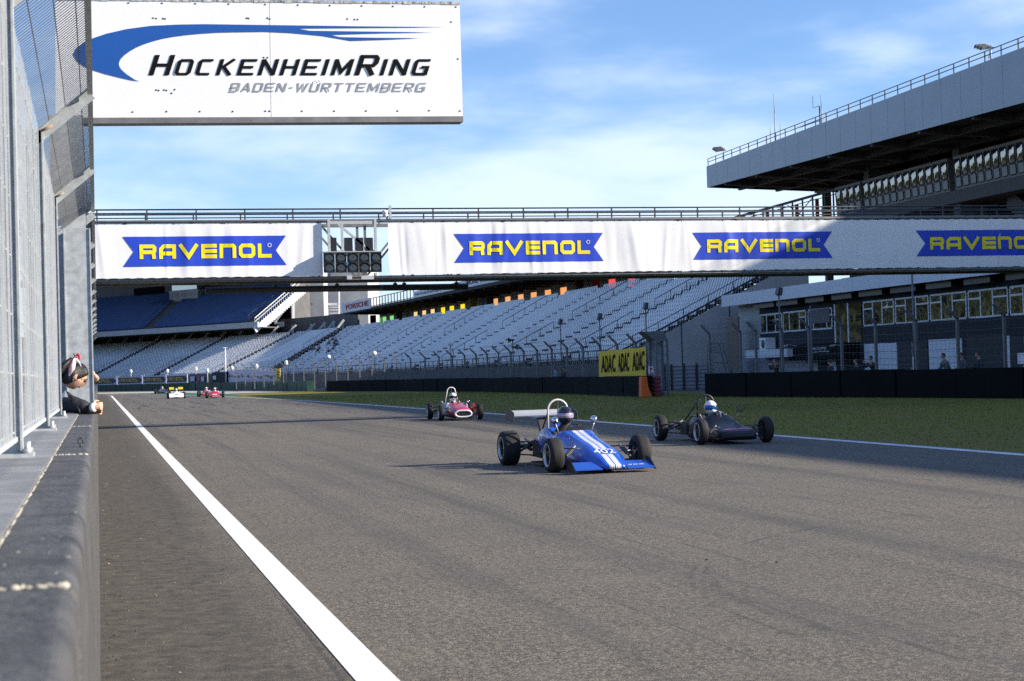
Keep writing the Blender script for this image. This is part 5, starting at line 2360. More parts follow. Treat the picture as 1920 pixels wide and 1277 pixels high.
# ------------------------------------------------------------------ far end: boards, green tyre wall, banner fence
fa, fb_ = xy(186, 303), xy(353, 262)
rv = None
M_navy = mat('navy_board', (.015, .022, .075), .5, var=.06)
M_gold = mat('gold_lettering', (.72, .48, .05), .5)
M_lilac = mat('pale_lilac_board', (.60, .60, .74), .5, var=.05)
FB = []
edges_px = (188.0 - 33, 219.8, 267.5, 312, 352)
names = ('leftmost of the far navy boards with gold lettering, partly hidden behind the wall', 'second far navy board with gold lettering from the left', 'third far navy board with gold lettering from the left', 'rightmost of the far navy boards with gold lettering')
for k in range(4):
    A = on_wall(edges_px[k], 712, fa, fb_)
    B = on_wall(edges_px[k + 1] - .6, 712, fa, fb_)
    zb0, zb1 = 1.12, 2.42
    t = thing('advert_board', (A.x / 2 + B.x / 2, A.y / 2 + B.y / 2, 0), names[k], 'advert board', 'navy advert boards at the far curve')
    d_ = Vector((B.x - A.x, B.y - A.y, 0))
    L_ = d_.length
    d_.normalize()
    nf = Vector((d_.y, -d_.x, 0))

    def bp(u, v, o_, A=A, d_=d_, L_=L_, nf=nf):
        q = Vector((A.x, A.y, 0)) + d_ * (u * L_) + nf * o_
        return Vector((q.x, q.y, zb0 + (zb1 - zb0) * v))
    mb = MB()
    mb.prism([bp(0, 0, 0), bp(1, 0, 0), bp(1, 1, 0), bp(0, 1, 0)], nf * -.08)
    bd = mb.build('board', M_lilac, t)
    mb = MB()
    mb.add([bp(.02, .14, .02), bp(.90, .14, .02), bp(.99, .5, .02), bp(.90, .86, .02), bp(.02, .86, .02), bp(.10, .5, .02)], [(0, 1, 2, 3, 4, 5)])
    mb.build('ribbon', M_navy, bd)
    gl, wd = letter_quads('ravenol', 1.0, .26, 1.2, .2, Wmap={'v': 1.42, 'e': 1.12, 'l': 1.0})
    mb = MB()
    quads_to(mb, gl, lambda u, w, o_: bp(.15 + .70 * u / wd, .30 + .42 * w, .05 + o_), 0, .008)
    mb.build('lettering', M_gold, bd)
    mb = MB()
    for u in (.04, .96):
        q = bp(u, 0, -.12)
        mb.box(q.x - .05, q.x + .05, q.y - .05, q.y + .05, 0, 2.6)
    mb.build('post', M_conc_l, t)
gt = [xy(150, 312), xy(190, 299), xy(352, 258), xy(440, 226), xy(575, 177)]
M_grn = mat('green_belting', (.006, .045, .024), .6, var=.25, scale=.4)
barrier('tyre_wall', gt, 1.08, 'dark green tyre wall along the far curve below the boards', 3.0, 5, M_grn, 'belt_panel', .8)
# banner fence
fa2, fb2 = xy(424, 238), xy(520, 204)
wf = thing('banner_fence', (*[(fa2[i] + fb2[i]) / 2 for i in (0, 1)], 0), 'white cloth covered fence with dark sponsor marks beyond the green wall', 'fence')


def wfp(px_, py_, o_=0):
    p = on_wall(px_, py_, fa2, fb2)
    return p + Vector((-.4, -.9, 0)) * o_


mb = MB()
N_ = 24
vs = []
for i in range(N_ + 1):
    px_ = 424 + 95 * i / N_
    for j in range(3):
        vs.append(wfp(px_, 718 - (24 + .6 * math.sin(i * 1.3)) * j / 2 - .5 * math.cos(i * 2.1), .1 * math.sin(i * 1.9 + j)))
mb.add(vs, [(i * 3 + j, (i + 1) * 3 + j, (i + 1) * 3 + j + 1, i * 3 + j + 1) for i in range(N_) for j in range(2)], smooth=True)
cl = mb.build('cloth', M_lilac, wf)
mb = MB()
rs = random.Random(8)
for px_ in range(430, 515, 6):
    w_, h_ = rs.uniform(1.2, 3.6), rs.uniform(2, 6)
    yc_ = 706 + rs.uniform(-2, 2)
    mb.add([wfp(px_ - w_ / 2, yc_ + h_ / 2, .3), wfp(px_ + w_ / 2, yc_ + h_ / 2, .3), wfp(px_ + w_ / 2, yc_ - h_ / 2, .3), wfp(px_ - w_ / 2, yc_ - h_ / 2, .3)], [(0, 1, 2, 3)])
mb.build('sponsor_mark', M_dk_ink, cl)
for i in range(14):
    px_ = 425 + 7.2 * i
    q = wfp(px_, 710, -.15)
    mb = MB()
    zq = on_wall(px_, 694, fa2, fb2).z
    mb.box(q.x - .05, q.x + .05, q.y - .05, q.y + .05, 0, zq)
    mb.bar((q.x, q.y, zq), wfp(px_ - 2.4, 691.5, .2), .08)
    mb.build('post', M_galv, wf)
yb6 = thing('small_banner', (*wfp(523, 718)[0:2], 1), 'narrow upright yellow banner at the end of the white cloth fence', 'banner')
mb = MB()
mb.prism([wfp(519.5, 717, .4), wfp(527, 716, .4), wfp(527, 690.5, .4), wfp(519.5, 691, .4)], (.05, .1, 0))
cl = mb.build('cloth', M_yel, yb6)
mb = MB()
for yc_ in (697, 702, 707):
    mb.add([wfp(521.5, yc_ + 1.2, .6), wfp(525, yc_ + 1.4, .6), wfp(525, yc_ - .6, .6), wfp(521.5, yc_ - .8, .6)], [(0, 1, 2, 3)])
mb.build('dark_mark', M_ink, cl)
# navy boards and hut between the gold lettered boards and the cloth fence
fa3, fb3 = xy(356, 261), xy(424, 236)
nb = thing('advert_board', (*[(fa3[i] + fb3[i]) / 2 for i in (0, 1)], 0), 'plain dark blue board with a small red sign right of the gold lettered boards', 'advert board')


def nbp(px_, py_, o_=0):
    return on_wall(px_, py_, fa3, fb3) + Vector((-.4, -.9, 0)) * o_


mb = MB()
mb.prism([nbp(356, 718), nbp(388, 717), nbp(388, 700.5), nbp(356, 701.5)], (.05, .1, 0))
bd = mb.build('board', M_navy, nb)
for a_, b_, y0_, y1_, m_ in ((358, 366, 715, 706, M_lilac), (371, 376, 714, 705, M_red_ink), (378, 384, 715, 706, M_lilac)):
    mb = MB()
    mb.add([nbp(a_, y0_, .3), nbp(b_, y0_ - .2, .3), nbp(b_, y1_ - .2, .3), nbp(a_, y1_, .3)], [(0, 1, 2, 3)])
    mb.build('poster', m_, bd)
ht = thing('marshal_hut', (*nbp(408, 718)[0:2], 0), 'small dark marshal hut between the blue board and the cloth fence', 'hut')
A, B = nbp(398, 718), nbp(424, 716)
off = Vector((.5, .86, 0)) * 2.2
q = [Vector((v.x, v.y, 0)) for v in (A, B, B + off, A + off)]
zt3 = nbp(410, 699).z
mb = MB()
mb.hexa(q, [v + Vector((0, 0, zt3)) for v in q])
mb.build('wall', M_clad, ht)
mb = MB()
q2 = [v + (v - (q[0] + q[2]) / 2) * .06 + Vector((0, 0, zt3)) for v in q]
mb.hexa(q2, [v + Vector((0, 0, .12)) for v in q2])
mb.build('roof', M_conc_d, ht)
mb = MB()
mb.prism([nbp(400, 712, .1), nbp(406, 711.6, .1), nbp(406, 704, .1), nbp(400, 704.4, .1)], (-.04, -.08, 0))
mb.build('window', M_wpanel, ht)
# small lamps and thin mast along the far fence
for i, (px_, py_, Z) in enumerate(((245.6, 691, 300), (314, 690, 283), (367.5, 686, 268), (389, 689, 256), (435, 684, 246), (481.4, 680, 232), (537, 673, 214))):
    b_ = xy(px_, Z)
    zt2 = at_depth(px_, py_, Z).z
    t = thing('track_lamp', (*b_, 0), 'small white lamp on a thin post along the far curve', 'lamp post', 'small white lamps along the far curve')
    mb = MB()
    mb.tube([(*b_, 0), (*b_, zt2 - .4)], .06, 6)
    mb.build('pole', M_conc_l, t)
    mb = MB()
    mb.ball((*b_, zt2 - .5), 1, 10, 8, (.24, .24, .36))
    mb.build('lamp_head', M_white, t)
b_ = xy(423.5, 236)
t = thing('thin_mast', (*b_, 0), 'thin white mast before the grey seats at the far curve', 'mast')
mb = MB()
zt2 = at_depth(423.5, 652, 236).z
mb.tube([(*b_, 0), (*b_, zt2)], [.09, .05], 6)
mb.build('pole', M_white, t)
mb = MB()
mb.bar((b_[0] - .3, b_[1], zt2), (b_[0] + .3, b_[1], zt2), .08)
mb.build('cross_arm', M_white, t)

# ------------------------------------------------------------------ the wood behind the pits, seen only in the window glass
mb = MB()
rt = random.Random(21)
M_leaf = mat('far_leaf', (.022, .036, .012), .8, var=.4, scale=.3)
for i in range(17000):
    y_ = rt.uniform(-40, 620)
    x_ = -78 - rt.random() * 22
    h_ = 17 + 4 * math.sin(y_ * .21) + 3 * math.sin(y_ * .57 + 1)
    z_ = rt.random() * h_
    r_ = rt.uniform(1.2, 3.0)
    mb.add([(x_ + rt.uniform(-r_, r_), y_ + rt.uniform(-r_, r_), z_ + rt.uniform(-r_, r_)) for _ in range(4)], [(0, 1, 2), (0, 2, 3), (1, 2, 3)])
tag(mb.build('far_wood', M_leaf), kind='stuff')

# ================================================================== PEOPLE TOOLS
def evaluated(o, name, m, parent):
    dg = bpy.context.evaluated_depsgraph_get()
    me = bpy.data.meshes.new_from_object(o.evaluated_get(dg))
    old = o.data
    bpy.data.objects.remove(o)
    bpy.data.meshes.remove(old)
    me.name = name
    me.materials.clear()
    me.materials.append(m)
    me.polygons.foreach_set('use_smooth', [True] * len(me.polygons))
    n = bpy.data.objects.new(name, me)
    C.objects.link(n)
    if parent is not None:
        n.parent = parent
    return n


def skin_part(name, J, bones, m, parent, grow=0.0, sub=1, root=0):
    """J: name -> (x, y, z, radius [, radius2]); bones: pairs of names"""
    keys = list(J)
    me = bpy.data.meshes.new(name)
    me.from_pydata([J[k][:3] for k in keys], [(keys.index(a), keys.index(b)) for a, b in bones], [])
    o = bpy.data.objects.new(name, me)
    C.objects.link(o)
    sk = o.modifiers.new('skin', 'SKIN')
    sk.branch_smoothing = .6
    sk.use_smooth_shade = True
    if not me.skin_vertices:
        me.skin_vertices.new()
    for i, k in enumerate(keys):
        r = J[k][3] + grow
        r2 = (J[k][4] if len(J[k]) > 4 else J[k][3]) + grow
        me.skin_vertices[0].data[i].radius = (r, r2)
        me.skin_vertices[0].data[i].use_root = (i == root)
    ss = o.modifiers.new('sub', 'SUBSURF')
    ss.levels = sub
    ss.render_levels = sub
    return evaluated(o, name, m, parent)


def head_piece(mb, c, R, s=1.0, mi=0):
    """a head with brow, eye hollows, nose, lips, chin and ears; face along local +Y"""
    n, m_ = 28, 22
    vs, fs = [], []
    for i in range(m_ + 1):
        t = math.pi * i / m_
        for k in range(n):
            p = 2 * math.pi * k / n
            x, y, z = math.sin(t) * math.cos(p), math.sin(t) * math.sin(p), math.cos(t)
            X, Y, Z = x * .075, y * .095, z * .115
            if Z < 0:
                f = 1 + Z * 2.9
                X *= max(.62, f + .12)
                if Y < 0:
                    Y *= max(.45, 1 + Z * 4.5)
                else:
                    Y = Y * (1 + Z * .9)
            if Y > 0:
                def bumpf(cx, cz, sx, sz):
                    return math.exp(-((abs(X) - cx) / sx) ** 2 - ((Z - cz) / sz) ** 2)
                Y += .024 * bumpf(0, -.022, .012, .014) + .010 * bumpf(0, .0, .009, .022)
                Y -= .010 * bumpf(.031, .008, .016, .012)
                Y += .005 * bumpf(.03, .028, .025, .008)
                Y += .007 * bumpf(0, -.054, .02, .008) - .004 * bumpf(0, -.071, .025, .007) + .008 * bumpf(0, -.093, .02, .014)
            vs.append(Vector((X, Y, Z)))
    for i in range(m_):
        for k in range(n):
            fs.append((i * n + k, (i + 1) * n + k, (i + 1) * n + (k + 1) % n, i * n + (k + 1) % n))
    c = Vector(c)
    mb.add([c + R @ (v * s) for v in vs], fs, mi, True)
    for sx in (-1, 1):
        e = MB()
        e.ball((sx * .077, -.008, -.004), 1, 10, 8, (.011, .019, .031))
        mb.add([c + R @ (Vector(v) * s) for v in e.v], e.f, mi, True)
    return mb


def hand_piece(mb, wrist, d, palm_n, side=1, s=1.0, curl=.9):
    """palm and five bent fingers; d: along the palm, palm_n: out of the palm; thumb on side*(d x n)"""
    w, d, nrm = Vector(wrist), Vector(d).normalized(), Vector(palm_n).normalized()
    t = d.cross(nrm).normalized() * side
    nrm = t.cross(d).normalized() * (1 if t.cross(d).dot(nrm) > 0 else -1)
    mb.tube([w, w + d * .035 * s, w + d * .085 * s], [.026 * s, .036 * s, .036 * s], 10)
    L = (.070, .078, .072, .056)
    for i in range(4):
        b = w + d * .085 * s + t * (.030 - .020 * i) * s
        p = [b - d * .02 * s]
        a = .25
        cur = b
        p.append(cur)
        for k, fr in enumerate((.45, .32, .23)):
            a += curl * (.75 + .1 * i) * (.6 if k == 0 else .8)
            cur = cur + (d * math.cos(a) + nrm * math.sin(a)) * L[i] * fr * s
            p.append(cur)
        mb.tube(p, [.0095 * s, .0092 * s, .0085 * s, .0078 * s, .006 * s], 8)
    b = w + d * .022 * s + t * .024 * s
    mb.tube([b, b + (d * .5 + t * .8) * .03 * s, b + (d * .85 + t * .75 + nrm * .4) * .045 * s, b + (d * 1.3 + t * .6 + nrm * .9) * .05 * s], [.013 * s, .011 * s, .0095 * s, .007 * s], 8)


def fuse(mb, name, m, parent, voxel, world=False):
    o = mb.build(name, m)
    r = o.modifiers.new('fuse', 'REMESH')
    r.mode = 'VOXEL'
    r.voxel_size = voxel
    sm = o.modifiers.new('smooth', 'SMOOTH')
    sm.factor = .5
    sm.iterations = 2
    return evaluated(o, name, m, parent)


def rot(yaw=0, pitch=0, roll=0):
    return Matrix.Rotation(yaw, 3, 'Z') @ Matrix.Rotation(pitch, 3, 'X') @ Matrix.Rotation(roll, 3, 'Y')


# ================================================================== RACING CARS
def catmull(p0, p1, p2, p3, t):
    return .5 * ((2 * p1) + (p2 - p0) * t + (2 * p0 - 5 * p1 + 4 * p2 - p3) * t * t + (3 * p1 - p0 - 3 * p2 + p3) * t ** 3)


def body_rings(sections, along=5, around=3):
    S = [(y, [Vector((x, 0, z)) for x, z in pts]) for y, pts in sections]
    full = []
    for y, pts in S:
        half = pts
        ring = half + [Vector((-p.x, 0, p.z)) for p in half[-2:0:-1]]
        n = len(ring)
        out = []
        for i in range(n):
            for k in range(around):
                out.append(catmull(ring[i - 1], ring[i], ring[(i + 1) % n], ring[(i + 2) % n], k / around))
        for p in out:
            p.y = y
        full.append(out)
    res = []
    for i in range(len(full) - 1):
        a, b, c, d = full[max(i - 1, 0)], full[i], full[i + 1], full[min(i + 2, len(full) - 1)]
        for k in range(along):
            t = k / along
            ring = []
            for q in range(len(b)):
                v = catmull(a[q], b[q], c[q], d[q], t)
                v.y = b[q].y + (c[q].y - b[q].y) * t
                ring.append(v)
            res.append(ring)
    res.append(full[-1])
    return res


def stripe_mat(name, base, coat=.6):
    """blue paint with two white bands, fine lines between them, along the middle of the nose"""
    m = mat(name, base, .28, var=.06, scale=2, coat=coat)
    nt = m.node_tree
    b = nt.nodes['Principled BSDF']
    src = b.inputs['Base Color'].links[0].from_socket
    tc = nt.nodes.new('ShaderNodeTexCoord')
    sp = nt.nodes.new('ShaderNodeSeparateXYZ')
    nt.links.new(tc.outputs['Object'], sp.inputs[0])

    def M(op, a, c=None, e=None):
        n = nt.nodes.new('ShaderNodeMath')
        n.operation = op
        for i, v in enumerate((a, c, e)):
            if v is None:
                continue
            if isinstance(v, float):
                n.inputs[i].default_value = v
            else:
                nt.links.new(v, n.inputs[i])
        return n.outputs[0]
    ax = M('ABSOLUTE', sp.outputs[0])
    band = M('MULTIPLY', M('LESS_THAN', ax, .088), M('GREATER_THAN', ax, .010))
    thin = M('COMPARE', ax, .030, .0035)
    band = M('MULTIPLY', band, M('SUBTRACT', 1.0, thin))
    thin2 = M('COMPARE', ax, .072, .0035)
    band = M('MULTIPLY', band, M('SUBTRACT', 1.0, thin2))
    front = M('GREATER_THAN', sp.outputs[1], -.93)
    front = M('MULTIPLY', front, M('SUBTRACT', 1.0, M('COMPARE', sp.outputs[1], .315, .10)))
    geo = nt.nodes.new('ShaderNodeNewGeometry')
    band = M('MULTIPLY', band, front)
    up = M('GREATER_THAN', sp.outputs[2], .06)
    band = M('MULTIPLY', band, up)
    mx = nt.nodes.new('ShaderNodeMix')
    mx.data_type = 'RGBA'
    nt.links.new(band, mx.inputs[0])
    nt.links.new(src, mx.inputs[6])
    mx.inputs[7].default_value = (.8, .8, .8, 1)
    # panel joints and grime thrown up behind the front wheels
    seam = M('ADD', M('COMPARE', sp.outputs[1], -.62, .005), M('COMPARE', sp.outputs[1], -1.60, .005))
    m2 = nt.nodes.new('ShaderNodeMix')
    m2.data_type = 'RGBA'
    nt.links.new(seam, m2.inputs[0])
    nt.links.new(mx.outputs[2], m2.inputs[6])
    m2.inputs[7].default_value = (.004, .01, .04, 1)
    nt.links.new(m2.outputs[2], b.inputs['Base Color'])
    return m


def wheel(root, x, y, R, w, rimR, s, rim_m, lip_m, steer=0.0, spokes=6):
    """s: +1 when the outer face looks to local +X"""
    hub = MB()
    c = (x, y, R)
    hub.lathe([(-w * .35, .001), (-w * .35, .075), (-w * .05, .08), (w * .1, .05), (w * .12, .001)], c, 'x', 16)
    hub.lathe([(-w * .42, .05), (-w * .42, .12), (-w * .36, .12), (-w * .36, .05)], c, 'x', 20)
    o = hub.build('wheel', M_darksteel, root, world=False)
    t = MB()
    h = w / 2
    prof = [(-h + .012, rimR - .004), (-h - .002, rimR + .012), (-h - .008, rimR + .035), (-h - .002, R - .045), (-h + .012, R - .018), (-h + .035, R - .004), (-h * .3, R), (h * .3, R), (h - .035, R - .004), (h - .012, R - .018), (h + .002, R - .045), (h + .008, rimR + .035), (h + .002, rimR + .012), (h - .012, rimR - .004)]
    t.lathe(prof, c, 'x', 40)
    t.build('tyre', M_rubber, o, world=False)
    r = MB()
    r.lathe([(s * (h - .012), rimR), (s * (h + .004), rimR + .006), (s * (h + .004), rimR - .004), (s * (h - .018), rimR - .014), (s * (h - .030), rimR - .018)], c, 'x', 36, mi=1)
    r.lathe([(s * (h - .030), rimR - .018), (s * (h - .075), rimR - .026), (-s * (h - .02), rimR - .02), (-s * (h - .0), rimR + .006)], c, 'x', 36)
    for k in range(spokes):
        a = 2 * math.pi * k / spokes
        cy, cz = math.cos(a), math.sin(a)
        r.bar((x + s * (h - .075), y + cy * .03, R + cz * .03), (x + s * (h - .065), y + cy * (rimR - .02), R + cz * (rimR - .02)), .035, .03, up=(1, 0, 0))
    r.lathe([(s * (h - .09), .05), (s * (h - .055), .045), (s * (h - .045), .02), (s * (h - .045), .001)], c, 'x', 14)
    r.build('rim', [rim_m, lip_m], o, world=False)
    return o


def arms(root, y, zl, zu, xb, xw, R, name='wishbone', back=-.28):
    for s in (-1, 1):
        mb = MB()
        wx = s * xw
        for z, dz in ((zl, -.10), (zu, .10)):
            mb.tube([(s * xb, y + .14, z), (wx, y, R + dz)], .011, 6)
            mb.tube([(s * xb, y + back, z), (wx, y, R + dz)], .011, 6)
        mb.box(min(wx, wx - s * .03), max(wx, wx - s * .03), y - .03, y + .03, R - .12, R + .12)
        o = mb.build(name, M_darksteel, root, world=False)
        mb = MB()
        p, q = Vector((s * (xb + .03), y + .02, zu + .04)), Vector((s * (xw - .07), y, R - .07))
        mb.tube([p, q], .018, 8)
        n = 8
        for k in range(n):
            c = p.lerp(q, .2 + .55 * k / n)
            mb.tube([c, c + (q - p).normalized() * .012], .034, 8)
        mb.build('spring_damper', M_steel, o, world=False)
        mb = MB()
        mb.tube([(s * xb * .6, y - .05, (zl + zu) / 2 + .03), (wx, y - .09, R + .02)], .009, 6)
        mb.build('track_rod', M_alu, o, world=False)


def driver(car, helmet_m, visor_m, suit_m, label, hy=-1.47, hz=.775, rz=0.0, look=0.0, detail=True, group=None):
    """a driver sitting in the car, helmet on, hands on the wheel; separate from the car"""
    root = thing('person', car.location, label, 'person', group, car.rotation_euler.z)
    J = {'hip': (0, hy + .16, .20, .15, .12), 'waist': (0, hy + .06, .34, .14, .11), 'chest': (0, hy + .0, .48, .16, .12), 'neck': (0, hy, hz - .13, .06, .06), 'head': (0, hy + .01, hz - .02, .075, .09),
         'sl': (-.17, hy, .52, .07), 'el': (-.245, hy + .23, .40, .05), 'wl': (-.13, hy + .43, .50, .035), 'hl': (-.11, hy + .49, .535, .035),
         'sr': (.17, hy, .52, .07), 'er': (.245, hy + .23, .40, .05), 'wr': (.13, hy + .43, .50, .035), 'hr': (.11, hy + .49, .535, .035),
         'kl': (-.13, hy + .62, .33, .07), 'fl': (-.1, hy + 1.02, .2, .045), 'kr': (.13, hy + .62, .33, .07), 'fr': (.1, hy + 1.02, .2, .045)}
    bones = [('hip', 'waist'), ('waist', 'chest'), ('chest', 'neck'), ('neck', 'head'), ('chest', 'sl'), ('sl', 'el'), ('el', 'wl'), ('wl', 'hl'), ('chest', 'sr'), ('sr', 'er'), ('er', 'wr'), ('wr', 'hr'), ('hip', 'kl'), ('kl', 'fl'), ('hip', 'kr'), ('kr', 'fr')]
    skin_part('body', J, bones, M_skin, root)
    JJ = dict(J)
    JJ['head'] = (0, hy + .01, hz - .06, .06, .07)
    skin_part('race_suit', JJ, bones, suit_m, root, grow=.014)
    if detail:
        mb = MB()
        for s, wn_, hn in ((-1, 'wl', 'hl'), (1, 'wr', 'hr')):
            w_, h_ = Vector(J[wn_][:3]), Vector(J[hn][:3])
            hand_piece(mb, w_, h_ - w_, (-s, .1, -.2), -s, 1.1, 1.0)
        mb.build('gloves', M_black, root, world=False)
    # helmet
    c = Vector((0, hy + .01, hz))
    R = rot(look)
    mb = MB()
    vs, fs = [], []
    n, m_ = 24, 16
    for i in range(m_ + 1):
        t = math.pi * i / m_
        for k in range(n):
            p = 2 * math.pi * k / n
            x, y, z = math.sin(t) * math.cos(p) * .128, math.sin(t) * math.sin(p) * .155, math.cos(t) * .150
            if z < -.02:
                z = -.02 + (z + .02) * .95
                if y > 0:
                    y += .03 * math.exp(-((z + .085) / .05) ** 2) * max(0, 1 - abs(x) / .12)
                else:
                    y *= 1 + z * .9
            vs.append(c + R @ Vector((x, y, z)))
    for i in range(m_ - 1):
        for k in range(n):
            fs.append((i * n + k, (i + 1) * n + k, (i + 1) * n + (k + 1) % n, i * n + (k + 1) % n))
    mb.add(vs, fs, 0, True)
    hm = mb.build('helmet', helmet_m, root, world=False)
    mb = MB()
    out = []
    for zz, gr in ((.045, .003), (.03, .007), (-.01, .009), (-.035, .005)):
        for k in range(15):
            a = math.radians(90 + (k - 7) * 11.5)
            f = math.sqrt(max(0, 1 - (zz / .15) ** 2))
            out.append(c + R @ Vector((math.cos(a) * (.128 * f + gr), math.sin(a) * (.155 * f + gr), zz)))
    mb.add(out, [(j * 15 + k, j * 15 + k + 1, (j + 1) * 15 + k + 1, (j + 1) * 15 + k) for j in range(3) for k in range(14)], 0, True)
    v = mb.build('visor', visor_m, hm, world=False)
    mb = MB()
    for zz, gr in ((.048, .006), (-.037, .006)):
        f = math.sqrt(max(0, 1 - (zz / .15) ** 2))
        mb.tube([c + R @ Vector((math.cos(math.radians(90 + (k - 7) * 12)) * (.128 * f + gr), math.sin(math.radians(90 + (k - 7) * 12)) * (.155 * f + gr), zz)) for k in range(15)], .005, 5)
    mb.build('visor_seal', M_black, hm, world=False)
    return root


def roll_hoop(root, y, zt, w, m, z0=.4, r=.021, stay=None, m2=None, flare=1.05):
    mb = MB()
    pts = []
    hw = w / 2
    pts.append((-hw * flare, y, z0))
    for k in range(13):
        a = math.pi - math.pi * k / 12
        pts.append((hw * math.cos(a), y, zt - hw * .95 + hw * .95 * math.sin(a)))
    pts.append((hw * flare, y, z0))
    mb.tube(pts, r, 10)
    o = mb.build('roll_hoop', m, root, world=False)
    mb = MB()
    if stay:
        for s in (-1, 1):
            mb.tube([(s * hw * .75, y, zt - hw * .5), (s * hw * stay[0], stay[1], stay[2])], r * .75, 8)
    mb.tube([(0, y + .01, zt - .02), (0, y + .01, z0)], r * .6, 8)
    mb.build('hoop_stay', m2 or M_darksteel, o, world=False)
    return o


def engine(root, y0, y1, z0=.12, z1=.42):
    mb = MB()
    mb.box(-.16, .16, y1 + .02, y0, z0, z1)
    mb.box(-.11, .11, y1 + .05, y0 - .05, z1, z1 + .08)
    mb.box(-.12, .12, y1 - .45, y1 + .015, z0 + .03, z1 - .06)
    mb.box(-.33, -.19, y1 + .1, y0 - .02, z0 + .02, z0 + .2)
    mb.box(.19, .33, y1 + .1, y0 - .02, z0 + .02, z0 + .2)
    for s_ in (-1, 1):
        mb.tube([(s_ * .2, y0 - .1, z0 + .15), (s_ * .34, y1, z0 + .22), (s_ * .3, y1 - .4, z0 + .28)], .02, 6)
        mb.tube([(s_ * .16, y1 - .1, z0 + .2), (s_ * .5, y1 - .2, z0 + .16)], .03, 8)
        mb.tube([(s_ * .28, y0 + .4, z1 - .05), (s_ * .2, y1 - .35, z1 - .1)], .014, 6)
        mb.tube([(s_ * .30, y0 + .4, z0 + .0), (s_ * .25, y1 - .35, z0 + .02)], .014, 6)
    o = mb.build('engine', M_darksteel, root, world=False)
    mb = MB()
    for k in range(4):
        y = y0 - .1 - .09 * k
        mb.tube([(-.12, y, z1 - .02), (-.26, y, z1 + .04), (-.27, y, z1 + .16)], [.024, .022, .034], 8)
    mb.build('intake_trumpet', M_alu, o, world=False)
    mb = MB()
    for k in range(4):
        y = y0 - .1 - .09 * k
        mb.tube([(.13, y, z1 - .1), (.26, y - .03, z1 - .14), (.3, y1 - .1, z1 - .18)], .018, 8)
    mb.tube([(.3, y1 - .08, z1 - .18), (.26, y1 - .75, z1 - .1)], .034, 10)
    mb.build('exhaust', M_steel, o, world=False)
    return o


def mirror(root, x, y, z, zb, m, rnd=True):
    s = 1 if x > 0 else -1
    mb = MB()
    mb.tube([(x * .80, y - .02, zb), (x * .93, y, zb + (z - zb) * .6), (x, y, z - .02)], .008, 6)
    o = mb.build('mirror', M_alu, root, world=False)
    mb = MB()
    if rnd:
        mb.lathe([(.055, .001), (.045, .03), (.02, .052), (-.02, .058), (-.024, .05)], (x, y, z + .02), 'y', 16)
    else:
        mb.bar((x - .07, y, z), (x + .07, y, z + .02), .05, .06)
    mb.build('mirror_shell', m, o, world=False)
    return o


def steering(root, y, z):
    mb = MB()
    mb.tube([(.13 * math.cos(a), y - .03 * math.sin(a), z + .125 * math.sin(a)) for a in (2 * math.pi * k / 20 for k in range(20))], .013, 6, closed=True)
    for a in (0, 2.1, 4.2):
        mb.bar((0, y, z), (.13 * math.cos(a), y - .03 * math.sin(a), z + .125 * math.sin(a)), .02)
    mb.tube([(0, y, z), (0, y + .3, z - .06)], .012, 6)
    mb.build('steering_wheel', M_black, root, world=False)


def on_body(bvh, u, v, lift=.004):
    hit = bvh.ray_cast(Vector((u, v, 2)), Vector((0, 0, -1)))
    return Vector((u, v, (hit[0].z if hit[0] else .3) + lift))


def top_text(root, body, txt, cx, cy, wid, hei, m, name, bold=.02, shear=0):
    """lettering laid on top of the bodywork, read from the front"""
    me = body.data
    bvh = BVHTree.FromPolygons([v.co for v in me.vertices], [tuple(p.vertices) for p in me.polygons])
    vs, fs = text_mesh(txt, bold=bold, shear=shear)
    vs = fit_text(vs, -wid / 2, wid / 2, 0, hei)
    bmx = bmesh.new()
    vv = [bmx.verts.new((u, v, 0)) for u, v in vs]
    for f in fs:
        try:
            bmx.faces.new([vv[i] for i in f])
        except ValueError:
            pass
    bmesh.ops.triangulate(bmx, faces=bmx.faces)
    bmesh.ops.subdivide_edges(bmx, edges=[e for e in bmx.edges if e.calc_length() > .03], cuts=3)
    bmesh.ops.triangulate(bmx, faces=bmx.faces)
    bmx.verts.index_update()
    mb = MB()
    # seen from the nose: left of the picture is the car's own right (+X)
    mb.add([on_body(bvh, cx - v.co.x, cy - v.co.y, .006) for v in bmx.verts], [tuple(w.index for w in f.verts) for f in bmx.faces])
    bmx.free()
    mb.build(name, m, root, world=False)


BOT = .07


def sec(y, zt, a, zsh, xsh, xs, zs, xl, zl, xb, zb_):
    """half section: top centre, inner top, shoulder, side, low side, bottom edge, bottom centre"""
    return (y, [(0, zt), (a, zt if isinstance(a, float) else zt), (xsh, zsh), (xs, zs), (xl, zl), (xb, zb_), (0, zb_)])


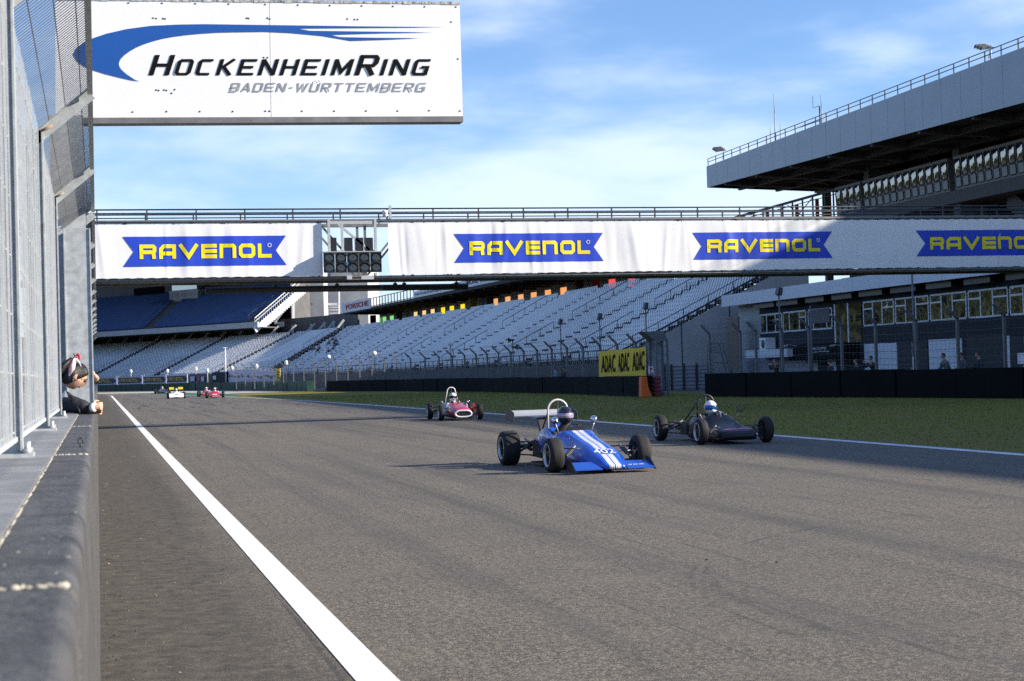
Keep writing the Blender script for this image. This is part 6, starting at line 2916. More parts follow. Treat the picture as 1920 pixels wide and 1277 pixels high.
# ---- the blue car
BLUE_LOC, BLUE_RZ = (7.14, 24.1, 0), math.pi + RAD(2.4)
M_blue = stripe_mat('blue_car_paint', (.008, .078, .47))
M_blue_plain = mat('blue_wing_paint', (.010, .073, .43), .3, var=.06, coat=.5)
blue = thing('racing_car', BLUE_LOC, 'bright blue open wheel racing car with twin white stripes and wings, nearest on track', 'racing car', 'open wheel racing cars on the track', BLUE_RZ)
SB = [sec(.80, .125, .06, .118, .13, .155, .10, .155, .08, .14, .065),
      sec(.56, .215, .07, .21, .155, .225, .145, .23, .09, .21, .06),
      sec(.26, .31, .085, .30, .19, .325, .20, .335, .11, .30, .065),
      sec(-.02, .385, .10, .37, .19, .37, .24, .38, .14, .33, .07),
      sec(-.30, .435, .115, .415, .20, .375, .27, .385, .16, .33, .06),
      sec(-.55, .485, .13, .465, .21, .355, .31, .36, .17, .33, .06),
      sec(-.80, .54, .145, .52, .235, .325, .38, .345, .2, .33, .06),
      sec(-.95, .565, .155, .55, .26, .325, .44, .34, .22, .33, .06),
      sec(-1.0, .42, .17, .53, .275, .33, .45, .345, .23, .33, .06),
      sec(-1.25, .32, .18, .50, .275, .325, .42, .345, .24, .33, .06),
      sec(-1.50, .32, .18, .55, .27, .32, .46, .34, .25, .33, .06),
      sec(-1.66, .57, .16, .585, .26, .315, .48, .33, .27, .30, .10),
      sec(-1.95, .585, .13, .57, .24, .30, .46, .31, .36, .26, .31),
      sec(-2.25, .53, .10, .51, .19, .25, .43, .26, .37, .20, .34)]
mb = MB()
mb.loft(body_rings(SB))
bb = mb.build('body', M_blue, blue, world=False)
top_text(blue, bb, '402', .0, .40, .32, .17, mat('white_number', (.85, .85, .85), .4), 'race_number', .0)
for s in (-1, 1):
    mb = MB()
    mb.hexa([(s * .19, .80, .055), (s * .60, .80, .055), (s * .60, .50, .13), (s * .19, .50, .13)], [(s * .19, .80, .072), (s * .60, .80, .072), (s * .60, .50, .16), (s * .19, .50, .16)])
    fw = mb.build('front_wing', M_blue_plain, blue, world=False, fix=True)
    mb = MB()
    mb.prism([(s * .602, .84, .04), (s * .602, .42, .05), (s * .602, .42, .22), (s * .602, .60, .20)], (s * .008, 0, 0))
    mb.build('end_plate', M_black, fw, world=False)
mb = MB()
for k in range(14):
    if k % 5 != 3:
        x0_ = -.24 - .018 * k
        mb.add([(x0_, .70, .1075 - .0), (x0_ - .013, .70, .1075), (x0_ - .013, .676, .1145), (x0_, .676, .1145)], [(0, 1, 2, 3)])
mb.build('wing_script', M_white, blue, world=False)
for s in (-1, 1):
    wheel(blue, s * .675, 0, .255, .205, .168, s, M_darksteel, M_alu)
    wheel(blue, s * .665, -2.4, .273, .265, .172, s, M_darksteel, M_alu)
arms(blue, 0, .13, .34, .31, .60, .255)
arms(blue, -2.4, .14, .36, .18, .56, .273, back=.45)
roll_hoop(blue, -1.86, 1.03, .32, mat('cream_tube', (.62, .61, .55), .4), .5, .017, (.9, -2.3, .5))
engine(blue, -1.75, -2.3)
mb = MB()
mb.hexa([(-.10, -2.62, .74), (.10, -2.62, .74), (.06, -2.5, .4), (-.06, -2.5, .4)], [(-.10, -2.70, .74), (.10, -2.70, .74), (.06, -2.62, .4), (-.06, -2.62, .4)])
mb.build('wing_post', M_darksteel, blue, world=False)
mb = MB()
mb.loft([[(x, -2.55, .775), (x, -2.56, .757), (x, -2.75, .765), (x, -2.92, .81), (x, -2.93, .825), (x, -2.72, .795)] for x in (-.53, .53)], smooth=False)
mb.bar((-.53, -2.90, .838), (.53, -2.90, .838), .02, .04)
rw = mb.build('rear_wing', M_alu, blue, world=False, fix=True)
for s in (-1, 1):
    mb = MB()
    mb.prism([(s * .532, -2.48, .68), (s * .532, -2.98, .69), (s * .532, -2.98, .90), (s * .532, -2.85, .91), (s * .532, -2.50, .83)], (s * .008, 0, 0))
    mb.build('end_plate', M_darksteel, rw, world=False)
mb = MB()
mb.prism([(-.04, -1.9, .55), (-.04, -2.35, .5), (-.04, -2.35, .68), (-.04, -2.0, .72)], (.08, 0, 0))
mb.hexa([(-.26, -1.75, .55), (.05, -1.75, .55), (.05, -2.3, .5), (-.2, -2.3, .5)], [(-.2, -1.85, .66), (.0, -1.85, .66), (.0, -2.25, .64), (-.12, -2.25, .62)])
mb.build('engine_cover', M_blue_plain, blue, world=False)
for s in (-1, 1):
    mirror(blue, s * .315, -1.0, .71, .50, M_chrome)
steering(blue, -.99, .545)
mb = MB()
mb.loft([[(x, -.91, .55), (x * .9, -.98, .63), (x * .9, -1.0, .63), (x, -.93, .55)] for x in (-.14, -.05, .05, .14)], smooth=False)
mb.build('dash_cowl', M_black, blue, world=False)
for s in (-1, 1):
    bvh_ = BVHTree.FromPolygons([v.co for v in bb.data.vertices], [tuple(p.vertices) for p in bb.data.polygons])
    mb = MB()

    def sp_(y_, z_, o_=.005):
        h_ = bvh_.ray_cast(Vector((s * 2, y_, z_)), Vector((-s, 0, 0)))
        return Vector(((h_[0].x if h_[0] else s * .3) + s * o_, y_, z_))
    for k in range(22):
        y_ = -.35 - k * .055
        mb.ball(sp_(y_, .20, .0), .0045, 6, 4)
        if y_ < -.82 and y_ > -1.0:
            mb.ball(sp_(y_, .37, .0), .0045, 6, 4)
    mb.build('rivets', M_alu, blue, world=False)
    mb = MB()
    mb.add([sp_(-.98, .30), sp_(-1.38, .27), sp_(-1.38, .40), sp_(-1.05, .40)], [(0, 1, 2, 3)])
    mb.build('side_duct', M_black, blue, world=False)
mb = MB()
for s in (-1, 1):
    mb.box(s * .335 - .1, s * .335 + .1, -1.95, -.5, .055, .075)
mb.build('floor_tray', M_black, blue, world=False)
for s in (-1, 1):
    mb = MB()
    bvh_ = BVHTree.FromPolygons([v.co for v in bb.data.vertices], [tuple(p.vertices) for p in bb.data.polygons])

    def side_pt(y_, z_):
        h_ = bvh_.ray_cast(Vector((s * 2, y_, z_)), Vector((-s, 0, 0)))
        return Vector(((h_[0].x if h_[0] else s * .3) + s * .006, y_, z_))
    for k, (dy, dz, L_) in enumerate(((-1.62, .50, .26), (-1.66, .445, .30), (-1.72, .40, .18))):
        for j in range(5):
            if (j + k) % 4 != 3:
                y_ = dy - j * L_ / 5
                w_ = L_ / 5 * .8
                mb.add([side_pt(y_, dz), side_pt(y_ - w_, dz), side_pt(y_ - w_ * .8, dz + .034), side_pt(y_ + w_ * .2, dz + .034)], [(0, 1, 2, 3)])
    mb.build('side_script', M_white, blue, world=False)
M_visor = mat('tinted_visor', (.42, .36, .50), .10, .35, var=.35, scale=14)
M_visor_b = mat('blue_visor', (.02, .10, .42), .08, .5, var=.2, scale=9)
M_visor_d = mat('dark_visor', (.01, .01, .012), .08, var=.2)
M_helm_k = mat('black_helmet', (.012, .012, .013), .18, var=.2, coat=.8)
M_helm_w = mat('white_helmet', (.78, .78, .78), .25, var=.05, coat=.5)
M_suit_k = mat('black_suit', (.02, .02, .022), .8, var=.2)
M_suit_g = mat('pale_suit', (.55, .55, .62), .8, var=.15, scale=14)
driver(blue, M_helm_k, M_visor, M_suit_k, 'driver in black helmet with tinted visor sitting in the blue car', -1.50, .785)

# ---- the black car
BLK_LOC, BLK_RZ = (11.80, 30.6, 0), math.pi - RAD(.3)
M_blkpaint = mat('black_car_paint', (.006, .007, .011), .4, var=.2, coat=.12, spec=.3)
blk = thing('racing_car', BLK_LOC, 'black wingless open wheel racing car in the shade by the grass edge', 'racing car', 'open wheel racing cars on the track', BLK_RZ)
SK = [sec(.34, .20, .14, .19, .27, .315, .165, .315, .13, .29, .10),
      sec(.25, .25, .16, .245, .30, .36, .21, .365, .12, .34, .075),
      sec(.05, .29, .16, .285, .30, .365, .25, .37, .13, .34, .07),
      sec(-.2, .34, .14, .33, .28, .345, .28, .355, .16, .33, .07),
      sec(-.45, .41, .12, .39, .25, .335, .32, .345, .18, .32, .06),
      sec(-.65, .50, .11, .46, .24, .335, .37, .345, .2, .33, .06),
      sec(-.78, .55, .11, .50, .25, .335, .41, .35, .2, .33, .06),
      sec(-.85, .42, .14, .49, .26, .335, .42, .355, .22, .34, .06),
      sec(-1.1, .32, .18, .48, .28, .345, .42, .365, .24, .34, .06),
      sec(-1.38, .32, .18, .49, .28, .345, .42, .365, .24, .34, .06),
      sec(-1.55, .46, .16, .48, .25, .32, .40, .34, .24, .32, .06),
      sec(-1.85, .42, .12, .41, .2, .25, .35, .28, .22, .26, .08)]
mb = MB()
mb.loft(body_rings(SK))
kb = mb.build('body', M_blkpaint, blk, world=False)
M_pink = mat('pink_lettering', (.95, .16, .50), .5, var=.25, scale=20)
bvk = BVHTree.FromPolygons([v.co for v in kb.data.vertices], [tuple(p.vertices) for p in kb.data.polygons])
mb = MB()
rk = random.Random(4)
x_ = .24
while x_ > -.25:
    w_ = rk.uniform(.025, .05)
    h_ = rk.uniform(.05, .075) if x_ > -.08 else rk.uniform(.08, .11)
    y0_ = .16 - .05 * (.24 - x_)
    mb.add([on_body(bvk, x_, y0_, .006), on_body(bvk, x_ - w_, y0_, .006), on_body(bvk, x_ - w_ - .012, y0_ - h_, .006), on_body(bvk, x_ - .012, y0_ - h_, .006)], [(0, 1, 2, 3)])
    x_ -= w_ + rk.uniform(.004, .016)
mb.build('pink_script', M_pink, blk, world=False)
for s in (-1, 1):
    wheel(blk, s * .66, 0, .25, .165, .168, s, M_darksteel, M_alu, spokes=8)
    wheel(blk, s * .67, -2.4, .262, .185, .168, s, M_darksteel, M_alu, spokes=8)
    mb = MB()
    for j in range(5):
        if j != 3:
            mb.box(s * .352 - .002, s * .352 + .002, .05 - j * .045 - .035, .05 - j * .045, .25, .29)
    mb.build('side_script', M_white, blk, world=False)
    mirror(blk, s * .42, -.75, .60, .45, M_black, False)
arms(blk, 0, .13, .32, .32, .6, .25)
arms(blk, -2.4, .14, .36, .16, .6, .262, back=.5)
roll_hoop(blk, -1.52, .92, .34, M_black, .42, .021, (1.2, -2.2, .42))
engine(blk, -1.75, -2.25)
mb = MB()
mb.tube([(-.42, -2.45, .5), (-.42, -2.45, .63)], .05, 10)
mb.tube([(-.42, -2.45, .63), (-.42, -2.45, .80)], .022, 8)
mb.tube([(-.42, -2.45, .79), (-.42, -2.45, .82)], .05, 10)
mb.tube([(-.42, -2.45, .52), (-.2, -2.35, .35)], .03, 8)
mb.build('oil_breather', M_darksteel, blk, world=False)
mb = MB()
mb.hexa([(-.34, -1.72, .50), (-.26, -1.72, .50), (-.2, -2.1, .46), (-.28, -2.1, .46)], [(-.33, -1.74, .60), (-.26, -1.74, .60), (-.2, -2.05, .56), (-.27, -2.05, .56)])
mb.build('pale_cover', M_suit_g, blk, world=False)
steering(blk, -.80, .46)
driver(blk, M_helm_w, M_visor_b, M_suit_k, 'driver in white helmet with blue visor sitting in the black car', -1.24, .665)
mb = MB()
mb.loft([[(x, -.64 - abs(x) * .5, .50 - abs(x) * .3), (x * .9, -.79 - abs(x) * .5, .62 - abs(x) * .3), (x * .9, -.805 - abs(x) * .5, .615 - abs(x) * .3), (x, -.66 - abs(x) * .5, .49 - abs(x) * .3)] for x in (-.2, -.1, 0, .1, .2)], smooth=False)
mb.build('windscreen', mat('smoked_screen', (.10, .11, .13), .1, var=.1), blk, world=False)

# ---- the red car
RED_LOC, RED_RZ = (11.14, 52.7, 0), math.pi - RAD(3)
M_redpaint = mat('red_car_paint', (.52, .012, .045), .32, var=.12, coat=.25)
red = thing('racing_car', RED_LOC, 'red open wheel racing car with white ringed oval nose, behind the blue car', 'racing car', 'open wheel racing cars on the track', RED_RZ)


def oval(y, hw, zc, hh, p=1.0):
    return (y, [(0, zc + hh), (hw * .55, zc + hh * .93), (hw * .9, zc + hh * .55), (hw, zc), (hw * .9, zc - hh * .55), (hw * .55, zc - hh * .93), (0, zc - hh)])


SR = [oval(.62, .255, .215, .10), oval(.56, .285, .22, .13), oval(.3, .315, .24, .165), oval(-.1, .335, .26, .195), oval(-.5, .34, .275, .22), oval(-.8, .345, .29, .235), oval(-.92, .345, .295, .24),
      (-1.0, [(0, .42), (.18, .46), (.29, .50), (.345, .34), (.33, .2), (.2, .08), (0, .07)]), (-1.25, [(0, .32), (.2, .40), (.3, .49), (.35, .34), (.34, .2), (.2, .08), (0, .07)]),
      (-1.5, [(0, .32), (.2, .40), (.3, .49), (.35, .34), (.34, .2), (.2, .08), (0, .07)]), oval(-1.7, .33, .31, .2), oval(-2.0, .26, .30, .16)]
mb = MB()
mb.loft(body_rings(SR))
mb.build('body', M_redpaint, red, world=False)
ringpts = [p for p in body_rings([SR[0], SR[1]], 2, 3)[0]]
mb = MB()
mb.tube([p + Vector((0, .01, 0)) for p in ringpts], .028, 8, closed=True)
nr = mb.build('nose_ring', M_white, red, world=False)
mb = MB()
mb.add([p + Vector((0, .004, 0)) for p in ringpts], [tuple(range(len(ringpts)))])
mb.build('radiator_opening', M_black, nr, world=False)
for s in (-1, 1):
    wheel(red, s * .62, 0, .25, .15, .175, s, M_alu, M_alu)
    wheel(red, s * .66, -2.25, .275, .17, .18, s, M_alu, M_alu)
    mb = MB()
    mb.hexa([(s * .30, -.55, .18), (s * .36, -.55, .18), (s * .37, -1.6, .18), (s * .30, -1.6, .18)], [(s * .30, -.60, .52), (s * .345, -.60, .48), (s * .36, -1.6, .5), (s * .30, -1.6, .54)])
    mb.build('side_panel', M_suit_g, red, world=False)
    mb = MB()
    mb.lathe([(.03, .001), (.02, .03), (-.02, .045), (-.022, .001)], (s * .43, -.95, .57), 'y', 14)
    mb.tube([(s * .3, -.95, .48), (s * .42, -.95, .56)], .008, 6)
    mb.build('mirror', M_chrome, red, world=False)
mb = MB()
mb.box(-.47, -.43, -.03, .03, .40, .52)
mb.tube([(-.45, 0, .2), (-.45, 0, .42)], .02, 8)
mb.build('red_damper_top', mat('red_enamel', (.7, .02, .03), .4), red, world=False)
arms(red, 0, .14, .38, .3, .56, .275)
arms(red, -2.25, .16, .38, .2, .58, .285, back=.45)
M_wtube = mat('white_tube', (.72, .72, .70), .4)
roll_hoop(red, -1.78, 1.03, .27, M_wtube, .45, .017, (1.5, -2.2, .45), M_darksteel, 1.7)
engine(red, -1.8, -2.2)
steering(red, -.98, .53)
driver(red, M_helm_w, M_visor_d, M_suit_g, 'driver in white helmet and pale suit sitting in the red car', -1.46, .71)

# ---- the cars far down the track
M_whitepaint = mat('white_car_paint', (.78, .79, .80), .3, var=.04, coat=.4)
M_yelpaint = mat('yellow_wing_paint', (.62, .50, .02), .35, var=.04)
M_navypaint = mat('navy_car_paint', (.012, .017, .035), .3, var=.1, coat=.5)
M_pinkpaint = mat('faded_red_paint', (.40, .06, .10), .35, var=.3, scale=5)


def far_car(label, loc, rz, body_m, wide, helm, dlabel, extra=None):
    car = thing('racing_car', loc, label, 'racing car', 'open wheel racing cars on the track', rz)
    mb_ = MB()
    mb_.loft(body_rings(SK, 2, 2))
    bd_ = mb_.build('body', body_m, car, world=False)
    for s in (-1, 1):
        wheel(car, s * .67, 0, .255, .19, .168, s, M_darksteel, M_steel, spokes=4)
        wheel(car, s * .67, -2.4, .27, .23, .168, s, M_darksteel, M_steel, spokes=4)
    arms(car, 0, .13, .32, .32, .6, .25)
    arms(car, -2.4, .14, .36, .16, .6, .262, back=.5)
    roll_hoop(car, -1.55, .93, .34, M_darksteel, .45, .021, (1.2, -2.3, .42))
    engine(car, -1.75, -2.25)
    if wide:
        mb_ = MB()
        W = .60
        mb_.loft([[(x, .62, .08), (x, .64, .13), (x, .55, .24), (x, .30, .42), (x, -.02, .50 - .15 * abs(x)), (x, -.06, .3), (x, .4, .08)] for x in (-W, -.45, -.2, 0, .2, .45, W)], smooth=False)
        mb_.build('full_width_nose', body_m, car, world=False, fix=True)
        mb_ = MB()
        mb_.box(-.22, .22, .645, .652, .10, .135)
        for k in range(3):
            mb_.add([(.14 - .1 * k, .505, .285), (.07 - .1 * k, .505, .285), (.07 - .1 * k, .41, .352), (.14 - .1 * k, .41, .352)], [(0, 1, 2, 3)])
        mb_.build('nose_mark', M_darksteel, car, world=False)
        for s in (-1, 1):
            mb_ = MB()
            mb_.hexa([(s * .18, -2.3, .74), (s * .58, -2.3, .74), (s * .58, -2.65, .78), (s * .18, -2.65, .78)], [(s * .18, -2.3, .78), (s * .58, -2.3, .78), (s * .58, -2.65, .95), (s * .18, -2.65, .95)])
            mb_.build('rear_wing', M_yelpaint, car, world=False, fix=True)
    if extra:
        bv_ = BVHTree.FromPolygons([v.co for v in bd_.data.vertices], [tuple(p.vertices) for p in bd_.data.polygons])
        mb_ = MB()
        for x0_, x1_ in ((.17, .10), (.07, -.03), (-.06, -.17)):
            mb_.add([on_body(bv_, x0_, .2, .008), on_body(bv_, x1_, .2, .008), on_body(bv_, x1_, -.1, .008), on_body(bv_, x0_, -.1, .008)], [(0, 1, 2, 3)])
        mb_.build('white_nose_stripe', M_white, car, world=False)
        mb_ = MB()
        mb_.box(-.2, .2, .33, .36, .13, .16)
        mb_.build('white_nose_patch', M_white, car, world=False)
    driver(car, helm, M_visor_d, M_suit_g, dlabel, -1.25, .69, detail=False)
    return car


def ground_at(px_, py_):
    p_ = on_plane(px_, py_, z=0)
    return (p_.x, p_.y, 0)


far_car('white racing car with full width nose and yellow rear wing halves far down the track', ground_at(331, 747.2), math.pi + RAD(-2), M_whitepaint, True, M_helm_w, 'white helmeted driver in the far white and yellow racing car')
far_car('dark navy racing car furthest away on the track', (7.6, 205, 0), math.pi + RAD(6), M_navypaint, False, M_helm_w, 'white helmeted driver in the furthest navy racing car')
far_car('red racing car with white patched nose, right one of the far side by side pair', ground_at(403, 746.3), math.pi - RAD(4), M_redpaint, False, M_helm_w, 'white helmeted driver in the right car of the far pair', True)
far_car('faded dark red racing car, left one of the far side by side pair', ground_at(386, 743.6), math.pi - RAD(6), M_pinkpaint, False, M_helm_w, 'white helmeted driver in the left car of the far pair')

# ================================================================== PEOPLE
# ---- the girl leaning out over the pit wall
GZ = 13.9
hc = at_depth(140, 701, GZ)
girl = thing('person', (hc.x - .25, hc.y, 0), 'dark haired girl in black jacket with red and white bow leaning over the pit wall', 'person')


def gp_(px_, py_, dz=0.0):
    p = at_depth(px_, py_, GZ + dz)
    return p


o_g = wloc(girl)


def loc_(v):
    return tuple(Vector(v) - o_g)


Rh = rot(RAD(-80), RAD(-37), RAD(0))
headc = gp_(141, 706)
neck = gp_(126, 728)
sho_n = gp_(121, 752, -.12)
sho_f = gp_(124, 750, .22)
chest = gp_(112, 765, .05)
elb_n = gp_(152, 780, -.16)
elb_n.z = 1.25 + .06
wr_n = gp_(171, 779, -.20)
wr_n.z = 1.25 + .055
elb_f = gp_(150, 774, .3)
wr_f = gp_(172, 770, .05)
base = Vector((-.62, GZ - .35, .75))
hipv = Vector((chest.x - .42, chest.y, .92))
J = {'hip': (*hipv, .15, .13), 'belly': (*hipv.lerp(chest, .5), .13, .12), 'chest': (*chest, .13, .12), 'neck': (*neck, .05), 'head': (*headc, .06),
     'sn': (*sho_n, .065), 'en': (*elb_n, .045), 'wn': (*wr_n, .028), 'sf': (*sho_f, .065), 'ef': (*elb_f, .045), 'wf': (*wr_f, .028),
     'kn': (hipv.x - .02, hipv.y - .09, .48, .075), 'an': (hipv.x - .08, hipv.y - .1, .06, .045), 'kf': (hipv.x - .02, hipv.y + .09, .48, .075), 'af': (hipv.x - .08, hipv.y + .1, .06, .045)}
bones = [('hip', 'belly'), ('belly', 'chest'), ('chest', 'neck'), ('neck', 'head'), ('chest', 'sn'), ('sn', 'en'), ('en', 'wn'), ('chest', 'sf'), ('sf', 'ef'), ('ef', 'wf'), ('hip', 'kn'), ('kn', 'an'), ('hip', 'kf'), ('kf', 'af')]
sk = skin_part('tmp', {k: (*[v[i] - o_g[i] for i in range(3)], *v[3:]) for k, v in J.items()}, bones, M_skin, None)
mb = MB()
mb.add([v.co for v in sk.data.vertices], [tuple(p.vertices) for p in sk.data.polygons], 0, True)
bpy.data.objects.remove(sk)
head_piece(mb, headc - o_g, Rh, .94)
wn_l, wf_l = wr_n - o_g, wr_f - o_g
hand_piece(mb, wn_l, (1, .12, .10), (.1, .9, -.1), 1, .86, 1.1)
hand_piece(mb, wf_l, (1, -.35, .0), (-.1, -.9, -.1), -1, .86, 1.1)
fuse(mb, 'body', M_skin, girl, .0045)
M_jacket = mat('black_jacket', (.014, .015, .02), .75, var=.3, scale=12, bump=.4, bscale=30)
JJ = {k: (*[v[i] - o_g[i] for i in range(3)], *v[3:]) for k, v in J.items() if k not in ('head', 'kn', 'an', 'kf', 'af')}
nk = Vector(JJ['neck'][:3]) + Vector((-.05, 0, -.05))
JJ['neck'] = (*nk, .05)
for k in ('wn', 'wf'):
    e = 'en' if k == 'wn' else 'ef'
    v = Vector(JJ[e][:3]).lerp(Vector(JJ[k][:3]), .88)
    JJ[k] = (*v, .034)
skin_part('jacket', JJ, [b for b in bones if not set(b) & {'head', 'kn', 'an', 'kf', 'af'}], M_jacket, girl, grow=.022)
skin_part('trousers', {k: (*[v[i] - o_g[i] for i in range(3)], *v[3:]) for k, v in J.items() if k in ('hip', 'kn', 'an', 'kf', 'af')}, [('hip', 'kn'), ('kn', 'an'), ('hip', 'kf'), ('kf', 'af')], M_suit_k, girl, grow=.015)
# white shirt collar and cuff
mb = MB()
cpt = gp_(124, 748, -.16) - o_g
mb.add([cpt + Vector(v) for v in ((-.02, 0, -.05), (.03, -.01, -.02), (-.005, .0, .07), (-.05, .02, .02))], [(0, 1, 2, 3)])
for k in ('wn', 'wf'):
    a_ = Vector(JJ[k][:3])
    d_ = (Vector(J[k][:3]) - o_g - Vector(JJ['en' if k == 'wn' else 'ef'][:3])).normalized()
    mb.tube([a_ + d_ * .02, a_ + d_ * .05], .036, 12)
mb.build('shirt', M_white, girl, world=False)
# hair
M_hair = mat('black_hair', (.006, .0055, .006), .45, var=.5, scale=30, stretch=(8, 1, 1), bump=.4, bscale=60)
mb = MB()
n, m_ = 28, 16
vs, fs = [], []
hl = headc - o_g
for i in range(m_ + 1):
    t = math.pi * .80 * i / m_
    for k in range(n):
        p = 2 * math.pi * k / n
        x, y, z = math.sin(t) * math.cos(p), math.sin(t) * math.sin(p), math.cos(t)
        rr = 1.02 + .012 * math.sin(p * 13 + t * 4)
        X, Y, Z = x * .079 * rr, y * .098 * rr, z * .117 * rr
        # pulled back from the face and the ears
        lim = .082 - .62 * max(0, .078 - Z)
        if Z < .078 and Y > lim:
            k_ = Y - lim
            Y = lim
            X *= 1 - min(.35, k_ * 1.6)
        if Z < -.01:
            X *= .92
        vs.append(hl + Rh @ Vector((X, Y, Z)))
for i in range(m_):
    for k in range(n):
        fs.append((i * n + k, (i + 1) * n + k, (i + 1) * n + (k + 1) % n, i * n + (k + 1) % n))
mb.add(vs, fs, 0, True)
# ponytail falling behind the far shoulder
pt = [hl + Rh @ Vector(v) for v in ((0, -.06, .085), (0, -.10, .085), (0, -.118, .03), (.0, -.115, -.06), (0, -.10, -.15))]
mb.tube(pt, [.025, .032, .036, .03, .012], 10)
hr = mb.build('hair', M_hair, girl, world=False)
# bow
M_bow_r = mat('red_ribbon', (.72, .05, .08), .6, var=.15, scale=20)
M_bow_w = mat('pale_ribbon', (.80, .66, .64), .6, var=.08, scale=20)
bo = hl + Rh @ Vector((.055, -.045, .118))


def bpx(px_, py_, dz):
    return at_depth(px_, py_, GZ + dz) - o_g


def ribbon3(pts, w, m_i, mbx):
    vs_ = []
    for i, p in enumerate(pts):
        d_ = (pts[min(i + 1, len(pts) - 1)] - pts[max(i - 1, 0)]).normalized()
        s_ = d_.cross(Vector((0, -1, 0))).normalized() * w[i] / 2
        vs_ += [p - s_, p + s_, p + s_ + Vector((0, .006, 0)), p - s_ + Vector((0, .006, 0))]
    fs_ = []
    for i in range(len(pts) - 1):
        for a_ in range(4):
            fs_.append((i * 4 + a_, i * 4 + (a_ + 1) % 4, (i + 1) * 4 + (a_ + 1) % 4, (i + 1) * 4 + a_))
    mbx.add(vs_, fs_, m_i, True)


mb = MB()
ribbon3([bpx(141, 669, -.09), bpx(136, 678, -.115), bpx(131, 688, -.125), bpx(128.5, 702, -.12)], [.020, .034, .028, .006], 0, mb)
ribbon3([bpx(142, 668, -.085), bpx(146, 664.5, -.10), bpx(149, 668, -.105), bpx(147.5, 674, -.10), bpx(143, 671, -.09)], [.014, .024, .028, .022, .012], 0, mb)
mb.ball(bpx(142, 669, -.095), .010, 10, 8)
bw = mb.build('bow', M_bow_r, hr, world=False)
mb = MB()
ribbon3([bpx(141, 670, -.10), bpx(139, 677, -.128), bpx(135.5, 690, -.135), bpx(129, 705, -.130)], [.012, .030, .046, .006], 0, mb)
ribbon3([bpx(143, 671, -.10), bpx(147, 678, -.115), bpx(152, 687, -.11)], [.010, .016, .008], 0, mb)
ribbon3([bpx(141, 668, -.09), bpx(138, 664.5, -.09), bpx(141, 663, -.09)], [.012, .016, .010], 0, mb)
mb.build('bow_lining', M_bow_w, bw, world=False)
# glasses, earring, eyes
mb = MB()
for sx in (-1, 1):
    mb.tube([hl + Rh @ Vector((sx * .031 + .023 * math.cos(a), .100 - .01 * abs(math.cos(a)), .004 + .019 * math.sin(a))) for a in (2 * math.pi * k / 14 for k in range(14))], .0022, 5, closed=True)
    mb.tube([hl + Rh @ Vector((sx * .054, .093, .010)), hl + Rh @ Vector((sx * .076, .0, .012))], .002, 5)
mb.tube([hl + Rh @ Vector((-.01, .104, .008)), hl + Rh @ Vector((.01, .104, .008))], .002, 5)
mb.build('glasses', M_darksteel, girl, world=False)
mb = MB()
for sx in (-1, 1):
    mb.ball(hl + Rh @ Vector((sx * .076, -.006, -.04)), .008, 8, 6)
mb.build('earring', M_chrome, girl, world=False)
mb = MB()
for sx in (-1, 1):
    mb.ball(hl + Rh @ Vector((sx * .029, .078, .008)), .0095, 10, 8)
mb.build('eyes', mat('eye_brown', (.03, .015, .01), .2), girl, world=False)
mb = MB()
for sx in (-1, 1):
    mb.tube([hl + Rh @ Vector((sx * .015, .091, .029)), hl + Rh @ Vector((sx * .033, .088, .034)), hl + Rh @ Vector((sx * .049, .075, .028))], .0035, 5)
mb.build('eyebrows', M_hair, girl, world=False)
mb = MB()
mb.tube([hl + Rh @ Vector((x, .083 - abs(x) * .35, -.053)) for x in (-.022, -.01, 0, .01, .022)], [.002, .005, .0055, .005, .002], 6)
mb.build('lips', mat('lip_colour', (.45, .09, .09), .4), girl, world=False)
# camera in her hands with its strap
gcam = thing('compact_camera', at_depth(172, 772, GZ - .07), 'small black camera with neck strap held in the hands of the girl', 'camera')
c0 = at_depth(173, 768, GZ - .04)
mb = MB()
mb.box(c0.x - .055, c0.x + .03, c0.y - .06, c0.y + .06, c0.z - .032, c0.z + .032)
o_ = mb.build('camera_body', M_black, gcam)
smooth_bevel(o_, .008)
mb = MB()
mb.lathe([(0, .026), (.045, .026), (.045, .02), (.04, .001)], (c0.x + .028, c0.y, c0.z), 'x', 16)
mb.build('lens', M_black, gcam)
mb = MB()
s0 = at_depth(129, 740, GZ - .13)
mb.tube([s0, s0.lerp(c0, .5) + Vector((0, 0, -.02)), c0 + Vector((-.05, -.05, .02))], .0055, 6)
s1 = at_depth(132, 741, GZ - .15)
mid_ = at_depth(148, 768, GZ - .3)
mb.tube([s1, mid_, at_depth(153, 786, GZ - .26), at_depth(157, 789, GZ - .2)], .0035, 6)
mb.build('neck_strap', M_black, gcam)

# ---- someone further on, only a forearm and hand past the column
HZ = 24.0
arm_o = at_depth(170, 705, HZ)
p2 = thing('person', (-.75, arm_o.y, 0), 'person hidden behind the sign column with only a bare forearm and hand showing', 'person')
o2 = wloc(p2)
e_, w_ = at_depth(168, 694, HZ) - o2, at_depth(176.5, 702, HZ) - o2
ch_ = Vector((.16, 0, 1.22))
J2 = {'hip': (0, 0, .92, .15, .12), 'chest': (*ch_, .16, .12), 'neck': (ch_.x + .04, 0, 1.42, .055), 'head': (ch_.x + .05, .02, 1.52, .07), 'sa': (ch_.x + .05, -.16, 1.36, .06), 'ea': (*e_, .045), 'wa': (*w_, .034),
      'sb': (ch_.x, .17, 1.34, .06), 'eb': (ch_.x + .1, .25, 1.26, .045), 'wb': (ch_.x + .24, .2, 1.29, .03), 'kn': (0, -.1, .5, .075), 'an': (0, -.1, .08, .05), 'kf': (0, .1, .5, .075), 'af': (0, .1, .08, .05)}
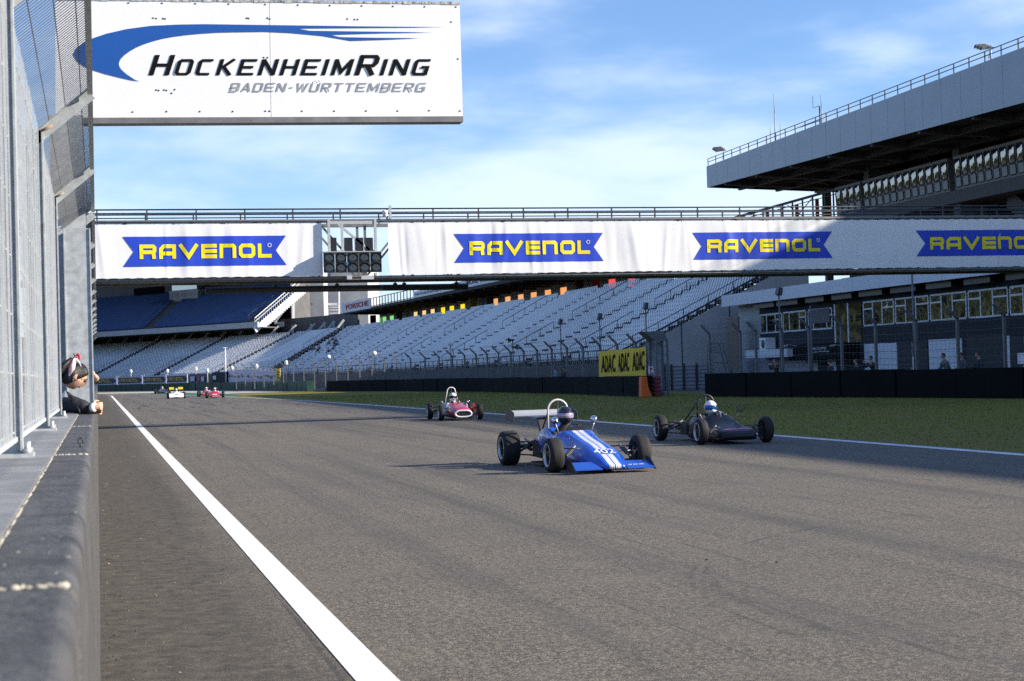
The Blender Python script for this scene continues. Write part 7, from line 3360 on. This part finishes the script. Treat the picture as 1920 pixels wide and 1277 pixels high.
b2_ = [('hip', 'chest'), ('chest', 'neck'), ('neck', 'head'), ('chest', 'sa'), ('sa', 'ea'), ('ea', 'wa'), ('chest', 'sb'), ('sb', 'eb'), ('eb', 'wb'), ('hip', 'kn'), ('kn', 'an'), ('hip', 'kf'), ('kf', 'af')]
sk = skin_part('tmp', J2, b2_, M_skin, None)
mb = MB()
mb.add([v.co for v in sk.data.vertices], [tuple(p.vertices) for p in sk.data.polygons], 0, True)
bpy.data.objects.remove(sk)
head_piece(mb, Vector(J2['head'][:3]) + Vector((.0, 0, .03)), rot(RAD(-60), RAD(-10)), 1.0)
hand_piece(mb, w_, (.5, .1, -.75), (-.2, -.9, 0), 1, .85, 1.1)
hand_piece(mb, J2['wb'][:3], (1, -.2, 0), (0, 0, -1), 1, 1.0, .8)
fuse(mb, 'body', M_skin, p2, .008)
skin_part('shirt', {k: J2[k] for k in ('hip', 'chest', 'neck', 'sa', 'sb', 'eb')}, [('hip', 'chest'), ('chest', 'neck'), ('chest', 'sa'), ('chest', 'sb'), ('sb', 'eb')], mat('grey_shirt', (.2, .2, .22), .8), p2, grow=.02)
skin_part('trousers', {k: J2[k] for k in ('hip', 'kn', 'an', 'kf', 'af')}, [('hip', 'kn'), ('kn', 'an'), ('hip', 'kf'), ('kf', 'af')], M_suit_k, p2, grow=.015)


# ---- standing people behind the barriers
def stander(x, y, label, top_m, hair_m, lean=0.0, arms_up=False, h=1.0, yaw=RAD(90), group=None, hat=False, skin=M_skin):
    t = thing('person', (x, y, 0), label, 'person', group, yaw)
    s = h
    f = .10 + lean
    if arms_up:
        A = {'el': (-.30, .22 + lean, 1.24, .045), 'wl': (-.10, .34 + lean, 1.46, .03), 'er': (.30, .22 + lean, 1.24, .045), 'wr': (.10, .34 + lean, 1.46, .03)}
    else:
        A = {'el': (-.27, .05 + lean, 1.10, .045), 'wl': (-.22, .27 + lean, 1.06, .03), 'er': (.27, .05 + lean, 1.10, .045), 'wr': (.22, .27 + lean, 1.06, .03)}
    J_ = {'hip': (0, 0, .93, .155, .12), 'belly': (0, lean * .5, 1.12, .14, .11), 'chest': (0, lean, 1.30, .165, .12), 'neck': (0, lean + .03, 1.50, .055), 'head': (0, lean + .06, 1.60, .07),
          'sl': (-.19, lean, 1.40, .06), 'sr': (.19, lean, 1.40, .06), 'kl': (-.10, .03, .5, .075), 'al': (-.1, 0, .08, .05), 'tl': (-.1, .14, .04, .04), 'kr': (.10, .03, .5, .075), 'ar': (.1, 0, .08, .05), 'tr': (.1, .14, .04, .04), **A}
    J_ = {k: (v[0] * s, v[1] * s, v[2] * s, *[q * s for q in v[3:]]) for k, v in J_.items()}
    b_ = [('hip', 'belly'), ('belly', 'chest'), ('chest', 'neck'), ('neck', 'head'), ('chest', 'sl'), ('sl', 'el'), ('el', 'wl'), ('chest', 'sr'), ('sr', 'er'), ('er', 'wr'), ('hip', 'kl'), ('kl', 'al'), ('al', 'tl'), ('hip', 'kr'), ('kr', 'ar'), ('ar', 'tr')]
    k_ = skin_part('tmp', J_, b_, skin, None)
    m = MB()
    m.add([v.co for v in k_.data.vertices], [tuple(p.vertices) for p in k_.data.polygons], 0, True)
    bpy.data.objects.remove(k_)
    hc_ = Vector(J_['head'][:3]) + Vector((0, .01, .03))
    head_piece(m, hc_, rot(0, RAD(-8)), s)
    for w_n, e_n, sd in (('wl', 'el', 1), ('wr', 'er', -1)):
        w2, e2 = Vector(J_[w_n][:3]), Vector(J_[e_n][:3])
        hand_piece(m, w2, w2 - e2, (sd, 0, -.3), sd, s, .6)
    fuse(m, 'body', skin, t, .014)
    skin_part('jacket', {k: J_[k] for k in ('hip', 'belly', 'chest', 'sl', 'el', 'sr', 'er')} | {'nk': (0, J_['neck'][1] - .01, J_['neck'][2] - .03 * s, .062 * s), 'wl': (*Vector(J_['el'][:3]).lerp(Vector(J_['wl'][:3]), .9), .033), 'wr': (*Vector(J_['er'][:3]).lerp(Vector(J_['wr'][:3]), .9), .033)},
              [('hip', 'belly'), ('belly', 'chest'), ('chest', 'nk'), ('chest', 'sl'), ('sl', 'el'), ('el', 'wl'), ('chest', 'sr'), ('sr', 'er'), ('er', 'wr')], top_m, t, grow=.03)
    skin_part('trousers', {k: J_[k] for k in ('hip', 'kl', 'al', 'kr', 'ar')}, [('hip', 'kl'), ('kl', 'al'), ('hip', 'kr'), ('kr', 'ar')], M_suit_k, t, grow=.016)
    m = MB()
    m.ball(hc_ + Vector((0, -.014, .02)) * s, 1, 16, 10, (.085 * s, .098 * s, .110 * s))
    h_ = m.build('hair', hair_m, t, world=False)
    if hat:
        m = MB()
        m.loft([[hc_ + Vector((math.cos(a) * r, math.sin(a) * r * 1.1 + yy, zz)) * 1 for a in (2 * math.pi * k / 12 for k in range(12))] for r, zz, yy in ((.10, .05, 0), (.098, .10, 0), (.06, .14, 0))])
        m.box(hc_.x - .07, hc_.x + .07, hc_.y + .08, hc_.y + .19, hc_.z + .045, hc_.z + .055)
        m.build('cap', top_m, h_, world=False)
    return t


M_navyj = mat('navy_jacket', (.02, .028, .05), .8, var=.2)
M_greyj = mat('grey_jacket', (.10, .11, .13), .8, var=.2)
M_paleb = mat('pale_blue_top', (.22, .32, .46), .8, var=.1)
M_brown = mat('brown_hair', (.04, .025, .015), .6, var=.3)
M_dresser = M_suit_k


def behind(px_, x):
    p = on_plane(px_, 690, x=x)
    return p.x, p.y


for px_, x_, lab, tm, kw in (
        (1456, 33.6, 'person in black holding a camera up, before the grey shutters', M_suit_k, dict(arms_up=True)),
        (1558, 34.2, 'person in dark jacket and cap below the welcome board', M_navyj, dict(hat=True, h=.92)),
        (1614, 33.8, 'bulky person in black leaning forward left of the white front', M_suit_k, dict(lean=.2, h=.93)),
        (1640, 33.6, 'person in black with raised arms before the left white front', M_suit_k, dict(arms_up=True, lean=.12)),
        (1781, 33.5, 'person in dark grey bent forward before the right white front', M_greyj, dict(lean=.22)),
        (1806, 34.0, 'person in grey with a cap between white front and dark doorway', M_greyj, dict(hat=True)),
        (1837, 33.8, 'person in navy jacket standing inside the dark open doorway', M_navyj, dict()),
        (1041, 30.4, 'person in pale blue top standing behind the long fence left of the yellow banner', M_paleb, dict(hat=True)),
        (1059, 30.4, 'person in dark clothes behind the long fence nearest the yellow banner', M_suit_k, dict(h=.97))):
    x2, y2 = behind(px_, x_)
    stander(x2, y2, lab, tm, M_brown, **kw)

# ---- spectators sitting in the long grandstand
def sitter(label, p, nrm_, top_m, hair_m):
    t = thing('person', p, label, 'person', 'spectators sitting in the grey grandstand', math.atan2(nrm_.x, -nrm_.y) )
    J_ = {'hip': (0, 0, .45, .15, .13), 'chest': (0, .04, .82, .16, .12), 'neck': (0, .07, 1.0, .055), 'head': (0, .09, 1.12, .085), 'sl': (-.19, .04, .9, .06), 'el': (-.25, .2, .66, .05), 'wl': (-.12, .38, .62, .035), 'sr': (.19, .04, .9, .06), 'er': (.25, .2, .66, .05), 'wr': (.12, .38, .62, .035),
          'kl': (-.12, .44, .48, .075), 'al': (-.12, .46, .06, .05), 'kr': (.12, .44, .48, .075), 'ar': (.12, .46, .06, .05)}
    b_ = [('hip', 'chest'), ('chest', 'neck'), ('neck', 'head'), ('chest', 'sl'), ('sl', 'el'), ('el', 'wl'), ('chest', 'sr'), ('sr', 'er'), ('er', 'wr'), ('hip', 'kl'), ('kl', 'al'), ('hip', 'kr'), ('kr', 'ar')]
    skin_part('body', J_, b_, M_skin, t)
    skin_part('clothes', {k: v for k, v in J_.items() if k not in ('head', 'neck')}, [b for b in b_ if 'head' not in b and 'neck' not in b], top_m, t, grow=.025)
    m = MB()
    m.ball((0, .07, 1.15), 1, 10, 8, (.095, .105, .11))
    m.build('hair', hair_m, t, world=False)
    return t


rp = random.Random(14)
kinds = [sitter('seated spectator in dark clothes at the far left of the long grey grandstand', Vector((0, 0, -50)), Vector((1, 0, 0)), m_, M_brown) for m_ in (M_suit_k, M_navyj, M_greyj)]
spots = []
for (pa_, pb2, ra__, rb__, n_) in ((640, 560, .35, .98, 30), (560, 530, .2, .6, 7)):
    for k in range(n_):
        spots.append((pa_ + (pb2 - pa_) * rp.random(), round((ra__ + (rb__ - ra__) * rp.random() ** .7) * 20) / 20))
used = set()
i = 0
for px_, t_ in spots:
    d_ = wall_hit(px_, S1, t_)
    d_ = round(d_ / .52) * .52
    if (d_, t_) in used:
        continue
    used.add((d_, t_))
    src_ = kinds[i % 3]
    o = src_ if i < 3 else copy_tree(src_)
    o.location = S1.at(d_, t_) - S1.nrm(d_) * .05
    nn = S1.nrm(d_)
    o.rotation_euler = (0, 0, math.atan2(nn.x, -nn.y))
    i += 1
